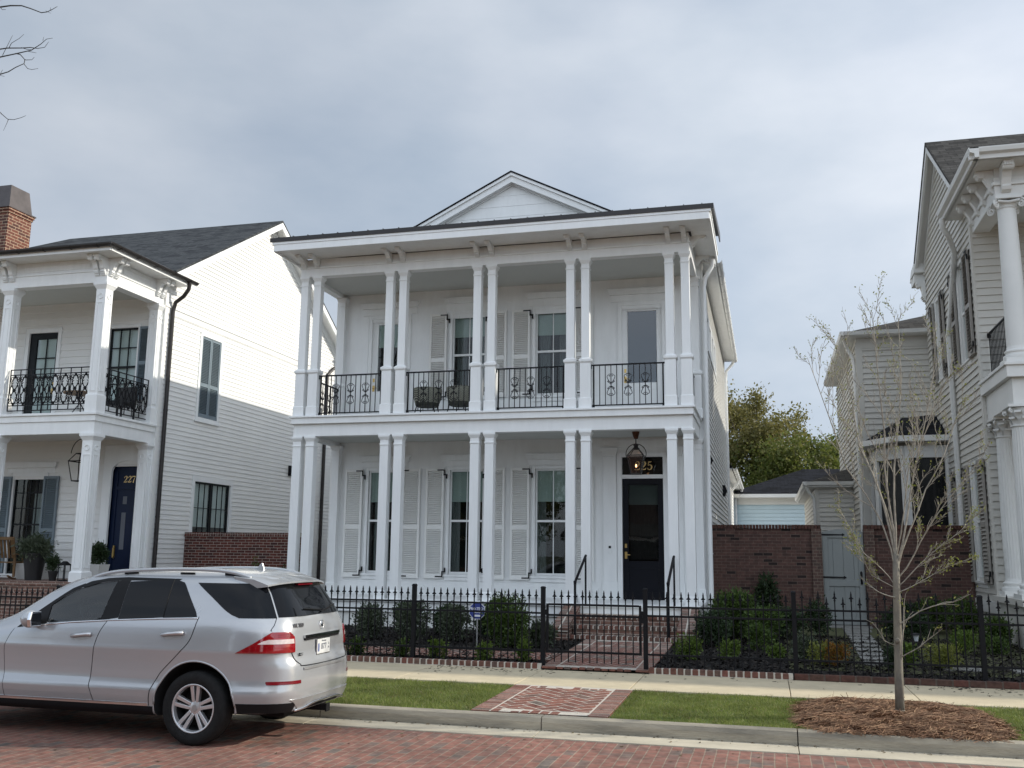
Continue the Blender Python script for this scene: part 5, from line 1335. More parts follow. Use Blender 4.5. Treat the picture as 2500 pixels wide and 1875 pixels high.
# ================================================================== RIGHT HOUSE
RH = thing('greige_house', 'greige clapboard house with fluted white columns and taupe shutters, right edge', 'house', (7.5, 21.5, .3))
RX = 4.45; RL = wallframe('-X', RX, 0); RF = wallframe('-Y', 0, 21.5); RY = 24.6
wins = [(22.45, 23.15, 1.55, 3.95), (22.45, 23.15, 6.35, 8.5), (25.5, 26.1, 1.9, 3.95), (25.5, 26.1, 6.5, 8.45)]
ro = [(-b-.05, -a+.05, c-.06, d+.05) for a, b, c, d in wins]
zr = lambda z: (-(RY+(12.05-z)/.78), -(RY-(12.05-z)/.78))
mb = MB(RL); siding(mb, -27.7, -21.62, 1.1, 12.05, .152, ro, .032, lambda z: zr(z) if z > 9.66 else (-27.7, -21.62)); panel_wall(mb, -27.7, -21.5, .3, 9.66, ro, .003, .1)
mb.prism([(-27.7, 9.66), (-21.5, 9.66), (-24.6, 12.04)], 'y', .003, .1)
mb.box(-21.64, -21.48, -.035, .02, 1.1, 9.5); mb.build('side_wall', CREAM, RH)
mb = MB(RL); mb.box(-27.7, -21.44, -.05, 0, .86, 1.1); mb.box(-21.68, -21.46, -.03, .02, 1.1, 9.5) if False else None; mb.build('water_table', CREAMTRIM, RH)
mb = MB(RL); mb.box(-27.7, -21.5, -.02, .1, .2, .86); mb.build('foundation', CREAM, RH)
mb = MB(RF); siding(mb, RX, 21, 1.2, 9.4, .16, (), .03); panel_wall(mb, RX, 21, .3, 9.6, (), .003, .1); mb.build('front_wall', CREAM, RH)
mb = MB(); mb.box(20.9, 21, 21.6, 27.7, .3, 9.6); mb.box(RX+.1, 21, 27.6, 27.7, .3, 9.6); mb.prism([(21.6, 9.6), (27.6, 9.6), (RY, 12.0)], 'x', 20.9, 21); mb.build('rear_wall', CREAM, RH)
mb = MB()
for s in (-1, 1):
    ye = RY+s*3.35; mb.prism([(RY, 12.28), (ye, 12.28-3.35*.78), (ye, 12.2-3.35*.78), (RY, 12.2)], 'x', RX-.28, 21.3)
mb.build('roof', SHINGLEB, RH)
mb = MB()
for s in (-1, 1):
    ye = RY+s*3.3; e_ = 3.3*.78
    for xa, xb, t0, t1 in ((RX-.26, RX-.20, .085, .28), (RX-.20, RX, .10, .14), (RX-.05, RX+.01, .14, .36)):
        mb.prism([(RY, 12.28-t0), (ye, 12.28-t0-e_), (ye, 12.28-t1-e_), (RY, 12.28-t1)], 'x', xa, xb)
mb.box(RX-.28, RX+.1, 27.55, 28.15, 9.45, 9.68); mb.prism([(27.4, 9.70), (28.2, 9.70), (27.9, 9.88), (27.4, 9.95)], 'x', RX-.3, RX+.1)
mb.build('rake_boards', CREAMTRIM, RH)
s_bracket(wallframe('-X', RX-.02, 0), -27.55, 9.45, .22, .55, .22).build('bracket', CREAMTRIM, RH)
gutter(RH, (RX-.3, 28.2, 9.68), (21, 28.2, 9.68), .07, CREAMTRIM, 4)
for (a, b, c, d) in wins:
    window(RH, RL, -b, -a, c, d, rail=(c+d)/2, cols=2, fm=CREAMTRIM, case=.09, back=GRW)
    sw_ = .54 if a < 24 else .42
    shutter(RH, RL, -a+.17, -a+.17+sw_, c-.10, d+.07, TAUPE, .47, (15, 13), 1, -.05); shutter(RH, RL, -b-.17-sw_, -b-.17, c-.10, d+.07, TAUPE, .47, (15, 13), -1, -.05)
# porch of the right house
mb = MB()
mb.box(RX+.02, 21, 19.33, 19.67, 8.82, 9.22); mb.box(RX+.02, RX+.36, 19.671, 21.5, 8.82, 9.22); mb.box(RX-.02, RX+.02, 19.29, 21.5, 9.05, 9.12); mb.box(RX+.021, 21, 19.29, 19.329, 9.05, 9.12)
mb.box(RX+.05, 21, 19.36, 19.64, 9.22, 9.42); mb.box(RX+.05, RX+.33, 19.641, 21.5, 9.22, 9.42); mb.build('entablature', CREAMTRIM, RH, bevel=.005)
mb = MB(); mb.box(RX+.37, 21, 19.68, 21.5, 8.98, 9.02); mb.build('porch_ceiling', CEIL, RH)
mb = MB(); mb.box(RX-.36, 21, 18.86, 19.36, 9.42, 9.46); mb.box(RX-.36, RX+.05, 19.361, 22.35, 9.42, 9.46); mb.build('eave_soffit', CREAMTRIM, RH)
mb = MB()
for (pa, pb) in (((RX-.38, 18.82), (21, 18.82)), ((RX-.38, 18.82), (RX-.38, 22.4))):
    pass
mb.prism([(18.70, 9.60), (18.72, 9.53), (18.80, 9.50), (18.80, 9.42), (18.88, 9.42), (18.88, 9.62), (18.70, 9.62)], 'x', RX-.5, 21)
mb.prism([(RX-.52, 9.60), (RX-.50, 9.53), (RX-.42, 9.50), (RX-.42, 9.42), (RX-.34, 9.42), (RX-.34, 9.62), (RX-.52, 9.62)], 'y', 18.70, 22.35)
mb.build('roof_gutter', CREAMTRIM, RH)
mb = MB(); mb.add([(RX-.48, 18.75, 9.625), (21, 18.75, 9.625), (21, 21.6, 10.1), (RX, 21.6, 10.1), (RX-.48, 22.3, 9.625), (RX-.1, 22.1, 9.9)], [(0,1,2,3), (0,3,5,4)]); mb.build('porch_roof', SHINGLED, RH)
def corbel(M, u, z, out, hh, w_):
    mb = MB(M)
    P = [(0, z), (-out, z), (-out, z-.05), (-out*.98, z-.09), (-out*.9, z-.12), (-out*.78, z-.12), (-out*.6, z-.16), (-out*.42, z-.26), (-out*.30, z-hh*.72), (-out*.34, z-hh*.80), (-out*.28, z-hh*.92), (-out*.12, z-hh), (0, z-hh)]
    mb.prism(P, 'x', u-w_/2, u+w_/2); mb.lathe([(.001,-w_/2-.02),(.07,-w_/2-.02),(.07,w_/2+.02),(.001,w_/2+.02)], 12, (u, -out+.09, z-.09), 'x')
    for k in range(4): mb.box(u-w_/2+w_*(k+.25)/4.2, u-w_/2+w_*(k+.75)/4.2, -out-.012, -out*.3, z-.10, z-.03)
    return mb
for u in (4.66, 6.2, 7.6): corbel(wallframe('-Y', 0, 19.36), u, 9.415, .42, .52, .17).build('corbel', CREAMTRIM, RH, bevel=.005)
for y in (19.5, 20.15, 20.75, 21.35): corbel(wallframe('-X', RX+.05, 0), -y, 9.415, .33, .48, .13).build('corbel', CREAMTRIM, RH, bevel=.005)
def round_col(parent, x, y, z0, z1, r, kind):
    mb = MB(); mb.box(x-r*1.45, x+r*1.45, y-r*1.45, y+r*1.45, z0, z0+.09)
    pr = [(r*1.38, z0+.09), (r*1.42, z0+.12), (r*1.38, z0+.16), (r*1.18, z0+.18), (r*1.16, z0+.21), (r*1.26, z0+.225), (r*1.26, z0+.25), (r*1.06, z0+.28), (r, z0+.34)]
    mb.lathe(pr, 28, (x, y, 0)); zt = z1-(.22 if kind == 'ionic' else .42)
    if kind == 'fluted':
        n = 96; vs = []; Z = [z0+.34, z0+1.3, zt-.06, zt]; RR = [1, 1, .86, .86]
        for z, k in zip(Z, RR):
            for j in range(n):
                ph = (j*24/n) % 1; fl = 1-.075*math.sin(math.pi*ph)**1 if z not in (Z[0], Z[-1]) else 1
                a = 2*math.pi*j/n; vs.append((x+r*k*fl*math.cos(a), y+r*k*fl*math.sin(a), z))
        mb.add(vs, [(i*n+j, i*n+(j+1) % n, (i+1)*n+(j+1) % n, (i+1)*n+j) for i in range(3) for j in range(n)])
    else: mb.lathe([(r, z0+.34), (r*.99, z0+1.2), (r*.86, zt)], 28, (x, y, 0))
    o = mb.build('column', CREAMTRIM, parent, smooth=True)
    c = MB(); q = r*.86
    if kind == 'ionic':
        c.lathe([(q, zt), (q*1.1, zt+.02), (q, zt+.04), (q*1.15, zt+.09), (q*1.3, zt+.12)], 24, (x, y, 0)); c.box(x-q*1.45, x+q*1.45, y-q*1.45, y+q*1.45, z1-.05, z1)
        for sx in (-1, 1):
            for sy in (-1, 1):
                cx_, cy_ = x+sx*q*1.35, y+sy*q*1.35
                sp_ = spiral((0, 0), .085, .012, R(90), R(90+600), 26); d = Vector((sx, sy, 0)).normalized()
                c.tube([(cx_-d.x*p[0], cy_-d.y*p[0], zt+.06+p[1]) for p in sp_], .02, 6)
        for sx in (-1, 1): c.tube([(x+sx*q*1.2, y-q*1.3, zt+.13), (x, y-q*1.25, zt+.10), (x-sx*q*1.2, y-q*1.3, zt+.13)], .025, 6)
    else:
        c.lathe([(q, zt), (q*1.14, zt+.02), (q*1.14, zt+.04), (q*.98, zt+.05), (q*1.0, zt+.22), (q*1.25, zt+.36)], 24, (x, y, 0)); c.box(x-q*1.5, x+q*1.5, y-q*1.5, y+q*1.5, z1-.05, z1)
        for row, (zz, nn, hh, out) in enumerate(((zt+.04, 8, .16, .08), (zt+.14, 8, .18, .12))):
            for j in range(nn):
                a = 2*math.pi*(j+row*.5)/nn; ca, sa = math.cos(a), math.sin(a)
                pts = [(q*1.03, zz), (q*1.12, zz+hh*.5), (q*1.2+out*.5, zz+hh*.85), (q*1.25+out, zz+hh*.85), (q*1.22+out*1.05, zz+hh*.66)]
                for wv, yy in ((.06, 0),):
                    c.add([(x+ca*p[0]-sa*wv*k, y+sa*p[0]+ca*wv*k, p[1]) for p in pts for k in (-1, 1)], [(2*i, 2*i+1, 2*i+3, 2*i+2) for i in range(4)])
        for sx in (-1, 1):
            for sy in (-1, 1):
                d = Vector((sx, sy, 0)).normalized(); c.tube([(x+d.x*(q*1.75-p[0]), y+d.y*(q*1.75-p[0]), zt+.30+p[1]) for p in spiral((0, 0), .05, .01, R(90), R(560), 16)], .016, 5)
    c.build('capital', CREAMTRIM, o, smooth=True)
    return o
for x in (4.69, 7.4, 10.2): round_col(RH, x, 19.5, 5.56, 8.82, .19, 'ionic'); round_col(RH, x-.04, 19.5, 1.24, 4.78, .21, 'fluted')
round_col(RH, 4.74, 21.25, 1.24, 4.78, .20, 'fluted')
mb = MB(); mb.box(RX-.06, 21, 19.18, 21.5, 5.28, 5.52); mb.box(RX-.10, 21, 19.14, 21.5, 5.50, 5.56); mb.box(RX+.04, 21, 19.30, 19.7, 4.78, 5.28); mb.box(RX+.04, RX+.40, 19.701, 21.5, 4.78, 5.28); mb.box(RX+.4, 21, 19.7, 21.5, 5.15, 5.2); mb.build('balcony_deck', CREAMTRIM, RH, bevel=.006)
mb = MB(); mb.box(RX-.12, 21, 19.10, 21.5, 1.12, 1.24); mb.box(RX-.02, 21, 19.2, 21.5, .2, 1.12); mb.build('porch_floor', CREAM, RH, bevel=.006)
railing(RH, wallframe('-X', 4.62, 0), -21.45, -19.72, 5.68, 6.60, 15, ())
railing(RH, wallframe('-Y', 0, 19.5), 4.92, 7.15, 5.68, 6.60, 17, (4, 8, 12))
mb = MB(wallframe('-Y', 0, 21.5)); shutter(RH, wallframe('-Y', 0, 21.5), 5.02, 5.5, 1.6, 3.95, TAUPE, .47, (15, 13))
downspout(RH, [(RX-.42, 22.25, 9.45), (RX-.42, 22.3, 9.25), (RX-.30, 22.4, 9.1), (RX-.10, 22.9, 8.85), (RX-.09, 23.9, 7.6), (RX-.09, 24.3, 7.2), (RX-.09, 24.3, .4)], .065, CREAMTRIM, [(RX-.09, 24.3, z) for z in (5.3, 3.0)])
# rear wing, bay, one-storey bump of the right house
mb = MB(wallframe('-Y', 0, 28.0)); siding(mb, 2.72, 4.5, .8, 7.95, .16, (), .034); panel_wall(mb, 2.6, 4.5, .3, 8.1, (), .003, .1); mb.box(2.58, 2.74, -.03, .02, .3, 7.9); mb.box(2.6, 4.5, -.036, 0, 7.75, 8.1); mb.build('wing_wall', CREAM, RH)
mb = MB(wallframe('-X', 2.6, 0)); siding(mb, -36, -28.1, .8, 7.95, .16, (), .034); panel_wall(mb, -36, -28, .3, 8.1, (), .003, .1); mb.box(-28.12, -27.98, -.03, .02, .3, 7.9); mb.build('wing_wall', CREAM, RH)
mb = MB(); mb.add([(2.25, 27.65, 8.15), (9, 27.65, 8.15), (9, 31, 9.6), (5.9, 31.5, 9.6), (2.25, 36, 8.15), (5.9, 33, 9.6)], [(0,1,2,3), (0,3,5,4)]); mb.build('wing_roof', SHINGLEB, RH)
mb = MB(); mb.box(2.25, 4.5, 27.68, 28.0, 8.04, 8.08); mb.box(2.25, 2.6, 28.0, 36, 8.04, 8.08); mb.prism([(27.57, 8.17), (27.60, 8.07), (27.68, 8.04), (27.68, 8.17)], 'x', 2.17, 4.6); mb.prism([(2.15, 8.17), (2.18, 8.07), (2.26, 8.04), (2.26, 8.17)], 'y', 27.57, 36); mb.build('wing_eave', CREAMTRIM, RH)
downspout(RH, [(2.30, 28.15, 8.06), (2.34, 28.15, 7.85), (2.50, 28.2, 7.55), (2.54, 28.2, 7.3), (2.54, 28.2, .5)], .055, CREAMTRIM)
bay = [(4.45, 25.9), (3.42, 25.9), (2.85, 26.9), (2.85, 28.0)]
mb = MB(); gb = MB()
for (p, q) in zip(bay[:-1], bay[1:]):
    p, q = Vector((*p, 0)), Vector((*q, 0)); d = (q-p); l = d.length; d.normalize(); a = math.atan2(d.y, d.x)
    M = Matrix.Translation(p) @ Matrix.Rotation(a, 4, 'Z')
    mb.M = M; gb.M = M; h0 = .10
    mb.box(0, h0, -.06, .06, .4, 4.75); mb.box(l-h0, l, -.06, .06, .4, 4.75); mb.box(h0, l-h0, -.05, .05, 4.45, 4.75); mb.box(h0, l-h0, -.05, .05, .4, 2.0); mb.box(h0, l-h0, -.05, .05, 3.2, 3.26) if l < 1 else None
    gb.box(h0, l-h0, -.03, -.01, 2.0, 4.45)
by = mb.build('bay', CREAMTRIM, RH); gb.build('pane', mat('dark_bay_glass', (.012,.013,.014), .08, var=.1), by)
mb = MB(); rim = [(4.45, 25.6), (3.25, 25.6), (2.55, 26.75), (2.55, 28.0)]
mb.add([(*p, 4.90) for p in rim]+[(*p, 4.98) for p in rim]+[(4.45, 27.4, 5.75), (3.7, 28.0, 5.75)], [(4,5,8), (5,6,9,8), (6,7,9)]); mb.build('bay_roof', SHINGLED, RH)
mb = MB()
for p, q in zip(rim[:-1], rim[1:]): mb.bar((*p, 4.91), (*q, 4.91), .10, .14)
mb.add([(*p, 4.84) for p in rim]+[(*p, 4.84) for p in bay], [(0,1,5,4), (1,2,6,5), (2,3,7,6)]); mb.build('bay_eave', CREAMTRIM, RH)
BUMPC = CREAM
mb = MB(wallframe('-Y', 0, 31)); siding(mb, 1.55, 2.6, .8, 4.05, .14, (), .034); panel_wall(mb, 1.47, 2.6, .3, 4.15, (), .003, .1); mb.box(1.45, 1.57, -.03, .02, .3, 4.05); mb.box(1.45, 2.6, -.036, 0, 4.0, 4.15); mb.build('side_porch_wall', BUMPC, RH)
mb = MB(wallframe('-X', 1.47, 0)); siding(mb, -40, -31.1, .8, 4.05, .14); panel_wall(mb, -40, -31, .3, 4.15, (), .003, .1); mb.build('side_porch_wall', BUMPC, RH)
mb = MB(); mb.add([(1.2, 30.7, 4.2), (2.6, 30.7, 4.2), (2.6, 32.2, 4.75), (2.6, 40, 4.75), (1.2, 40, 4.2)], [(0,1,2), (0,2,3,4)]); mb.build('side_porch_roof', SHINGLEB, RH)
mb = MB(); mb.prism([(30.62, 4.22), (30.65, 4.12), (30.73, 4.08), (30.73, 4.22)], 'x', 1.10, 2.58); mb.prism([(1.10, 4.22), (1.13, 4.12), (1.21, 4.08), (1.21, 4.22)], 'y', 30.62, 40); mb.box(1.2, 2.58, 30.73, 31, 4.06, 4.09); mb.box(1.2, 1.47, 31, 40, 4.06, 4.09); mb.build('roof_gutter', CREAMTRIM, RH)
downspout(RH, [(1.22, 30.78, 4.05), (1.25, 30.8, 3.95), (1.4, 30.92, 3.75), (1.42, 30.93, 3.6), (1.42, 30.93, .4)], .045, CREAMTRIM)
# house further along, outside the frame to the right (it shades the street)
FH = thing('greige_house', 'pale clapboard house standing beyond the right edge of the row', 'house', (29, 21.5, .3))
mb = MB(); mb.box(23.5, 40, 20.8, 34, .3, 9.4); mb.build('wall', CREAM, FH)
mb = MB(); mb.prism([(18.7, 9.3), (27.4, 12.9), (36, 9.3), (36, 9.4), (27.4, 13.0), (18.7, 9.4)], 'x', 23.0, 40.5); mb.build('roof', SHINGLEB, FH)
mb = MB(); mb.box(23.5, 40, 19.2, 20.8, 9.0, 9.3); mb.box(23.5, 40, 19.2, 20.8, 5.0, 5.4); mb.build('porch', CREAMTRIM, FH)
for x in (24, 29, 34, 39.5): mb = MB(); mb.box(x-.15, x+.15, 19.3, 19.6, .3, 9.0); mb.build('column', CREAMTRIM, FH)

# ================================================================== garden walls, gate, garage
BW = thing('brick_garden_wall', 'brown brick garden wall left of the grey gate, ending in a pier', 'wall', (0, 23.6, .4))
mb = MB(); mb.box(-1.29, .98, 23.62, 23.84, .2, 2.60); mb.box(-1.29, .98, 23.585, 23.62, .2, 1.02); mb.build('courses', BRICKR, BW)
mb = MB(); mb.box(-1.29, -.75, 23.57, 23.86, .2, 2.60); mb.build('pier', BRICKR, BW)
BRICKP = brick_mat('pier_brick', (.115,.065,.05), (.09,.05,.04), (.075,.05,.04), (.21,.165,.13), bw=.145, dirt=.35)
mb = MB(); mb.box(.98, 1.21, 23.55, 23.88, .2, 2.60); mb.build('pier', BRICKP, BW)
cm = MB(); x = -1.29
while x < 1.20: cm.box(x, x+.064, 23.56, 23.89, 2.60, 2.69+random.uniform(-.002,.002)); x += .0735
cm.build('coping', EDGEB2, BW, bevel=.004)
BW2 = thing('brick_garden_wall', 'brown brick garden wall right of the grey gate, behind the young tree', 'wall', (3.3, 23.6, .4))
mb = MB(); mb.box(2.27, 4.42, 23.62, 23.84, .2, 2.60); mb.box(2.27, 4.42, 23.585, 23.62, .2, 1.02); mb.build('courses', BRICKR, BW2)
mb = MB(); mb.box(2.14, 2.36, 23.55, 23.88, .2, 2.60); mb.build('pier', BRICKP, BW2)
cm = MB(); x = 2.15
while x < 4.40: cm.box(x, x+.064, 23.56, 23.89, 2.60, 2.69+random.uniform(-.002,.002)); x += .0735
cm.build('coping', EDGEB2, BW2, bevel=.004)
GT = thing('garden_gate', 'grey painted arched-top wooden gate with black strap hinges in the brick wall', 'gate', (1.67, 23.7, .4))
def arcz(x): return 2.60 - ((x-1.675)/.45)**2*.07
mb = MB(); n = 4; x0, x1 = 1.225, 2.125
for i in range(n):
    a, b = x0+(x1-x0)*i/n+.002, x0+(x1-x0)*(i+1)/n-.002
    mb.prism([(a, .44), (b, .44), (b, arcz(b)), (a, arcz(a))], 'y', 23.70, 23.735)
mb.box(x0, x1, 23.736, 23.75, .45, 2.5); g_ = mb.build('boards', GATEP, GT, bevel=.003)
mb = MB()
for a, b in ((x0, x0+.12), (x1-.12, x1)): mb.prism([(a, .44), (b, .44), (b, arcz(b)), (a, arcz(a))], 'y', 23.67, 23.70)
mb.box(x0+.12, x1-.12, 23.67, 23.70, 1.30, 1.44); mb.box(x0+.12, x1-.12, 23.67, 23.70, .44, .60); mb.prism([(x0+.12, 2.40), (x1-.12, 2.40), (x1-.12, arcz(x1-.12)), (1.675, 2.60), (x0+.12, arcz(x0+.12))], 'y', 23.67, 23.70); mb.build('frame', GATEP, GT, bevel=.004)
for z in (1.50, 2.47):
    mb = MB(); mb.prism([(1.20, z-.02), (1.66, z-.012), (1.675, z-.035), (1.73, z), (1.675, z+.035), (1.66, z+.012), (1.20, z+.02)], 'y', 23.655, 23.669); mb.build('strap_hinge', BLACK, GT)
mb = MB(); mb.prism([(2.05, 1.34), (2.075, 1.36), (2.07, 1.5), (2.075, 1.62), (2.05, 1.65), (2.025, 1.62), (2.03, 1.5), (2.025, 1.36)], 'y', 23.655, 23.669); mb.tube([(2.05, 23.66, 1.40), (2.05, 23.61, 1.44), (2.05, 23.61, 1.56), (2.05, 23.66, 1.60)], .01, 6); mb.build('handle', BLACK, GT)
m = MB(); m.box(1.15, 2.2, 23.25, 23.66, .30, .43); tag(m.build('door_step', STONE, None, bevel=.01), 'grey stone step at the foot of the grey garden gate', 'step')
GA = thing('garage', 'pale blue clapboard garage with dark hipped roof seen between the houses', 'garage', (1.5, 45, .3))
mb = MB(wallframe('-Y', 0, 45.4)); siding(mb, -1.5, 5, .5, 4.35, .17, (), .03); panel_wall(mb, -1.5, 5, .2, 4.4, (), .003, .1); mb.box(-1.5, 5, -.03, 0, 4.15, 4.6) if False else None; mb.build('wall', LBLUE, GA)
mb = MB(); mb.box(-1.6, 5.1, 45.33, 45.44, 4.28, 4.66); mb.box(-1.7, 5.2, 45.0, 45.34, 4.60, 4.64); mb.box(-1.75, 5.2, 44.93, 45.0, 4.58, 4.74); mb.build('frieze', WHITE2, GA)
mb = MB(); mb.add([(-1.75, 44.95, 4.76), (5.2, 44.95, 4.76), (5.2, 51, 4.76), (-1.75, 51, 4.76), (1.75, 48, 6.10), (3.6, 48, 6.10)], [(0,1,5,4), (1,2,5), (2,3,4,5), (3,0,4)]); mb.build('roof', SHINGLED, GA)

# ================================================================== iron fences
def picket_mesh(name, z0, z1):
    mb = MB(); mb.box(-.008, .008, -.008, .008, z0, z1-.12)
    P = [(0, z1), (.007, z1-.02), (.013, z1-.05), (.010, z1-.062), (.016, z1-.085), (.036, z1-.102), (.030, z1-.108), (.012, z1-.112), (.010, z1-.125), (.017, z1-.132), (.010, z1-.145), (.008, z1-.16)]
    poly = P + [(-x, z) for x, z in reversed(P[1:])]
    mb.prism(poly, 'y', -.006, .006)
    P2 = [(x*.8, z) for x, z in P]; mb.prism(P2 + [(-x, z) for x, z in reversed(P2[1:])], 'x', -.005, .005)
    me = bpy.data.meshes.new(name); me.from_pydata(mb.v, [], mb.f); me.materials.append(BLACK)
    bm = bmesh.new(); bm.from_mesh(me); bmesh.ops.recalc_face_normals(bm, faces=bm.faces); bm.to_mesh(me); bm.free()
    return me
PK = picket_mesh('picket', .255, 1.40); PKT = picket_mesh('picket_tall', .255, 1.46); PKS = picket_mesh('picket_short', .255, 1.375); PKL = picket_mesh('picket_low', .255, 1.25); PKG = picket_mesh('picket_gate', .30, 1.40)
FYY = 15.13
def fence(name, label, cat, posts, zs, step, meshes, ptop=1.42, first=0):
    t = thing(name, label, cat, (posts[0], FYY, .2))
    inv = Vector((-posts[0], -FYY, -.2))
    for a, b in zip(posts[:-1], posts[1:]):
        for z in zs:
            mb = MB(); mb.box(a+.03, b-.03, FYY-.014, FYY+.014, z-.014, z+.014); mb.build('rail', BLACK, t)
        n = max(1, int(round((b-a)/step))); k = 0
        for i in range(1, n):
            o = bpy.data.objects.new('picket', meshes[i % len(meshes)]); C.objects.link(o); o.parent = t
            o.location = Vector((a+(b-a)*i/n, FYY, 0))+inv
    for x in posts[first:]:
        mb = MB(); mb.box(x-.033, x+.033, FYY-.033, FYY+.033, .18, ptop); mb.box(x-.038, x+.038, FYY-.038, FYY+.038, ptop, ptop+.012); mb.frus(x-.036, x+.036, FYY-.036, FYY+.036, ptop+.012, ptop+.03, -.012); mb.build('post', BLACK, t)
    return t
fence('iron_fence', 'black iron spear-top fence in front of the white house, left of its gate', 'fence', [-9.93, -7.79, -5.63, -3.465], (1.17, 1.035, .46), .1125, [PK])
fence('iron_fence', 'black iron spear-top fence from the gate post to the post near the young tree', 'fence', [-1.855, .34], (1.17, 1.035, .46), .1125, [PK])
fence('iron_fence', 'black iron fence with alternating tall and short spears behind the young tree, right edge', 'fence', [.345, 2.875, 5.35], (1.18, 1.045, .46), .117, [PKS, PKT], 1.415, 1)
fence('iron_fence', 'low black iron fence before the brick porch of house 227, behind the car', 'fence', [-17.2, -14.9, -12.5, -10.05], (1.07, .92, .40), .117, [PKL], 1.27)
FG = thing('iron_gate', 'black iron garden gate with spear tops standing across the brick path', 'gate', (-3.41, FYY, .3))
mb = MB()
for x in (-3.395, -1.935): mb.box(x-.018, x+.018, FYY-.018, FYY+.018, .44, 1.185)
for z in (1.175, 1.01, .46): mb.box(-3.377, -1.953, FYY-.015, FYY+.015, z-.016, z+.016)
mb.build('frame', BLACK, FG)
for i in range(12):
    o = bpy.data.objects.new('picket', PKG); C.objects.link(o); o.parent = FG; o.location = Vector((-3.395+1.46*(i+1)/13, FYY, 0))-Vector((-3.41, FYY, .3))
mb = MB(); mb.box(-1.95, -1.885, FYY-.03, FYY+.03, .92, 1.10); mb.box(-1.925, -1.89, FYY-.05, FYY-.02, 1.0, 1.04); mb.build('latch', BLACK, FG)
for z in (1.05, .55): mb = MB(); mb.box(-3.44, -3.39, FYY-.026, FYY+.026, z-.04, z+.04); mb.build('hinge', BLACK, FG)

# ================================================================== shrubs
for args in (
 ('boxwood', 'dark rounded boxwood left of the tall fence post, nearest the car', -7.62, 18.0, .28, .40, .70, 1500, .055, LF_GREY),
 ('boxwood', 'dark rounded boxwood behind the fence post left of the blue sign', -6.75, 18.0, .28, .40, .70, 1500, .055, LF_GREY),
 ('boxwood', 'dark rounded boxwood just left of the blue yard sign', -5.86, 18.0, .28, .40, .66, 1500, .055, LF_GREY),
 ('boxwood', 'large bright-topped boxwood right of the blue yard sign', -4.62, 17.3, .26, .50, .98, 3600, .055, LF_MID)):
    shrub(*args[:2], *args[2:], group='rounded shrubs before the porch')
for x, y, h, lab in ((-6.78, 15.42, .36, 'small sprig shrub by the brick edging nearest the car'), (-5.98, 15.45, .36, 'small dark shrub by the edging left of the second fence post'), (-5.33, 15.45, .44, 'small light shrub by the edging just right of the fence post'), (-4.52, 15.45, .38, 'bright low shrub by the edging below the blue sign'), (-3.82, 15.5, .44, 'bright shrub by the edging nearest the iron gate')):
    shrub('shrub', lab, x, y, .24, .16, h, 420, .05, LF_MID if h < .37 and x < -5 else LF_LIME, group='small shrubs along the brick edging', lumps=3, spiky=1.0, stems=5)
shrub('shrub', 'bright lime shrub at the foot of the right cheek wall of the steps', -1.35, 16.6, .27, .22, .45, 600, .055, LF_LIME, spiky=1.0)
shrub('shrub', 'big green shrub at the corner of the white house below the downspout', -.72, 20.0, .36, .56, .92, 3200, .065, LF_MID)
shrub('climbing_plant', 'dark leafy plant climbing the brown brick wall', -.05, 23.35, .4, .34, 1.15, 900, .08, LF_DARK, 'plant')
shrub('shrub', 'small lime shrub second from the steps in the right bed', -.66, 16.75, .28, .18, .38, 420, .05, LF_LIME, spiky=1.0)
shrub('shrub', 'rounded mid-green shrub before the big corner shrub', -.18, 18.0, .29, .27, .48, 800, .055, LF_MID)
shrub('shrub', 'low lime shrub just left of the post shared by both fences', .08, 17.0, .28, .20, .28, 380, .05, LF_LIME, spiky=1.0)
shrub('shrub', 'grey-green loose shrub behind the post shared by both fences', .50, 16.9, .28, .25, .58, 650, .055, LF_GREY, spiky=.6)
shrub('shrub', 'tall dark shrub beside the pier left of the grey gate', .95, 20.8, .36, .30, .72, 1000, .06, LF_DARK)
shrub('shrub', 'orange-red shrub beside the stepping stone path', 1.00, 16.45, .26, .21, .50, 800, .045, LF_ORANGE, spiky=.8, aspect=.4)
shrub('shrub', 'yellow-green shrub touching the left side of the orange shrub', .72, 16.5, .26, .15, .50, 400, .045, LF_YOUNG, spiky=.8, aspect=.4)
shrub('shrub', 'lime shrub directly right of the young tree trunk', 2.05, 16.7, .26, .18, .36, 480, .055, LF_LIME)
shrub('shrub', 'feathery yellow-green shrub between the path light and the rightmost post', 2.56, 16.55, .26, .25, .50, 900, .055, LF_YOUNG, spiky=1.2, aspect=.25)
shrub('shrub', 'rounded olive shrub left of the rightmost fence post', 3.22, 18.6, .30, .24, .42, 650, .045, LF_LIME)
shrub('shrub', 'narrow olive shrub right of the rightmost fence post', 3.82, 18.8, .30, .18, .40, 450, .05, LF_MID, spiky=.8)
shrub('shrub', 'dark green shrub at the foot of the right white house downspout', 3.75, 21.6, .36, .42, .85, 1600, .06, LF_MID)
shrub('shrub', 'broad dark shrub along the base of the fluted columns', 4.0, 19.9, .33, .32, .58, 1000, .06, LF_MID)
shrub('shrub', 'low dark shrub against the brick wall right of the grey gate', 2.95, 22.6, .38, .48, .62, 1300, .06, LF_DARK)
shrub('shrub', 'upright dark shrub between the path and the brick wall pier', 2.4, 21.2, .37, .25, .55, 700, .06, LF_DARK)
shrub('shrub', 'small dark ball shrub half hidden by the young tree trunk', 1.80, 16.3, .26, .15, .34, 450, .045, LF_DARK)
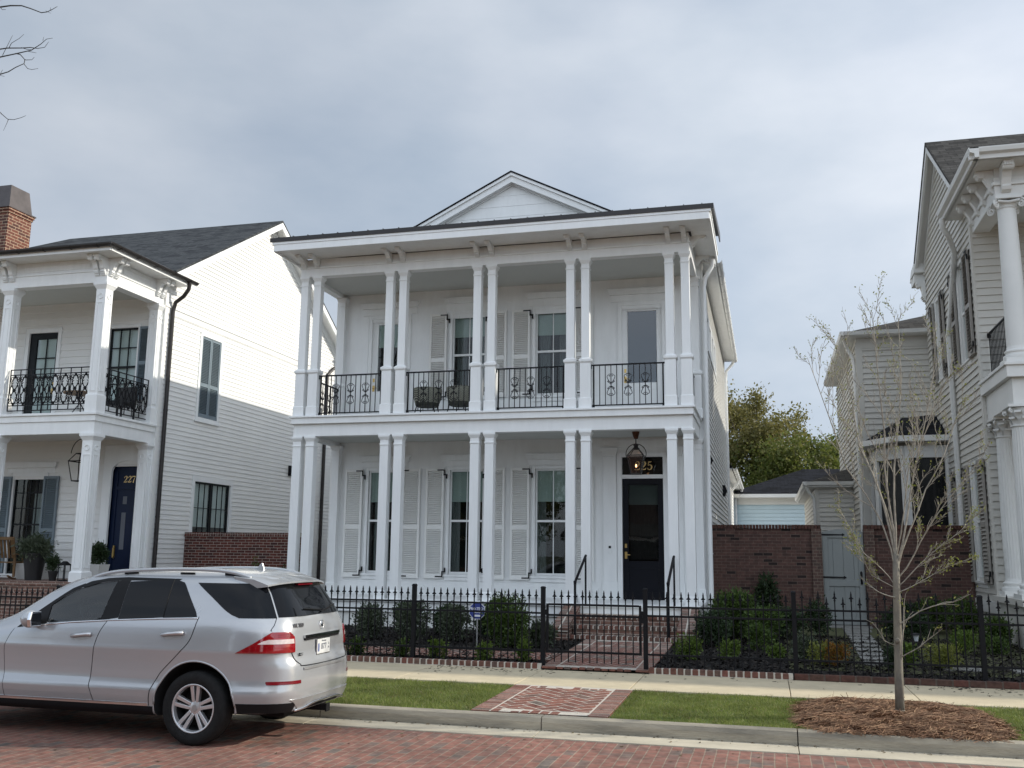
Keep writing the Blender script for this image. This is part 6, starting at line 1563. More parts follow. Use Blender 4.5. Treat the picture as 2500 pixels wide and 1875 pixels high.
for x, y, rw, h, lm, lab in ((-7.2, 18.9, .35, .62, LF_DARK, 'dark low shrub filling between the two boxwoods nearest the car'), (-6.3, 18.9, .35, .60, LF_DARK, 'dark low shrub filling between the second and third boxwoods'), (-5.35, 18.6, .30, .55, LF_DARK, 'dark low shrub behind the blue yard sign'), (-4.05, 17.6, .26, .42, LF_GREY, 'loose grey-green shrub right of the large boxwood'),
    (-.15, 19.3, .42, .62, LF_MID, 'mid-green shrub right of the big corner shrub'), (.35, 20.2, .40, .60, LF_DARK, 'dark shrub before the brown wall, midway to the gate'), (-1.05, 18.6, .36, .60, LF_DARK, 'dark shrub between the right cheek wall and big corner shrub'), (2.75, 20.6, .38, .50, LF_DARK, 'dark mounded shrub right of the stepping path'), (3.3, 22.4, .42, .75, LF_MID, 'green shrub against the far brick wall beside the downspout'), (4.5, 18.4, .34, .50, LF_DARK, 'dark shrub cut by the right edge of the photo')):
    shrub('shrub', lab, x, y, gz(y), rw, h, 1300, .06, lm)
t = thing('path_light', 'black garden path light with pale shade, right of the young tree trunk', 'light', (2.32, 17.5, .27))
mb = MB(); mb.tube([(2.32, 17.5, .25), (2.32, 17.5, .60)], .014, 8); mb.build('stem', BLACK, t)
mb = MB(); mb.lathe([(.001,.60),(.028,.60),(.048,.70),(.001,.70)], 12, (2.32, 17.5, 0)); mb.build('shade', SHEER, t, smooth=True)
mb = MB(); mb.lathe([(.001,.70),(.085,.70),(.08,.715),(.03,.73),(.001,.735)], 12, (2.32, 17.5, 0)); mb.build('cap', BLACK, t, smooth=True)

# ================================================================== trees
def limb_pts(a, b, sag=0, wob=.03, n=7):
    a, b = Vector(a), Vector(b); l = (b-a).length; pts = []
    w1 = Vector((random.gauss(0,1), random.gauss(0,1), random.gauss(0,.6)))*wob*l
    w2 = Vector((random.gauss(0,1), random.gauss(0,1), random.gauss(0,.6)))*wob*.5*l
    for i in range(n+1):
        t = i/n; pts.append(a.lerp(b, t)+w1*math.sin(math.pi*t)+w2*math.sin(2*math.pi*t)-Vector((0,0,sag*l*math.sin(math.pi*t))))
    return pts
def branch(mb, pts, r0_, r1_, depth, tips, nsub=5, ang=.6, ratio=.5, upb=.3, tmin=.3):
    mb.tube(pts, r0_, 6 if r0_ > .012 else 4, r1_, cap=False)
    tips.append((pts[-1], (pts[-1]-pts[-2]).normalized(), depth))
    if depth == 0:
        for p in pts[2:-1:2]: tips.append((p, (pts[-1]-pts[0]).normalized(), 0))
        return
    L_ = (pts[-1]-pts[0]).length; k = len(pts)-1
    for i in range(nsub):
        t = tmin+(1-tmin)*(i+random.random())/nsub; j = min(k-1, int(t*k)); p = pts[j].lerp(pts[j+1], t*k-j)
        d = (pts[j+1]-pts[j]).normalized(); s = Vector((random.gauss(0,1), random.gauss(0,1), random.gauss(0,1))); s = (s-d*s.dot(d)).normalized()
        nd = (d+s*ang*random.uniform(.6,1.4)+Vector((0,0,upb))).normalized()
        l = L_*ratio*random.uniform(.5,1.1)*(1.1-.5*t); rb = max(.0028, (r0_+(r1_-r0_)*t)*.5)
        branch(mb, limb_pts(p, p+nd*l, 0, .05, 5), rb, max(.0018, rb*.4), depth-1, tips, max(2, nsub-1), ang, ratio, upb, .2)
YT = thing('young_street_tree', 'slender young street tree coming into leaf in the pine straw bed', 'tree', (1.40, 12.1, .25))
mb = MB(); tx = [(1.385, 12.1, .15), (1.395, 12.1, .6), (1.41, 12.1, 1.1), (1.425, 12.1, 1.6), (1.44, 12.1, 2.0)]
mb.tube([(1.38, 12.1, .12), (1.387, 12.1, .26)], .068, 14, .053, cap=False); mb.tube(tx, .052, 14, .036); mb.lathe([(.001,0),(.03,0),(.034,.012),(.018,.02),(.001,.02)], 10, (1.395, 12.04, 1.02), 'y'); mb.build('trunk', BARK, YT, smooth='all')
mb = MB(); tips = []
top = Vector((1.44, 12.1, 1.98))
limbs = [((1.43, 12.1, 1.75), (.93, 12.0, 3.0), (.54, 11.9, 4.55), .017), ((1.44, 12.1, 1.9), (1.12, 12.35, 3.3), (.84, 12.4, 4.95), .022), (top, (1.38, 12.0, 3.4), (1.30, 11.8, 5.05), .022), (top, (1.55, 12.25, 3.4), (1.66, 12.4, 5.1), .024),
         ((1.44, 12.1, 1.85), (1.72, 12.0, 3.1), (1.98, 11.8, 4.85), .02), ((1.44, 12.1, 1.8), (1.82, 12.2, 2.75), (2.35, 12.3, 4.1), .017), ((1.43, 12.1, 1.7), (1.8, 12.0, 2.3), (2.42, 11.9, 3.35), .014), ((1.44, 12.1, 1.95), (1.28, 12.3, 2.9), (.98, 12.8, 4.1), .014), ((1.44,12.1,1.95), (1.6,11.8,3.0), (2.05,11.4,4.2), .013),
         ((1.42, 12.1, 1.6), (1.75, 12.0, 1.95), (2.30, 11.9, 2.45), .011), ((1.42, 12.1, 1.55), (1.75, 12.1, 1.72), (2.22, 12.1, 1.95), .010), ((1.42, 12.1, 1.6), (1.15, 12.0, 1.75), (.98, 11.9, 2.2), .009), ((1.42, 12.1, 1.62), (1.1, 12.2, 2.0), (.82, 12.3, 2.6), .010)]
for a, m_, b, r_ in limbs:
    a, m_, b = Vector(a), Vector(m_), Vector(b); b.z -= .22*(b.z > 3)
    pts = limb_pts(a, m_, 0, .03, 4)[:-1] + limb_pts(m_, b, 0, .03, 6)
    branch(mb, pts, r_*.62, .0028, 2, tips, 13, .6, .30, .28, .2)
low = []
for a, m_, b, r_ in (((1.41, 12.08, 1.18), (1.65, 12.0, 1.36), (2.16, 11.9, 1.56), .009), ((1.41, 12.08, .82), (1.62, 12.0, .96), (1.86, 11.9, 1.18), .007), ((1.41, 12.1, .95), (1.25, 12.0, 1.02), (1.13, 12.0, 1.22), .006), ((1.42, 12.1, .72), (1.45, 11.98, 1.1), (1.50, 11.95, 1.55), .009), ((1.42, 12.08, 1.5), (1.22, 12.0, 1.56), (1.03, 12.0, 1.72), .008)):
    a, m_, b = Vector(a), Vector(m_), Vector(b); branch(mb, limb_pts(a, m_, 0, .04, 3)[:-1]+limb_pts(m_, b, 0, .04, 5), r_, .003, 1, low, 5, .6, .34, .25, .25)
mb.build('branches', TWIG, YT, smooth='all')
P = []; 
for p, d, dp in tips:
    w_ = .26 if p.z > 4.3 else (.15 if p.z > 2.6 else .20)
    if random.random() < w_:
        for _ in range(random.randint(1, 3)): P.append(p+Vector((random.gauss(0,.018), random.gauss(0,.018), random.gauss(0,.018))))
for p, d, dp in low:
    for _ in range(random.randint(0, 2)): P.append(p+Vector((random.gauss(0,.022), random.gauss(0,.022), random.gauss(0,.022))))
np_mesh('leaves', leaf_quads(np.array([tuple(p) for p in P]), .028, .2, .55), 4, LF_YOUNG, YT)
print('young tree tips', len(tips), len(P))

# bare street tree whose branch ends reach in at the upper left
BT = thing('bare_street_tree', 'leafless street tree whose dark twigs reach in at the upper left corner', 'tree', (-13.6, 12.0, .2))
mb = MB(); mb.tube([(-13.6, 12, .1), (-13.62, 12, 2.5), (-13.55, 12.05, 5), (-13.5, 12, 7.5), (-13.45, 12, 10.2)], .17, 12, .06); mb.build('trunk', DARKBARK, BT, smooth='all')
mb = MB()
def bl(pts, r_, r2_): mb.tube([(x, 12+random.gauss(0,.015), z) for x, z in pts], r_, 6, r2_)
def zm(u, v):   # branch outline in metres along the tree's own plane
    return (-12.13+u*.00203*.92-v*.00019, 10.97-v*.00160-u*.0+u*.00017)
B = lambda l, r_, r2_: bl([zm(*p) for p in l], r_, r2_)
bl([(-13.5, 8.4), (-13.0, 10.2), (-12.5, 10.9), zm(0, 55)], .035, .013)
B([(0,55),(120,75),(240,105),(340,160),(465,238),(530,250),(600,250),(650,236)], .013, .004); B([(10,62),(40,100),(80,110)], .006, .003); B([(530,250),(590,292)], .004, .002); B([(575,250),(605,280)], .004, .002); B([(565,250),(567,215)], .004, .002)
bl([(-13.5, 7.9), (-13.0, 9.6), (-12.5, 10.1), zm(0, 545)], .03, .012)
B([(0,545),(190,568),(340,598),(440,622),(520,655),(580,650),(625,610)], .011, .003); B([(205,572),(235,530),(300,490),(335,450)], .006, .003); B([(340,598),(400,630),(470,665)], .006, .003); B([(160,645),(195,540),(213,430)], .005, .003)
bl([(-13.5, 7.7), (-13.0, 9.3), (-12.5, 9.9), zm(0, 642)], .03, .012)
B([(0,642),(160,648),(300,658),(470,668),(540,612),(600,575),(650,568)], .012, .003); B([(300,658),(350,680),(405,745),(430,762),(480,765),(512,750)], .009, .003); B([(405,745),(402,790),(455,855),(500,878),(570,884)], .007, .003); B([(402,790),(330,815),(250,838),(170,852),(0,838)], .006, .010); B([(20,835),(15,778)], .004, .003); B([(165,845),(178,795)], .004, .003); B([(140,852),(232,892)], .004, .003); B([(0,838),(60,884)], .004, .003); B([(570,588),(565,540)], .004, .002); B([(430,668),(515,700)], .005, .003)
bl([(-13.5, 7.2), (-13.0, 8.6), (-12.6, 9.3), zm(-40, 990)], .025, .009); B([(-40,990),(60,1090),(190,1215),(285,1310),(365,1385),(430,1402),(510,1402),(560,1396)], .009, .003); B([(60,1090),(100,1070)], .004, .002); B([(365,1385),(360,1430),(332,1495)], .005, .002)
for i in range(9):
    a = random.uniform(2.2, 4.1); z = random.uniform(6, 10); p = Vector((-13.5, 12, z)); q = p+Vector((math.cos(a)*random.uniform(1.5,3), math.sin(a)*random.uniform(.5,2.5), random.uniform(.8,2)))
    branch(mb, limb_pts(p, q, 0, .04, 6), .035, .006, 2, [], 4, .6, .45, .2)
mb.build('branches', DARKBARK, BT, smooth='all')

# spring trees behind the garage
def back_tree(name, label, x, y, h, cw, n, lm, ls=.26, trunk=.28, lm2=None, base=.25, lowleaf=.15):
    t = thing(name, label, 'tree', (x, y, .3), 0, 'trees behind the garage')
    mb = MB(); mb.tube(limb_pts((x, y, 0), (x+random.uniform(-.4,.4), y, h*.62), 0, .015, 8), trunk, 10, trunk*.35); mb.build('trunk', TREEBARK, t, smooth='all')
    mb = MB(); tips = []
    for i in range(26):
        f = .16+.55*(i/26)+random.uniform(-.03,.03); a = random.uniform(0, 6.28)
        fr = math.sin(math.pi*min(.97, max(.12, (f+.18)/1.05)))**.7
        p = Vector((x, y, h*f)); q = p+Vector((math.cos(a)*cw*fr*random.uniform(.7,1.0), math.sin(a)*cw*fr*random.uniform(.7,1), h*random.uniform(.12,.30)))
        branch(mb, limb_pts(p, q, 0, .04, 7), trunk*.26*(1-f*.6), .015, 2, tips, 5, .55, .42, .2, .25)
    tp = np.array([tuple(q[0]) for q in tips]); k = n; kz = h/tp[:,2].max(); tp[:,2] *= kz
    mb.v = [(p[0], p[1], p[2]*kz) for p in mb.v]; mb.build('branches', TREEBARK, t, smooth='all')
    idx = rng.integers(0, len(tp), k); P = tp[idx]+rng.normal(0, .38, (k,3))
    zz = (P[:,2]-h*lowleaf)/h; keep = zz > 0
    P = P[keep]
    v = leaf_quads(P, ls, .15, .6).reshape(-1,4,3)
    mi = np.zeros(len(P), int)
    if lm2: mi = (P[:,2]+rng.normal(0, .8, len(P)) > h*.60).astype(int)
    np_mesh('leaves', v.reshape(-1,3), 4, [lm, lm2 or lm], t, mi)
    return t
back_tree('spring_tree', 'tall spring tree with thin budding top behind the white house corner', -.7, 64, 12.9, 3.9, 30000, LF_TREE, .21, .30, LF_TREE2)
back_tree('spring_tree', 'broad spring tree with dense green crown left of the greige rear wing', 4.0, 68, 10.9, 3.9, 26000, LF_TREE, .22, .26)
back_tree('spring_tree', 'low green tree filling the gap between the two taller trees', 1.7, 60, 8.6, 3.0, 18000, LF_TREE, .22, .2)
back_tree('spring_tree', 'spring tree mostly hidden behind the rear of the white house', -5.0, 66, 12.3, 3.6, 7000, LF_TREE, .3, .26)
back_tree('spring_tree', 'spring tree mostly hidden behind the greige house wing', 8.5, 66, 10.5, 3.6, 6000, LF_TREE, .3, .26)

# houses and trees across the street, behind the viewpoint (they show in the window glass)
for k, (x, wd, h, wm, rm, lab) in enumerate(((-22, 11, 7.0, BRICKSTEP, SHINGLE, 'red brick house across the street, opposite house 227'), (-6, 12, 6.4, BRICKR, SHINGLEB, 'brown brick porch house across the street, opposite house 225'), (11, 12, 7.4, BRICKL, SHINGLE, 'dark red brick house across the street, opposite the greige house'))):
    t = thing('street_house', lab, 'house', (x, -16, 0)); fy = -15.0
    mb = MB(); mb.box(x-wd/2, x+wd/2, fy-9, fy, 0, h); mb.build('wall', wm, t)
    mb = MB(); mb.prism([(fy+.6, h), (fy-4.5, h+3.6), (fy-9.6, h), (fy-9.6, h-.12), (fy+.6, h-.12)], 'x', x-wd/2-.4, x+wd/2+.4); mb.build('roof', rm, t)
    mb = MB(); mb.prism([(fy+2.6, 3.0), (fy+2.6, 3.15), (fy, 3.9), (fy, 3.7)], 'x', x-wd/2, x+wd/2); mb.build('porch_roof', rm, t)
    mb = MB(); mb.box(x-wd/2, x+wd/2, fy, fy+2.4, 0, .5); mb.box(x-wd/2, x+wd/2, fy+2.2, fy+2.4, 2.75, 2.99); mb.build('porch_floor', WHITE2, t)
    for i in range(5): xx = x-wd/2+.3+i*(wd-.6)/4; mb = MB(); mb.box(xx-.12, xx+.12, fy+2.18, fy+2.42, .5, 2.75); mb.build('column', WHITE2, t)
    for i in (-1, 0, 1):
        for z0, z1 in ((1.0, 2.7), (4.4, 6.0)): mb = MB(); mb.box(x+i*wd*.3-.5, x+i*wd*.3+.5, fy, fy+.04, z0, z1); mb.build('window', BLACKWIN, t)
back_tree('street_tree', 'leafy street tree across the road from the left house', -14, -9, 9.5, 3.2, 3500, LF_TREE, .3, .16)
back_tree('street_tree', 'leafy street tree across the road from the right house', 5.5, -10, 9.0, 3.0, 3500, LF_TREE, .3, .16)
for o in C.objects:
    if o.name.startswith('street_tree'): o['group'] = 'trees across the street'

# ================================================================== SILVER SUV
CARX, CARY = -5.65, 9.925
CT = thing('parked_car', 'silver family SUV with roof rails and dark rear glass parked at the kerb', 'car', (CARX, CARY, 0))
T = lambda pts: pts
ZT = [.27,.295,.325,.38,.46,.53,.56,.63,.72,.80,.86,.91,.935,.96,1.02,1.08,1.14,1.20,1.24,1.27,1.36,1.46,1.55,1.61,1.655,1.69,1.72,1.742,1.752]
WT = [.86,.90,.915,.922,.945,.957,.945,.926,.928,.936,.945,.954,.958,.953,.947,.940,.930,.917,.900,.885,.850,.806,.762,.728,.690,.63,.52,.36,.2]
XR = [.70,.84,.90,.935,.955,.965,.967,.968,.962,.95,.918,.905,.903,.903,.900,.895,.885,.868,.852,.838,.785,.722,.662,.618,.575,.49,.36,.16,-.1]
XF = [-3.60,-3.74,-3.79,-3.82,-3.84,-3.84,-3.84,-3.83,-3.81,-3.78,-3.74,-3.70,-3.66,-3.60,-3.45,-3.15,-2.85,-2.66,-2.58,-2.53,-2.39,-2.24,-2.08,-1.95,-1.80,-1.55,-1.15,-.72,-.3]
def wz(z): return float(np.interp(z, ZT, WT))
def xrz(z): return float(np.interp(z, ZT, XR))
def xfz(z): return float(np.interp(z, ZT, XF))
def pz(z): return 6.0 if z < 1.0 else float(np.interp(z, [1.0, 1.25, 1.5, 1.75], [6.0, 5.2, 5.0, 4.0]))
def cpt(th, z, off=0.0):
    """body point for angle th (0 rear centre, pi/2 left flank, pi nose) at height z"""
    a = (xrz(z)-xfz(z))/2; xm = (xrz(z)+xfz(z))/2; w_ = wz(z); p = pz(z)
    c, s = math.cos(th), math.sin(th)
    x = xm+a*math.copysign(abs(c)**(2/p), c); y = -w_*math.copysign(abs(s)**(2/p), s)
    if off:
        nx = math.copysign(abs(c)**(2-2/p), c)/a; ny = -math.copysign(abs(s)**(2-2/p), s)/w_; l = math.hypot(nx, ny)
        x += off*nx/l; y += off*ny/l
    return (x, y, z)
def th_x(x, z):
    a = (xrz(z)-xfz(z))/2; xm = (xrz(z)+xfz(z))/2; s = max(-1, min(1, (x-xm)/a)); c = math.copysign(abs(s)**(pz(z)/2), s); return math.acos(c)
def th_y(y, z):
    s = min(1, abs(y)/wz(z)); return math.asin(s**(pz(z)/2))*(1 if y <= 0 else -1)
CM = Matrix.Translation((CARX, CARY, 0))
# paint and other car materials
def car_paint():
    m, nt, b = newmat('silver_car_paint'); b.inputs['Base Color'].default_value = (.44,.455,.47,1); b.inputs['Metallic'].default_value = .4; b.inputs['Roughness'].default_value = .30
    b.inputs['Coat Weight'].default_value = .8; b.inputs['Coat Roughness'].default_value = .04
    tc = nt.nodes.new('ShaderNodeTexCoord'); n = nt.nodes.new('ShaderNodeTexNoise'); n.inputs['Scale'].default_value = 3; n.inputs['Detail'].default_value = 6; L(nt, tc.outputs['Object'], n.inputs['Vector'])
    r = nt.nodes.new('ShaderNodeMapRange'); r.inputs['To Min'].default_value = .20; r.inputs['To Max'].default_value = .30; L(nt, n.outputs['Fac'], r.inputs['Value']); L(nt, r.outputs[0], b.inputs['Roughness'])
    # road film on the lower panels
    sp = nt.nodes.new('ShaderNodeSeparateXYZ'); L(nt, tc.outputs['Object'], sp.inputs[0])
    r2 = nt.nodes.new('ShaderNodeMapRange'); r2.inputs['From Min'].default_value = .75; r2.inputs['From Max'].default_value = .30; r2.inputs['To Max'].default_value = .35; L(nt, sp.outputs[2], r2.inputs['Value'])
    n3 = nt.nodes.new('ShaderNodeTexNoise'); n3.inputs['Scale'].default_value = 7; n3.inputs['Detail'].default_value = 7; L(nt, tc.outputs['Object'], n3.inputs['Vector'])
    mu = nt.nodes.new('ShaderNodeMath'); mu.operation = 'MULTIPLY'; L(nt, r2.outputs[0], mu.inputs[0]); L(nt, n3.outputs['Fac'], mu.inputs[1])
    mx = nt.nodes.new('ShaderNodeMix'); mx.data_type = 'RGBA'; mx.inputs['A'].default_value = (.44,.455,.47,1); mx.inputs['B'].default_value = (.26,.24,.22,1); L(nt, mu.outputs[0], mx.inputs['Factor']); L(nt, mx.outputs['Result'], b.inputs['Base Color'])
    return m
PAINT = car_paint()
TRIM = mat('black_car_trim', (.008,.008,.009), .55, var=.2, spec=.2); TINT = mat('tinted_car_glass', (.005,.006,.008), .04, spec=.22, var=.05, scale=1)
CHROME = mat('chrome_trim', (.75,.76,.78), .12, metal=1, var=.03); RUB = mat('tyre_rubber', (.014,.014,.014), .85, var=.3, scale=20, bump=.3, bscale=90, spec=.25)
ALLOY = mat('alloy_rim', (.62,.62,.63), .3, metal=.7, var=.06); INSIDE = mat('dark_car_interior', (.012,.012,.013), .8, var=.2); SILV = mat('silver_diffuser', (.42,.42,.42), .35, metal=.6, var=.1)
REDL = mat('red_lamp_lens', (.26,.004,.008), .08, spec=.7, var=.25, scale=14, coat=.5); WHL = mat('white_lamp_lens', (.62,.52,.50), .12, spec=.7, var=.2, scale=22); DKRED = mat('dark_red_reflector', (.16,.006,.012), .15, var=.1)
FGLASS = glass_mat('clear_car_glass', (.72,.80,.80), ior=1.62)
BRK = mat('brake_metal', (.025,.024,.023), .5, metal=.6, var=.2)
# body shell
zs = []
for a, b in zip(ZT[:-1], ZT[1:]):
    k = 2 if b-a > .05 else 1; zs += [a+(b-a)*i/k for i in range(k)]
zs.append(ZT[-1])
ths = []
NTH = 150
xs_side = None
for i in range(NTH): ths.append(2*math.pi*i/NTH)
def ring(z):
    # even spacing along the flanks, angular spacing at the ends
    pts = []
    a = (xrz(z)-xfz(z))/2; xm = (xrz(z)+xfz(z))/2
    ss = [-1+2*(i/60) for i in range(61)]
    tt = [math.acos(max(-1, min(1, math.copysign(abs(s)**(pz(z)/2), s)))) for s in ss]
    tt = [t for t in reversed(tt)]              # 0..pi
    half = []
    n_ = 74
    # blend uniform-in-x with uniform-in-angle
    ta = [math.pi*i/n_ for i in range(n_+1)]
    tb = [float(np.interp(i/n_, [j/60 for j in range(61)], tt)) for i in range(n_+1)]
    half = [ta[i]*.45+tb[i]*.55 for i in range(n_+1)]
    full = half + [2*math.pi-t for t in reversed(half[1:-1])]
    return [cpt(t, z) for t in full]
rings = [ring(z) for z in zs]; nr = len(rings[0])
mb = MB(CM)
vs = [p for r in rings for p in r]
fs = [(i*nr+j, i*nr+(j+1) % nr, (i+1)*nr+(j+1) % nr, (i+1)*nr+j) for i in range(len(rings)-1) for j in range(nr)]
vs.append((-.2, 0, .27)); vs.append((-.15, 0, 1.757)); k = len(rings)-1
fs += [(len(vs)-2, (j+1) % nr, j) for j in range(nr)] + [(len(vs)-1, k*nr+j, k*nr+(j+1) % nr) for j in range(nr)]
mb.add(vs, fs)
body = mb.build('body', [PAINT, INSIDE], CT)
def cut(cutter_mb):
    c = cutter_mb.build('cutter', INSIDE, CT)
    bo = body.modifiers.new('cut', 'BOOLEAN'); bo.operation = 'DIFFERENCE'; bo.solver = 'EXACT'; bo.object = c
    try: bo.material_mode = 'TRANSFER'
    except Exception: pass
    bpy.context.view_layer.update()
    me = bpy.data.meshes.new_from_object(body.evaluated_get(bpy.context.evaluated_depsgraph_get()))
    body.modifiers.clear(); body.data = me; bpy.data.objects.remove(c)
WX = [-.06, -2.975]
for wx in WX:
    for s in (-1, 1):
        c = MB(CM); c.lathe([(.001, s*.52), (.455, s*.52), (.455, s*1.1), (.001, s*1.1)], 40, (wx, 0, .375), 'y'); cut(c)
c = MB(CM); c.prism([(.25, .1), (1.3, .1), (1.3, .345), (.60, .332), (.40, .335)], 'y', -1.2, 1.2); cut(c)
# front side-window tunnel through the cabin
fw_poly = [(-1.925, 1.165), (-1.24, 1.208), (-1.19, 1.615), (-1.42, 1.588), (-1.63, 1.53), (-1.82, 1.43), (-1.955, 1.335)]
c = MB(CM); c.prism(fw_poly, 'y', -1.2, 1.2); cut(c)
me = body.data
me.polygons.foreach_set('use_smooth', [True]*len(me.polygons))
try: me.set_sharp_from_angle(angle=R(32))
except Exception: pass

def skin(rows, off=.004, lip=.012, m=14, wrap=False):
    """panel on the body: rows = [(z, th0, th1)], pushed out by off with a lip back to the body"""
    mb = MB(CM); n = len(rows); vs = []; fs = []
    for z, t0, t1 in rows:
        for j in range(m+1): vs.append(cpt(t0+(t1-t0)*j/m, z, off))
    for i in range(n-1):
        for j in range(m): fs.append((i*(m+1)+j, i*(m+1)+j+1, (i+1)*(m+1)+j+1, (i+1)*(m+1)+j))
    b = len(vs); rim = [(0, j) for j in range(m)]+[(i, m) for i in range(n-1)]+[(n-1, j) for j in range(m, 0, -1)]+[(i, 0) for i in range(n-1, 0, -1)]
    for i, j in rim:
        z, t0, t1 = rows[i]; vs.append(cpt(t0+(t1-t0)*j/m, z, off-lip))
    q = len(rim)
    for k in range(q):
        a, b2 = rim[k], rim[(k+1) % q]; fs.append((a[0]*(m+1)+a[1], b2[0]*(m+1)+b2[1], b+(k+1) % q, b+k))
    mb.add(vs, fs); return mb
def zrows(z0, z1, n):
    return sorted(set([round(z0+(z1-z0)*i/n, 5) for i in range(n+1)] + [z for z in ZT if z0 < z < z1]))
def xpoly_rows(poly, n=14):
    """rows from a side-view polygon (x,z), convex in x per row"""
    z0, z1 = min(p[1] for p in poly), max(p[1] for p in poly); rows = []
    for z in zrows(z0, z1, n):
        zz = min(max(z, z0+1e-5), z1-1e-5); xs = []
        for (xa, za), (xb, zb_) in zip(poly, poly[1:]+poly[:1]):
            if (za-zz)*(zb_-zz) <= 0 and abs(za-zb_) > 1e-9: xs.append(xa+(xb-xa)*(zz-za)/(zb_-za))
        rows.append((z, th_x(max(xs), z), th_x(min(xs), z)))
    return rows
def mir(rows): return [(z, -a, -b) for z, a, b in rows]
def line_on(pts, r=.0035, off=.0, mirror=False):
    """thin dark gap following side-view points (x,z)"""
    P = []
    for (xa, za), (xb, zb_) in zip(pts[:-1], pts[1:]):
        for i in range(6): t = i/6; P.append((xa+(xb-xa)*t, za+(zb_-za)*t))
    P.append(pts[-1]); mb = MB(CM)
    mb.tube([cpt((-1 if mirror else 1)*th_x(x, z), z, off) for x, z in P], r, 5); return mb
def smooth_pts(P, n=5):
    out = []
    P = [Vector(p) for p in P]
    for i in range(len(P)-1):
        p0, p1, p2, p3 = P[max(0, i-1)], P[i], P[i+1], P[min(len(P)-1, i+2)]
        for k in range(n):
            t = k/n; out.append(tuple(.5*((2*p1)+(-p0+p2)*t+(2*p0-5*p1+4*p2-p3)*t*t+(-p0+3*p1-3*p2+p3)*t**3)))
    out.append(tuple(P[-1])); return out
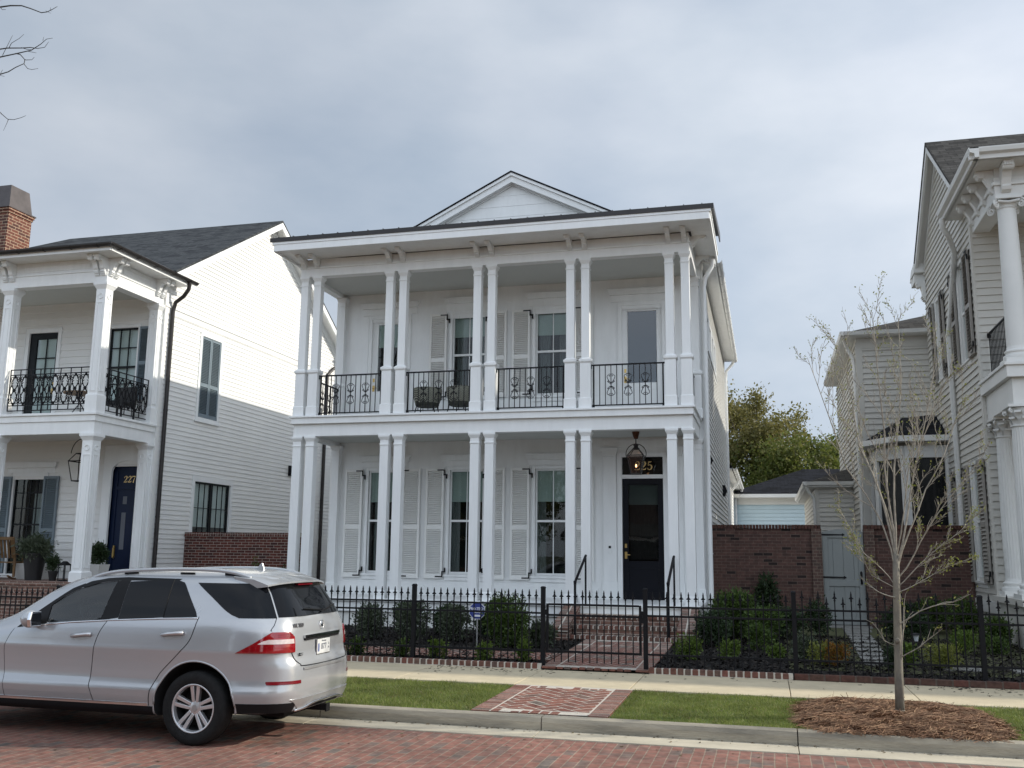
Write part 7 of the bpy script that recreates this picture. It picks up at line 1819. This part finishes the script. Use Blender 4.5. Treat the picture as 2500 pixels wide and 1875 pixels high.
# black glass band: mirror triangle, pillar B, rear door glass
dlo_front = [(-2.06, 1.15), (-1.80, 1.165), (-1.78, 1.185), (-1.25, 1.525), (-1.30, 1.535), (-1.72, 1.34)]
GAPB = smooth_pts([(-1.14, 1.225), (-1.21, 1.11), (-1.25, 1.0), (-1.275, .85), (-1.29, .70), (-1.295, .56), (-1.285, .53), (-1.26, .46), (-1.235, .37)])
GAPR = smooth_pts([(-.08, 1.27), (-.10, 1.15), (-.14, 1.03), (-.225, .93), (-.34, .82), (-.47, .69), (-.545, .55), (-.572, .44), (-.575, .37)])
GAPF = smooth_pts([(-2.30, 1.10), (-2.345, 1.03), (-2.395, .90), (-2.395, .75), (-2.375, .55), (-2.36, .42), (-2.35, .37)])
for mirror in (False, True):
    mm = mir if mirror else (lambda r_: r_)
    for nm, x_gap0, x_gap1, win, hx in (('front', GAPF, GAPB, None, (-1.55, -1.30, 1.04)), ('rear', GAPB, GAPR, None, (-.46, -.20, 1.085))):
        # door skin between the two gaps
        rows = []
        for z in zrows(.405, 1.17 if nm == 'front' else 1.215, 14):
            g0 = sorted([(p[1], p[0]) for p in x_gap0]); g1 = sorted([(p[1], p[0]) for p in x_gap1])
            xa = float(np.interp(z, [p[0] for p in g0], [p[1] for p in g0])); xb = float(np.interp(z, [p[0] for p in g1], [p[1] for p in g1]))
            rows.append((z, th_x(xb-.005, z), th_x(xa+.005, z)))
        d = skin(mm(rows), .0035, .006, 22).build('door', PAINT, CT, smooth=True)
        line_on(x_gap0, .0045, -.001, mirror).build('door_gap', TRIM, d)
        if nm == 'rear': line_on(x_gap1, .0045, -.001, mirror).build('door_gap', TRIM, d)
        # handle with recess cup
        sg = 1 if mirror else -1
        h = MB(CM); x0, x1, zh = hx; yb = sg*wz(zh); zc = zh
        cup = [(x0+.02, zc-.012), (x0+.05, zc-.042), (x1-.04, zc-.035), (x1, zc+.012), (x1-.004, zc+.047), (x1-.03, zc+.056), (x1-.10, zc+.050), (x0+.10, zc+.028)]
        rr_ = xpoly_rows(cup, 8); skin(mm(rr_), .0045, .006, 10).build('handle_recess', SILV, d, smooth=True)
        h.M = CM
        hp = [(x0, zc-.004), (x0+.08, zc+.012), (x1-.06, zc+.022), (x1-.005, zc+.026)]
        h.tube([(x, yb+sg*(.006+.026*math.sin(math.pi*(i+.6)/4.2)), z) for i, (x, z) in enumerate(hp)], .016, 8, .021); h.build('handle', ALLOY, d, smooth='all')
    blk = skin(mm(xpoly_rows([(-2.28, 1.105), (-1.90, 1.145), (-1.935, 1.345), (-1.80, 1.445), (-1.61, 1.545), (-1.62, 1.58), (-1.75, 1.53), (-1.93, 1.40), (-2.08, 1.287)], 18)), .004, .008, 8); blk.build('mirror_triangle', TRIM, CT, smooth=True)
    skin(mm(xpoly_rows([(-1.66, 1.553), (-1.60, 1.535), (-1.40, 1.595), (-1.18, 1.618), (-.45, 1.632), (-.42, 1.652), (-1.10, 1.655), (-1.33, 1.644), (-1.55, 1.604)], 16)), .0035, .008, 16).build('window_surround', TRIM, CT, smooth=True)
    skin(mm(xpoly_rows([(-1.245, 1.208), (-1.035, 1.222), (-1.045, 1.640), (-1.20, 1.635)], 10)), .0045, .008, 8).build('pillar', TRIM, CT, smooth=True)
    g1 = skin(mm(xpoly_rows([(-1.03, 1.223), (-.50, 1.252), (-.515, 1.640), (-1.04, 1.635)], 12)), .004, .008, 10); g1.build('rear_door_glass', TINT, CT, smooth=True)
    skin(mm(xpoly_rows([(-.495, 1.253), (-.10, 1.262), (-.13, 1.32), (-.36, 1.60), (-.42, 1.642), (-.51, 1.645)], 12)), .0045, .008, 10).build('rear_door_glass', TINT, CT, smooth=True)
    line_on([(-.495, 1.255), (-.512, 1.64)], .006, .006, mirror).build('glass_bar', TRIM, CT)
    # chrome belt line and sill strip
    line_on([(-2.10, 1.125), (-1.6, 1.178), (-1.14, 1.210), (-.5, 1.243), (-.085, 1.256)], .0095, .004, mirror).build('belt_trim', CHROME, CT, smooth='all')
    skin(mm([(z, th_x(-.59, z), th_x(-2.52, z)) for z in (.366, .380, .394)]), .006, .012, 24).build('sill_trim', CHROME, CT, smooth=True)
    skin(mm([(z, th_x(-.53, z), th_x(-2.53, z)) for z in (.268, .27, .295, .325, .364)]), .004, .02, 24).build('sill', TRIM, CT, smooth=True)
    # front window glass
    skin(mm(xpoly_rows(fw_poly, 12)), -.004, .004, 12).build('front_door_glass', FGLASS, CT, smooth=True)
    # rear quarter glass
    q = [(-.215, 1.615), (-.20, 1.60), (.02, 1.46), (.19, 1.345), (.27, 1.30), (.36, 1.272)]
    rows = []
    for z in zrows(1.268, 1.612, 12):
        qs = sorted((p[1], p[0]) for p in q); xa = float(np.interp(z, [p[0] for p in qs], [p[1] for p in qs])); rows.append((z, th_y((wz(z)*.80)*(-1), z), th_x(xa, z)))
    skin(mm(rows), .004, .008, 16).build('quarter_glass', TINT, CT, smooth=True)
    # wheel-arch lips, lower valance
    s = 1 if mirror else -1
    for wx in WX:
        mb = MB(CM); A = [R(a) for a in range(-12, 193, 5)]
        ring1 = [(wx+.457*math.cos(a), .375+.457*math.sin(a)) for a in A]
        mb.tube([(x, s*(wz(max(z, .2))*(1-abs((x-(xrz(z)+xfz(z))/2)/((xrz(z)-xfz(z))/2))**pz(z))**(1/pz(z))-.004), z) for x, z in ring1 if z > .37], .011, 6); mb.build('arch_lip', PAINT, CT, smooth='all')
    rows = [(z, th_y(-.60, z), th_x(.43-.10*(z-.2), z)) for z in (.335, .38, .43)]
    skin(mm(rows), .004, .012, 14).build('bumper_valance', TRIM, CT, smooth=True)
    # rear lamp (wraps the corner), with clear band
    rows = []
    for i in range(13):
        t = i/12; z = .925+.207*t; xf_ = .385+.33*t**1.05+.025*math.sin(math.pi*t); yi = -.60-.0*t-(.05*max(0, t-.75)*4)
        rows.append((z, th_y(yi, z), th_x(min(xf_, xrz(z)-.03), z)))
    lp = skin(mm(rows), .012, .03, 20).build('tail_lamp', REDL, CT, smooth=True)
    rows = [(z, th_y(-.615, z), th_x(x, z)) for z, x in ((1.015, .60), (1.03, .625), (1.045, .65), (1.06, .70))]
    skin(mm(rows), .0145, .004, 16).build('clear_band', WHL, lp, smooth=True)
    for z in (1.085, 1.105): skin(mm([(z-.003, th_y(-.62, z), th_x(.77, z)), (z+.003, th_y(-.62, z), th_x(.77, z))]), .0145, .004, 12).build('lens_rib', DKRED, lp)
    skin(mm([(z, th_y(-.56, z), th_y(-.83, z)) for z in (.615, .632, .648)]), .006, .012, 10).build('bumper_reflector', DKRED, CT, smooth=True)
    # mirror
    mb = MB(CM); sg = s; c_ = (-2.03, sg*1.03, 1.205)
    b0 = CM @ Matrix.Translation(c_)
    mb.M = b0; mb.sphere((0, 0, 0), .105, 10, .85, 1.0, .88); mb.M = CM; mb.bar((-2.05, sg*.90, 1.13), (-2.03, sg*1.0, 1.16), .10, .05); mo = mb.build('wing_mirror', PAINT, CT, smooth='all')
    mb = MB(b0); mb.prism([(-.075*sg, -.08), (.09*sg, -.08), (.105*sg, 0), (.085*sg, .082), (-.07*sg, .08)], 'x', .045, .088); mb.build('mirror_rim', CHROME, mo, bevel=.01)
    mb = MB(b0); mb.prism([(-.06*sg, -.062), (.07*sg, -.062), (.083*sg, 0), (.068*sg, .062), (-.055*sg, .062)], 'x', .087, .0915); mb.build('mirror_glass', TINT, mo)
# tailgate glass, seams, spoiler
def yrows(z0, z1, yf, n=12): return [(z, th_y(-yf(z), z), th_y(yf(z), z)) for z in zrows(z0, z1, n)]
skin(yrows(1.275, 1.60, lambda z: wz(z)*.785), .004, .008, 30).build('rear_window', TINT, CT, smooth=True)
def yline(pts, r=.004, off=0.0):
    mb = MB(CM); P = []
    for (ya, za), (yb, zb_) in zip(pts[:-1], pts[1:]):
        for i in range(8): P.append((ya+(yb-ya)*i/8, za+(zb_-za)*i/8))
    P.append(pts[-1]); mb.tube([cpt(th_y(y, z), z, off) for y, z in P], r, 5); return mb
tg = yline(smooth_pts([(-.71, 1.27), (-.79, 1.16), (-.79, 1.145)])).build('tailgate_seam', TRIM, CT)
yline(smooth_pts([(-.64, .945), (-.63, .90), (-.60, .84), (-.55, .80), (-.50, .785), (0, .775), (.50, .785), (.55, .80), (.60, .84), (.63, .90), (.64, .945)]), .005).build('tailgate_seam', TRIM, CT)
yline(smooth_pts([(.71, 1.27), (.79, 1.16), (.79, 1.145)])).build('tailgate_seam', TRIM, CT)
mb = MB(CM)   # spoiler
n = 18; vs = []
for i in range(n+1):
    t_ = -1+2*i/n; y = .665*t_; sweep = .13*t_**2; dz = -.035*abs(t_)**3
    for x, z in ((.16, 1.742+dz*1.8), (.47-sweep*.5, 1.695+dz*1.2), (.70-sweep, 1.632+dz), (.70-sweep, 1.616+dz), (.56-sweep*.7, 1.588+dz*.6), (.30, 1.60+dz)): vs.append((x, y, z))
mb.add(vs, [(i*6+j, (i+1)*6+j, (i+1)*6+(j+1) % 6, i*6+(j+1) % 6) for i in range(n) for j in range(6)]+[tuple(range(6)), tuple(n*6+j for j in range(5, -1, -1))])
sp = mb.build('roof_spoiler', PAINT, CT, smooth=True)
mb = MB(CM); mb.box(.60, .668, -.17, .17, 1.588, 1.608); mb.build('brake_light', DKRED, sp)
for s in (-1, 1):   # roof rails on feet
    mb = MB(CM); pts = smooth_pts([(-1.62, s*.615, 1.625), (-1.48, s*.63, 1.675), (-1.2, s*.635, 1.718), (-.6, s*.635, 1.745), (-.1, s*.63, 1.742), (.18, s*.62, 1.712), (.34, s*.61, 1.665)], 5)
    mb.tube(pts, .02, 8); rl = mb.build('roof_rail', SILV if False else PAINT, CT, smooth='all')
    for x in (-1.12, -.42, .12): mb = MB(CM); mb.box(x-.09, x+.09, s*.60-.02, s*.62+.012, 1.66, 1.715); mb.build('rail_foot', TRIM, rl, bevel=.008)
mb = MB(CM); mb.prism([(.02, 1.745), (.16, 1.735), (.15, 1.765), (.13, 1.815), (.115, 1.82), (.08, 1.775)], 'y', -.012, .012); mb.build('antenna_fin', PAINT, CT, bevel=.006)
# rear furniture: chrome handle bar, plate, badges, step plate, diffuser, hitch, wiper
skin(yrows(1.052, 1.082, lambda z: .42, 3), .016, .03, 20).build('grab_bar', CHROME, CT, smooth=True)
skin(yrows(1.030, 1.052, lambda z: .41, 3), .010, .02, 20).build('handle_shadow', TRIM, CT, smooth=True)
xp = xrz(.95)+.012
pl = MB(CM); pl.box(xp, xp+.006, -.155, .155, .865, 1.02); plo = pl.build('number_plate', mat('plate_white', (.62,.63,.62), .4, var=.04), CT, bevel=.004)
mb = MB(CM); mb.box(xp-.004, xp+.004, -.163, .163, .857, 1.028); mb.build('plate_frame', CHROME, plo, bevel=.003)
PR = CM @ Matrix.Translation((xp+.0065, 0, .94)) @ Matrix.Rotation(R(90), 4, 'Z')
INK = mat('plate_ink', (.05,.06,.09), .6, var=.1)
text('877', plo, PR @ Matrix.Translation((.0, 0, -.004)), .085, INK, .0008, bold=.001)
text('Mississippi', plo, PR @ Matrix.Translation((0, 0, .058)), .026, INK, .0008)
text('0', plo, PR @ Matrix.Translation((.12, 0, .018)), .036, INK, .0008); text('M', plo, PR @ Matrix.Translation((.12, 0, -.022)), .036, INK, .0008)
q = MB(PR); q.prism([(-.14, -.05), (-.105, -.05), (-.10, .0), (-.11, .04), (-.14, .03)], 'y', -.0008, 0); q.build('plate_emblem', mat('plate_blue', (.12,.15,.30), .5, var=.1), plo)
def rear_frame(y, z, off=.004):
    p0, p1 = cpt(th_y(y-.09, z), z, off), cpt(th_y(y+.09, z), z, off); x = (p0[0]+p1[0])/2+.004
    if y == 0: x = cpt(0, z, off)[0]
    return CM @ Matrix.Translation((x, y, z)) @ Matrix.Rotation(math.atan2(p1[1]-p0[1], p1[0]-p0[0]), 4, 'Z')
text('ML 350', CT, rear_frame(-.50, 1.185, .004), .056, mat('badge_metal', (.20,.20,.21), .3, metal=.6, var=.05), .005, name='badge', bold=.0015)
em = MB(rear_frame(0, 1.165, .008)); em.tube([(.047*math.cos(R(a)), 0, .047*math.sin(R(a))) for a in range(0, 361, 15)], .005, 6)
for a in (90, 210, 330): em.prism([(0+.012*math.cos(R(a+90)), .012*math.sin(R(a+90))), (.045*math.cos(R(a)), .045*math.sin(R(a))), (.012*math.cos(R(a-90)), .012*math.sin(R(a-90)))], 'y', -.004, .003)
em.build('emblem', CHROME, CT)
mb = MB(rear_frame(-.50, .885, .004)); mb.box(-.03, .03, -.006, 0, .0, .006); mb.box(-.03, .03, -.006, 0, .018, .024); mb.box(-.045, -.033, -.006, 0, -.004, .028); mb.build('badge', TRIM, CT)
skin(yrows(.742, .764, lambda z: .50, 3), .006, .012, 20).build('bumper_step', SILV, CT, smooth=True)
skin([(z, th_y(-hw, z), th_y(hw, z)) for z, hw in ((.335, .50), (.38, .57), (.43, .63), (.46, .68))], .008, .02, 24).build('diffuser', SILV, CT, smooth=True)
skin([(z, th_y(-hw, z), th_y(hw, z)) for z, hw in ((.34, .36), (.37, .385), (.385, .40))], .011, .02, 20).build('diffuser_recess', TRIM, CT, smooth=True)
mb = MB(CM); mb.tube(smooth_pts([(.90, -.58, .345), (.935, -.46, .355), (.96, -.28, .39), (.968, 0, .395), (.96, .28, .39), (.935, .46, .355), (.90, .58, .345)], 4), .014, 8); mb.build('bumper_chrome', CHROME, CT, smooth='all')
mb = MB(CM); mb.box(.70, 1.0, -.035, .035, .27, .335); mb.box(.985, 1.005, -.045, .045, .26, .345); mb.box(-.4, .74, -.5, .5, .26, .33); mb.build('tow_hitch', TRIM, CT, bevel=.004)
mb = MB(CM); z_ = 1.30; mb.tube([cpt(th_y(.06, 1.30), 1.30, .02), cpt(th_y(.30, 1.34), 1.34, .03), cpt(th_y(.50, 1.36), 1.36, .02)], .009, 6); mb.tube([cpt(th_y(.10, 1.32), 1.32, .02), cpt(th_y(-.30, 1.345), 1.345, .018)], .007, 6); mb.build('rear_wiper', TRIM, CT)
mb = MB(CM); mb.box(-3.3, -.55, -.70, .70, .24, .36); mb.build('underbody', INSIDE, CT)
# cabin seen through the front window: dash, wheel, seats
mb = MB(CM); mb.box(-2.2, -1.93, -.70, .70, 1.13, 1.235); mb.build('dashboard', INSIDE, CT, bevel=.03)
mb = MB(CM)
wc = Vector((-1.76, -.38, 1.235)); ax = Vector((.9, 0, .45)).normalized(); e1 = Vector((0, 1, 0)); e2 = ax.cross(e1)
mb.tube([wc+(e1*math.cos(R(a))+e2*math.sin(R(a)))*.185 for a in range(0, 361, 15)], .016, 8)
for a in (90, 210, 330): mb.tube([wc, wc+(e1*math.cos(R(a))+e2*math.sin(R(a)))*.18], .018, 6)
mb.sphere(wc, .055, 8); mb.build('steering_wheel', INSIDE, CT, smooth='all')
for y in (-.38, .38):
    mb = MB(CM); mb.box(-1.44, -1.30, y-.24, y+.24, 1.1, 1.37); mb.box(-1.45, -1.36, y-.13, y+.13, 1.40, 1.55); mb.build('seat', INSIDE, CT, bevel=.04)
# wheels
def car_wheel(wx, side):
    s = side; y0 = s*.70; yo = s*.935
    mb = MB(CM); Cc = (wx, 0, .365)
    o_ = lambda r, d: (r, s*d)
    pr = [(.235, .72), (.30, .705), (.345, .715), (.362, .745), (.366, .80), (.366, .87), (.360, .905), (.34, .928), (.30, .938), (.262, .93), (.238, .918), (.235, .90)]
    mb.lathe([o_(*p) for p in pr], 48, Cc, 'y')
    for k in (.765, .80, .835, .87): mb.lathe([(.3665, s*(k-.004)), (.3675, s*k), (.3665, s*(k+.004))], 48, Cc, 'y')
    ty = mb.build('wheel', RUB, CT, smooth=True)
    mb = MB(CM); pr = [(.236, .90), (.244, .918), (.240, .926), (.226, .922), (.219, .90), (.217, .875)]
    mb.lathe([o_(*p) for p in pr], 48, Cc, 'y')
    for i in range(5):
        a = R(90+72*i)
        for q in (-1, 1):
            def pt(r, off, d): return (wx+r*math.cos(a)-q*off*math.sin(a), s*d, .365+r*math.sin(a)+q*off*math.cos(a))
            v = [pt(.055, .004, .885), pt(.055, .036, .885), pt(.222, .058, .905), pt(.226, .018, .905), pt(.055, .004, .84), pt(.055, .036, .84), pt(.222, .058, .85), pt(.226, .018, .85)]
            mb.add(v, [(0,1,2,3), (7,6,5,4), (0,4,5,1), (1,5,6,2), (2,6,7,3), (3,7,4,0)])
    mb.lathe([o_(*p) for p in ((.001, .888), (.045, .886), (.072, .878), (.075, .84), (.001, .84))], 20, Cc, 'y')
    rim = mb.build('rim', ALLOY, ty, smooth=True, bevel=.004)
    mb = MB(CM); mb.lathe([o_(*p) for p in ((.001, .893), (.03, .892), (.034, .886), (.001, .886))], 16, Cc, 'y'); mb.build('hub_cap', SILV, ty, smooth=True)
    mb = MB(CM)
    for i in range(5): a = R(90+36+72*i); mb.lathe([(.001, s*.8795), (.011, s*.8795), (.011, s*.87), (.001, s*.87)], 8, (wx+.056*math.cos(a), 0, .365+.056*math.sin(a)), 'y')
    mb.build('wheel_bolts', TRIM, ty)
    mb = MB(CM); mb.lathe([o_(*p) for p in ((.001, .79), (.165, .79), (.165, .77), (.001, .77))], 24, Cc, 'y'); mb.build('brake_disc', BRK, ty)
    mb = MB(CM); mb.lathe([o_(*p) for p in ((.001, .74), (.214, .74), (.216, .876), (.235, .876), (.235, .72), (.001, .72))], 24, Cc, 'y'); mb.build('wheel_back', INSIDE, ty)
for wx in WX:
    for s in (-1, 1): car_wheel(wx, s)
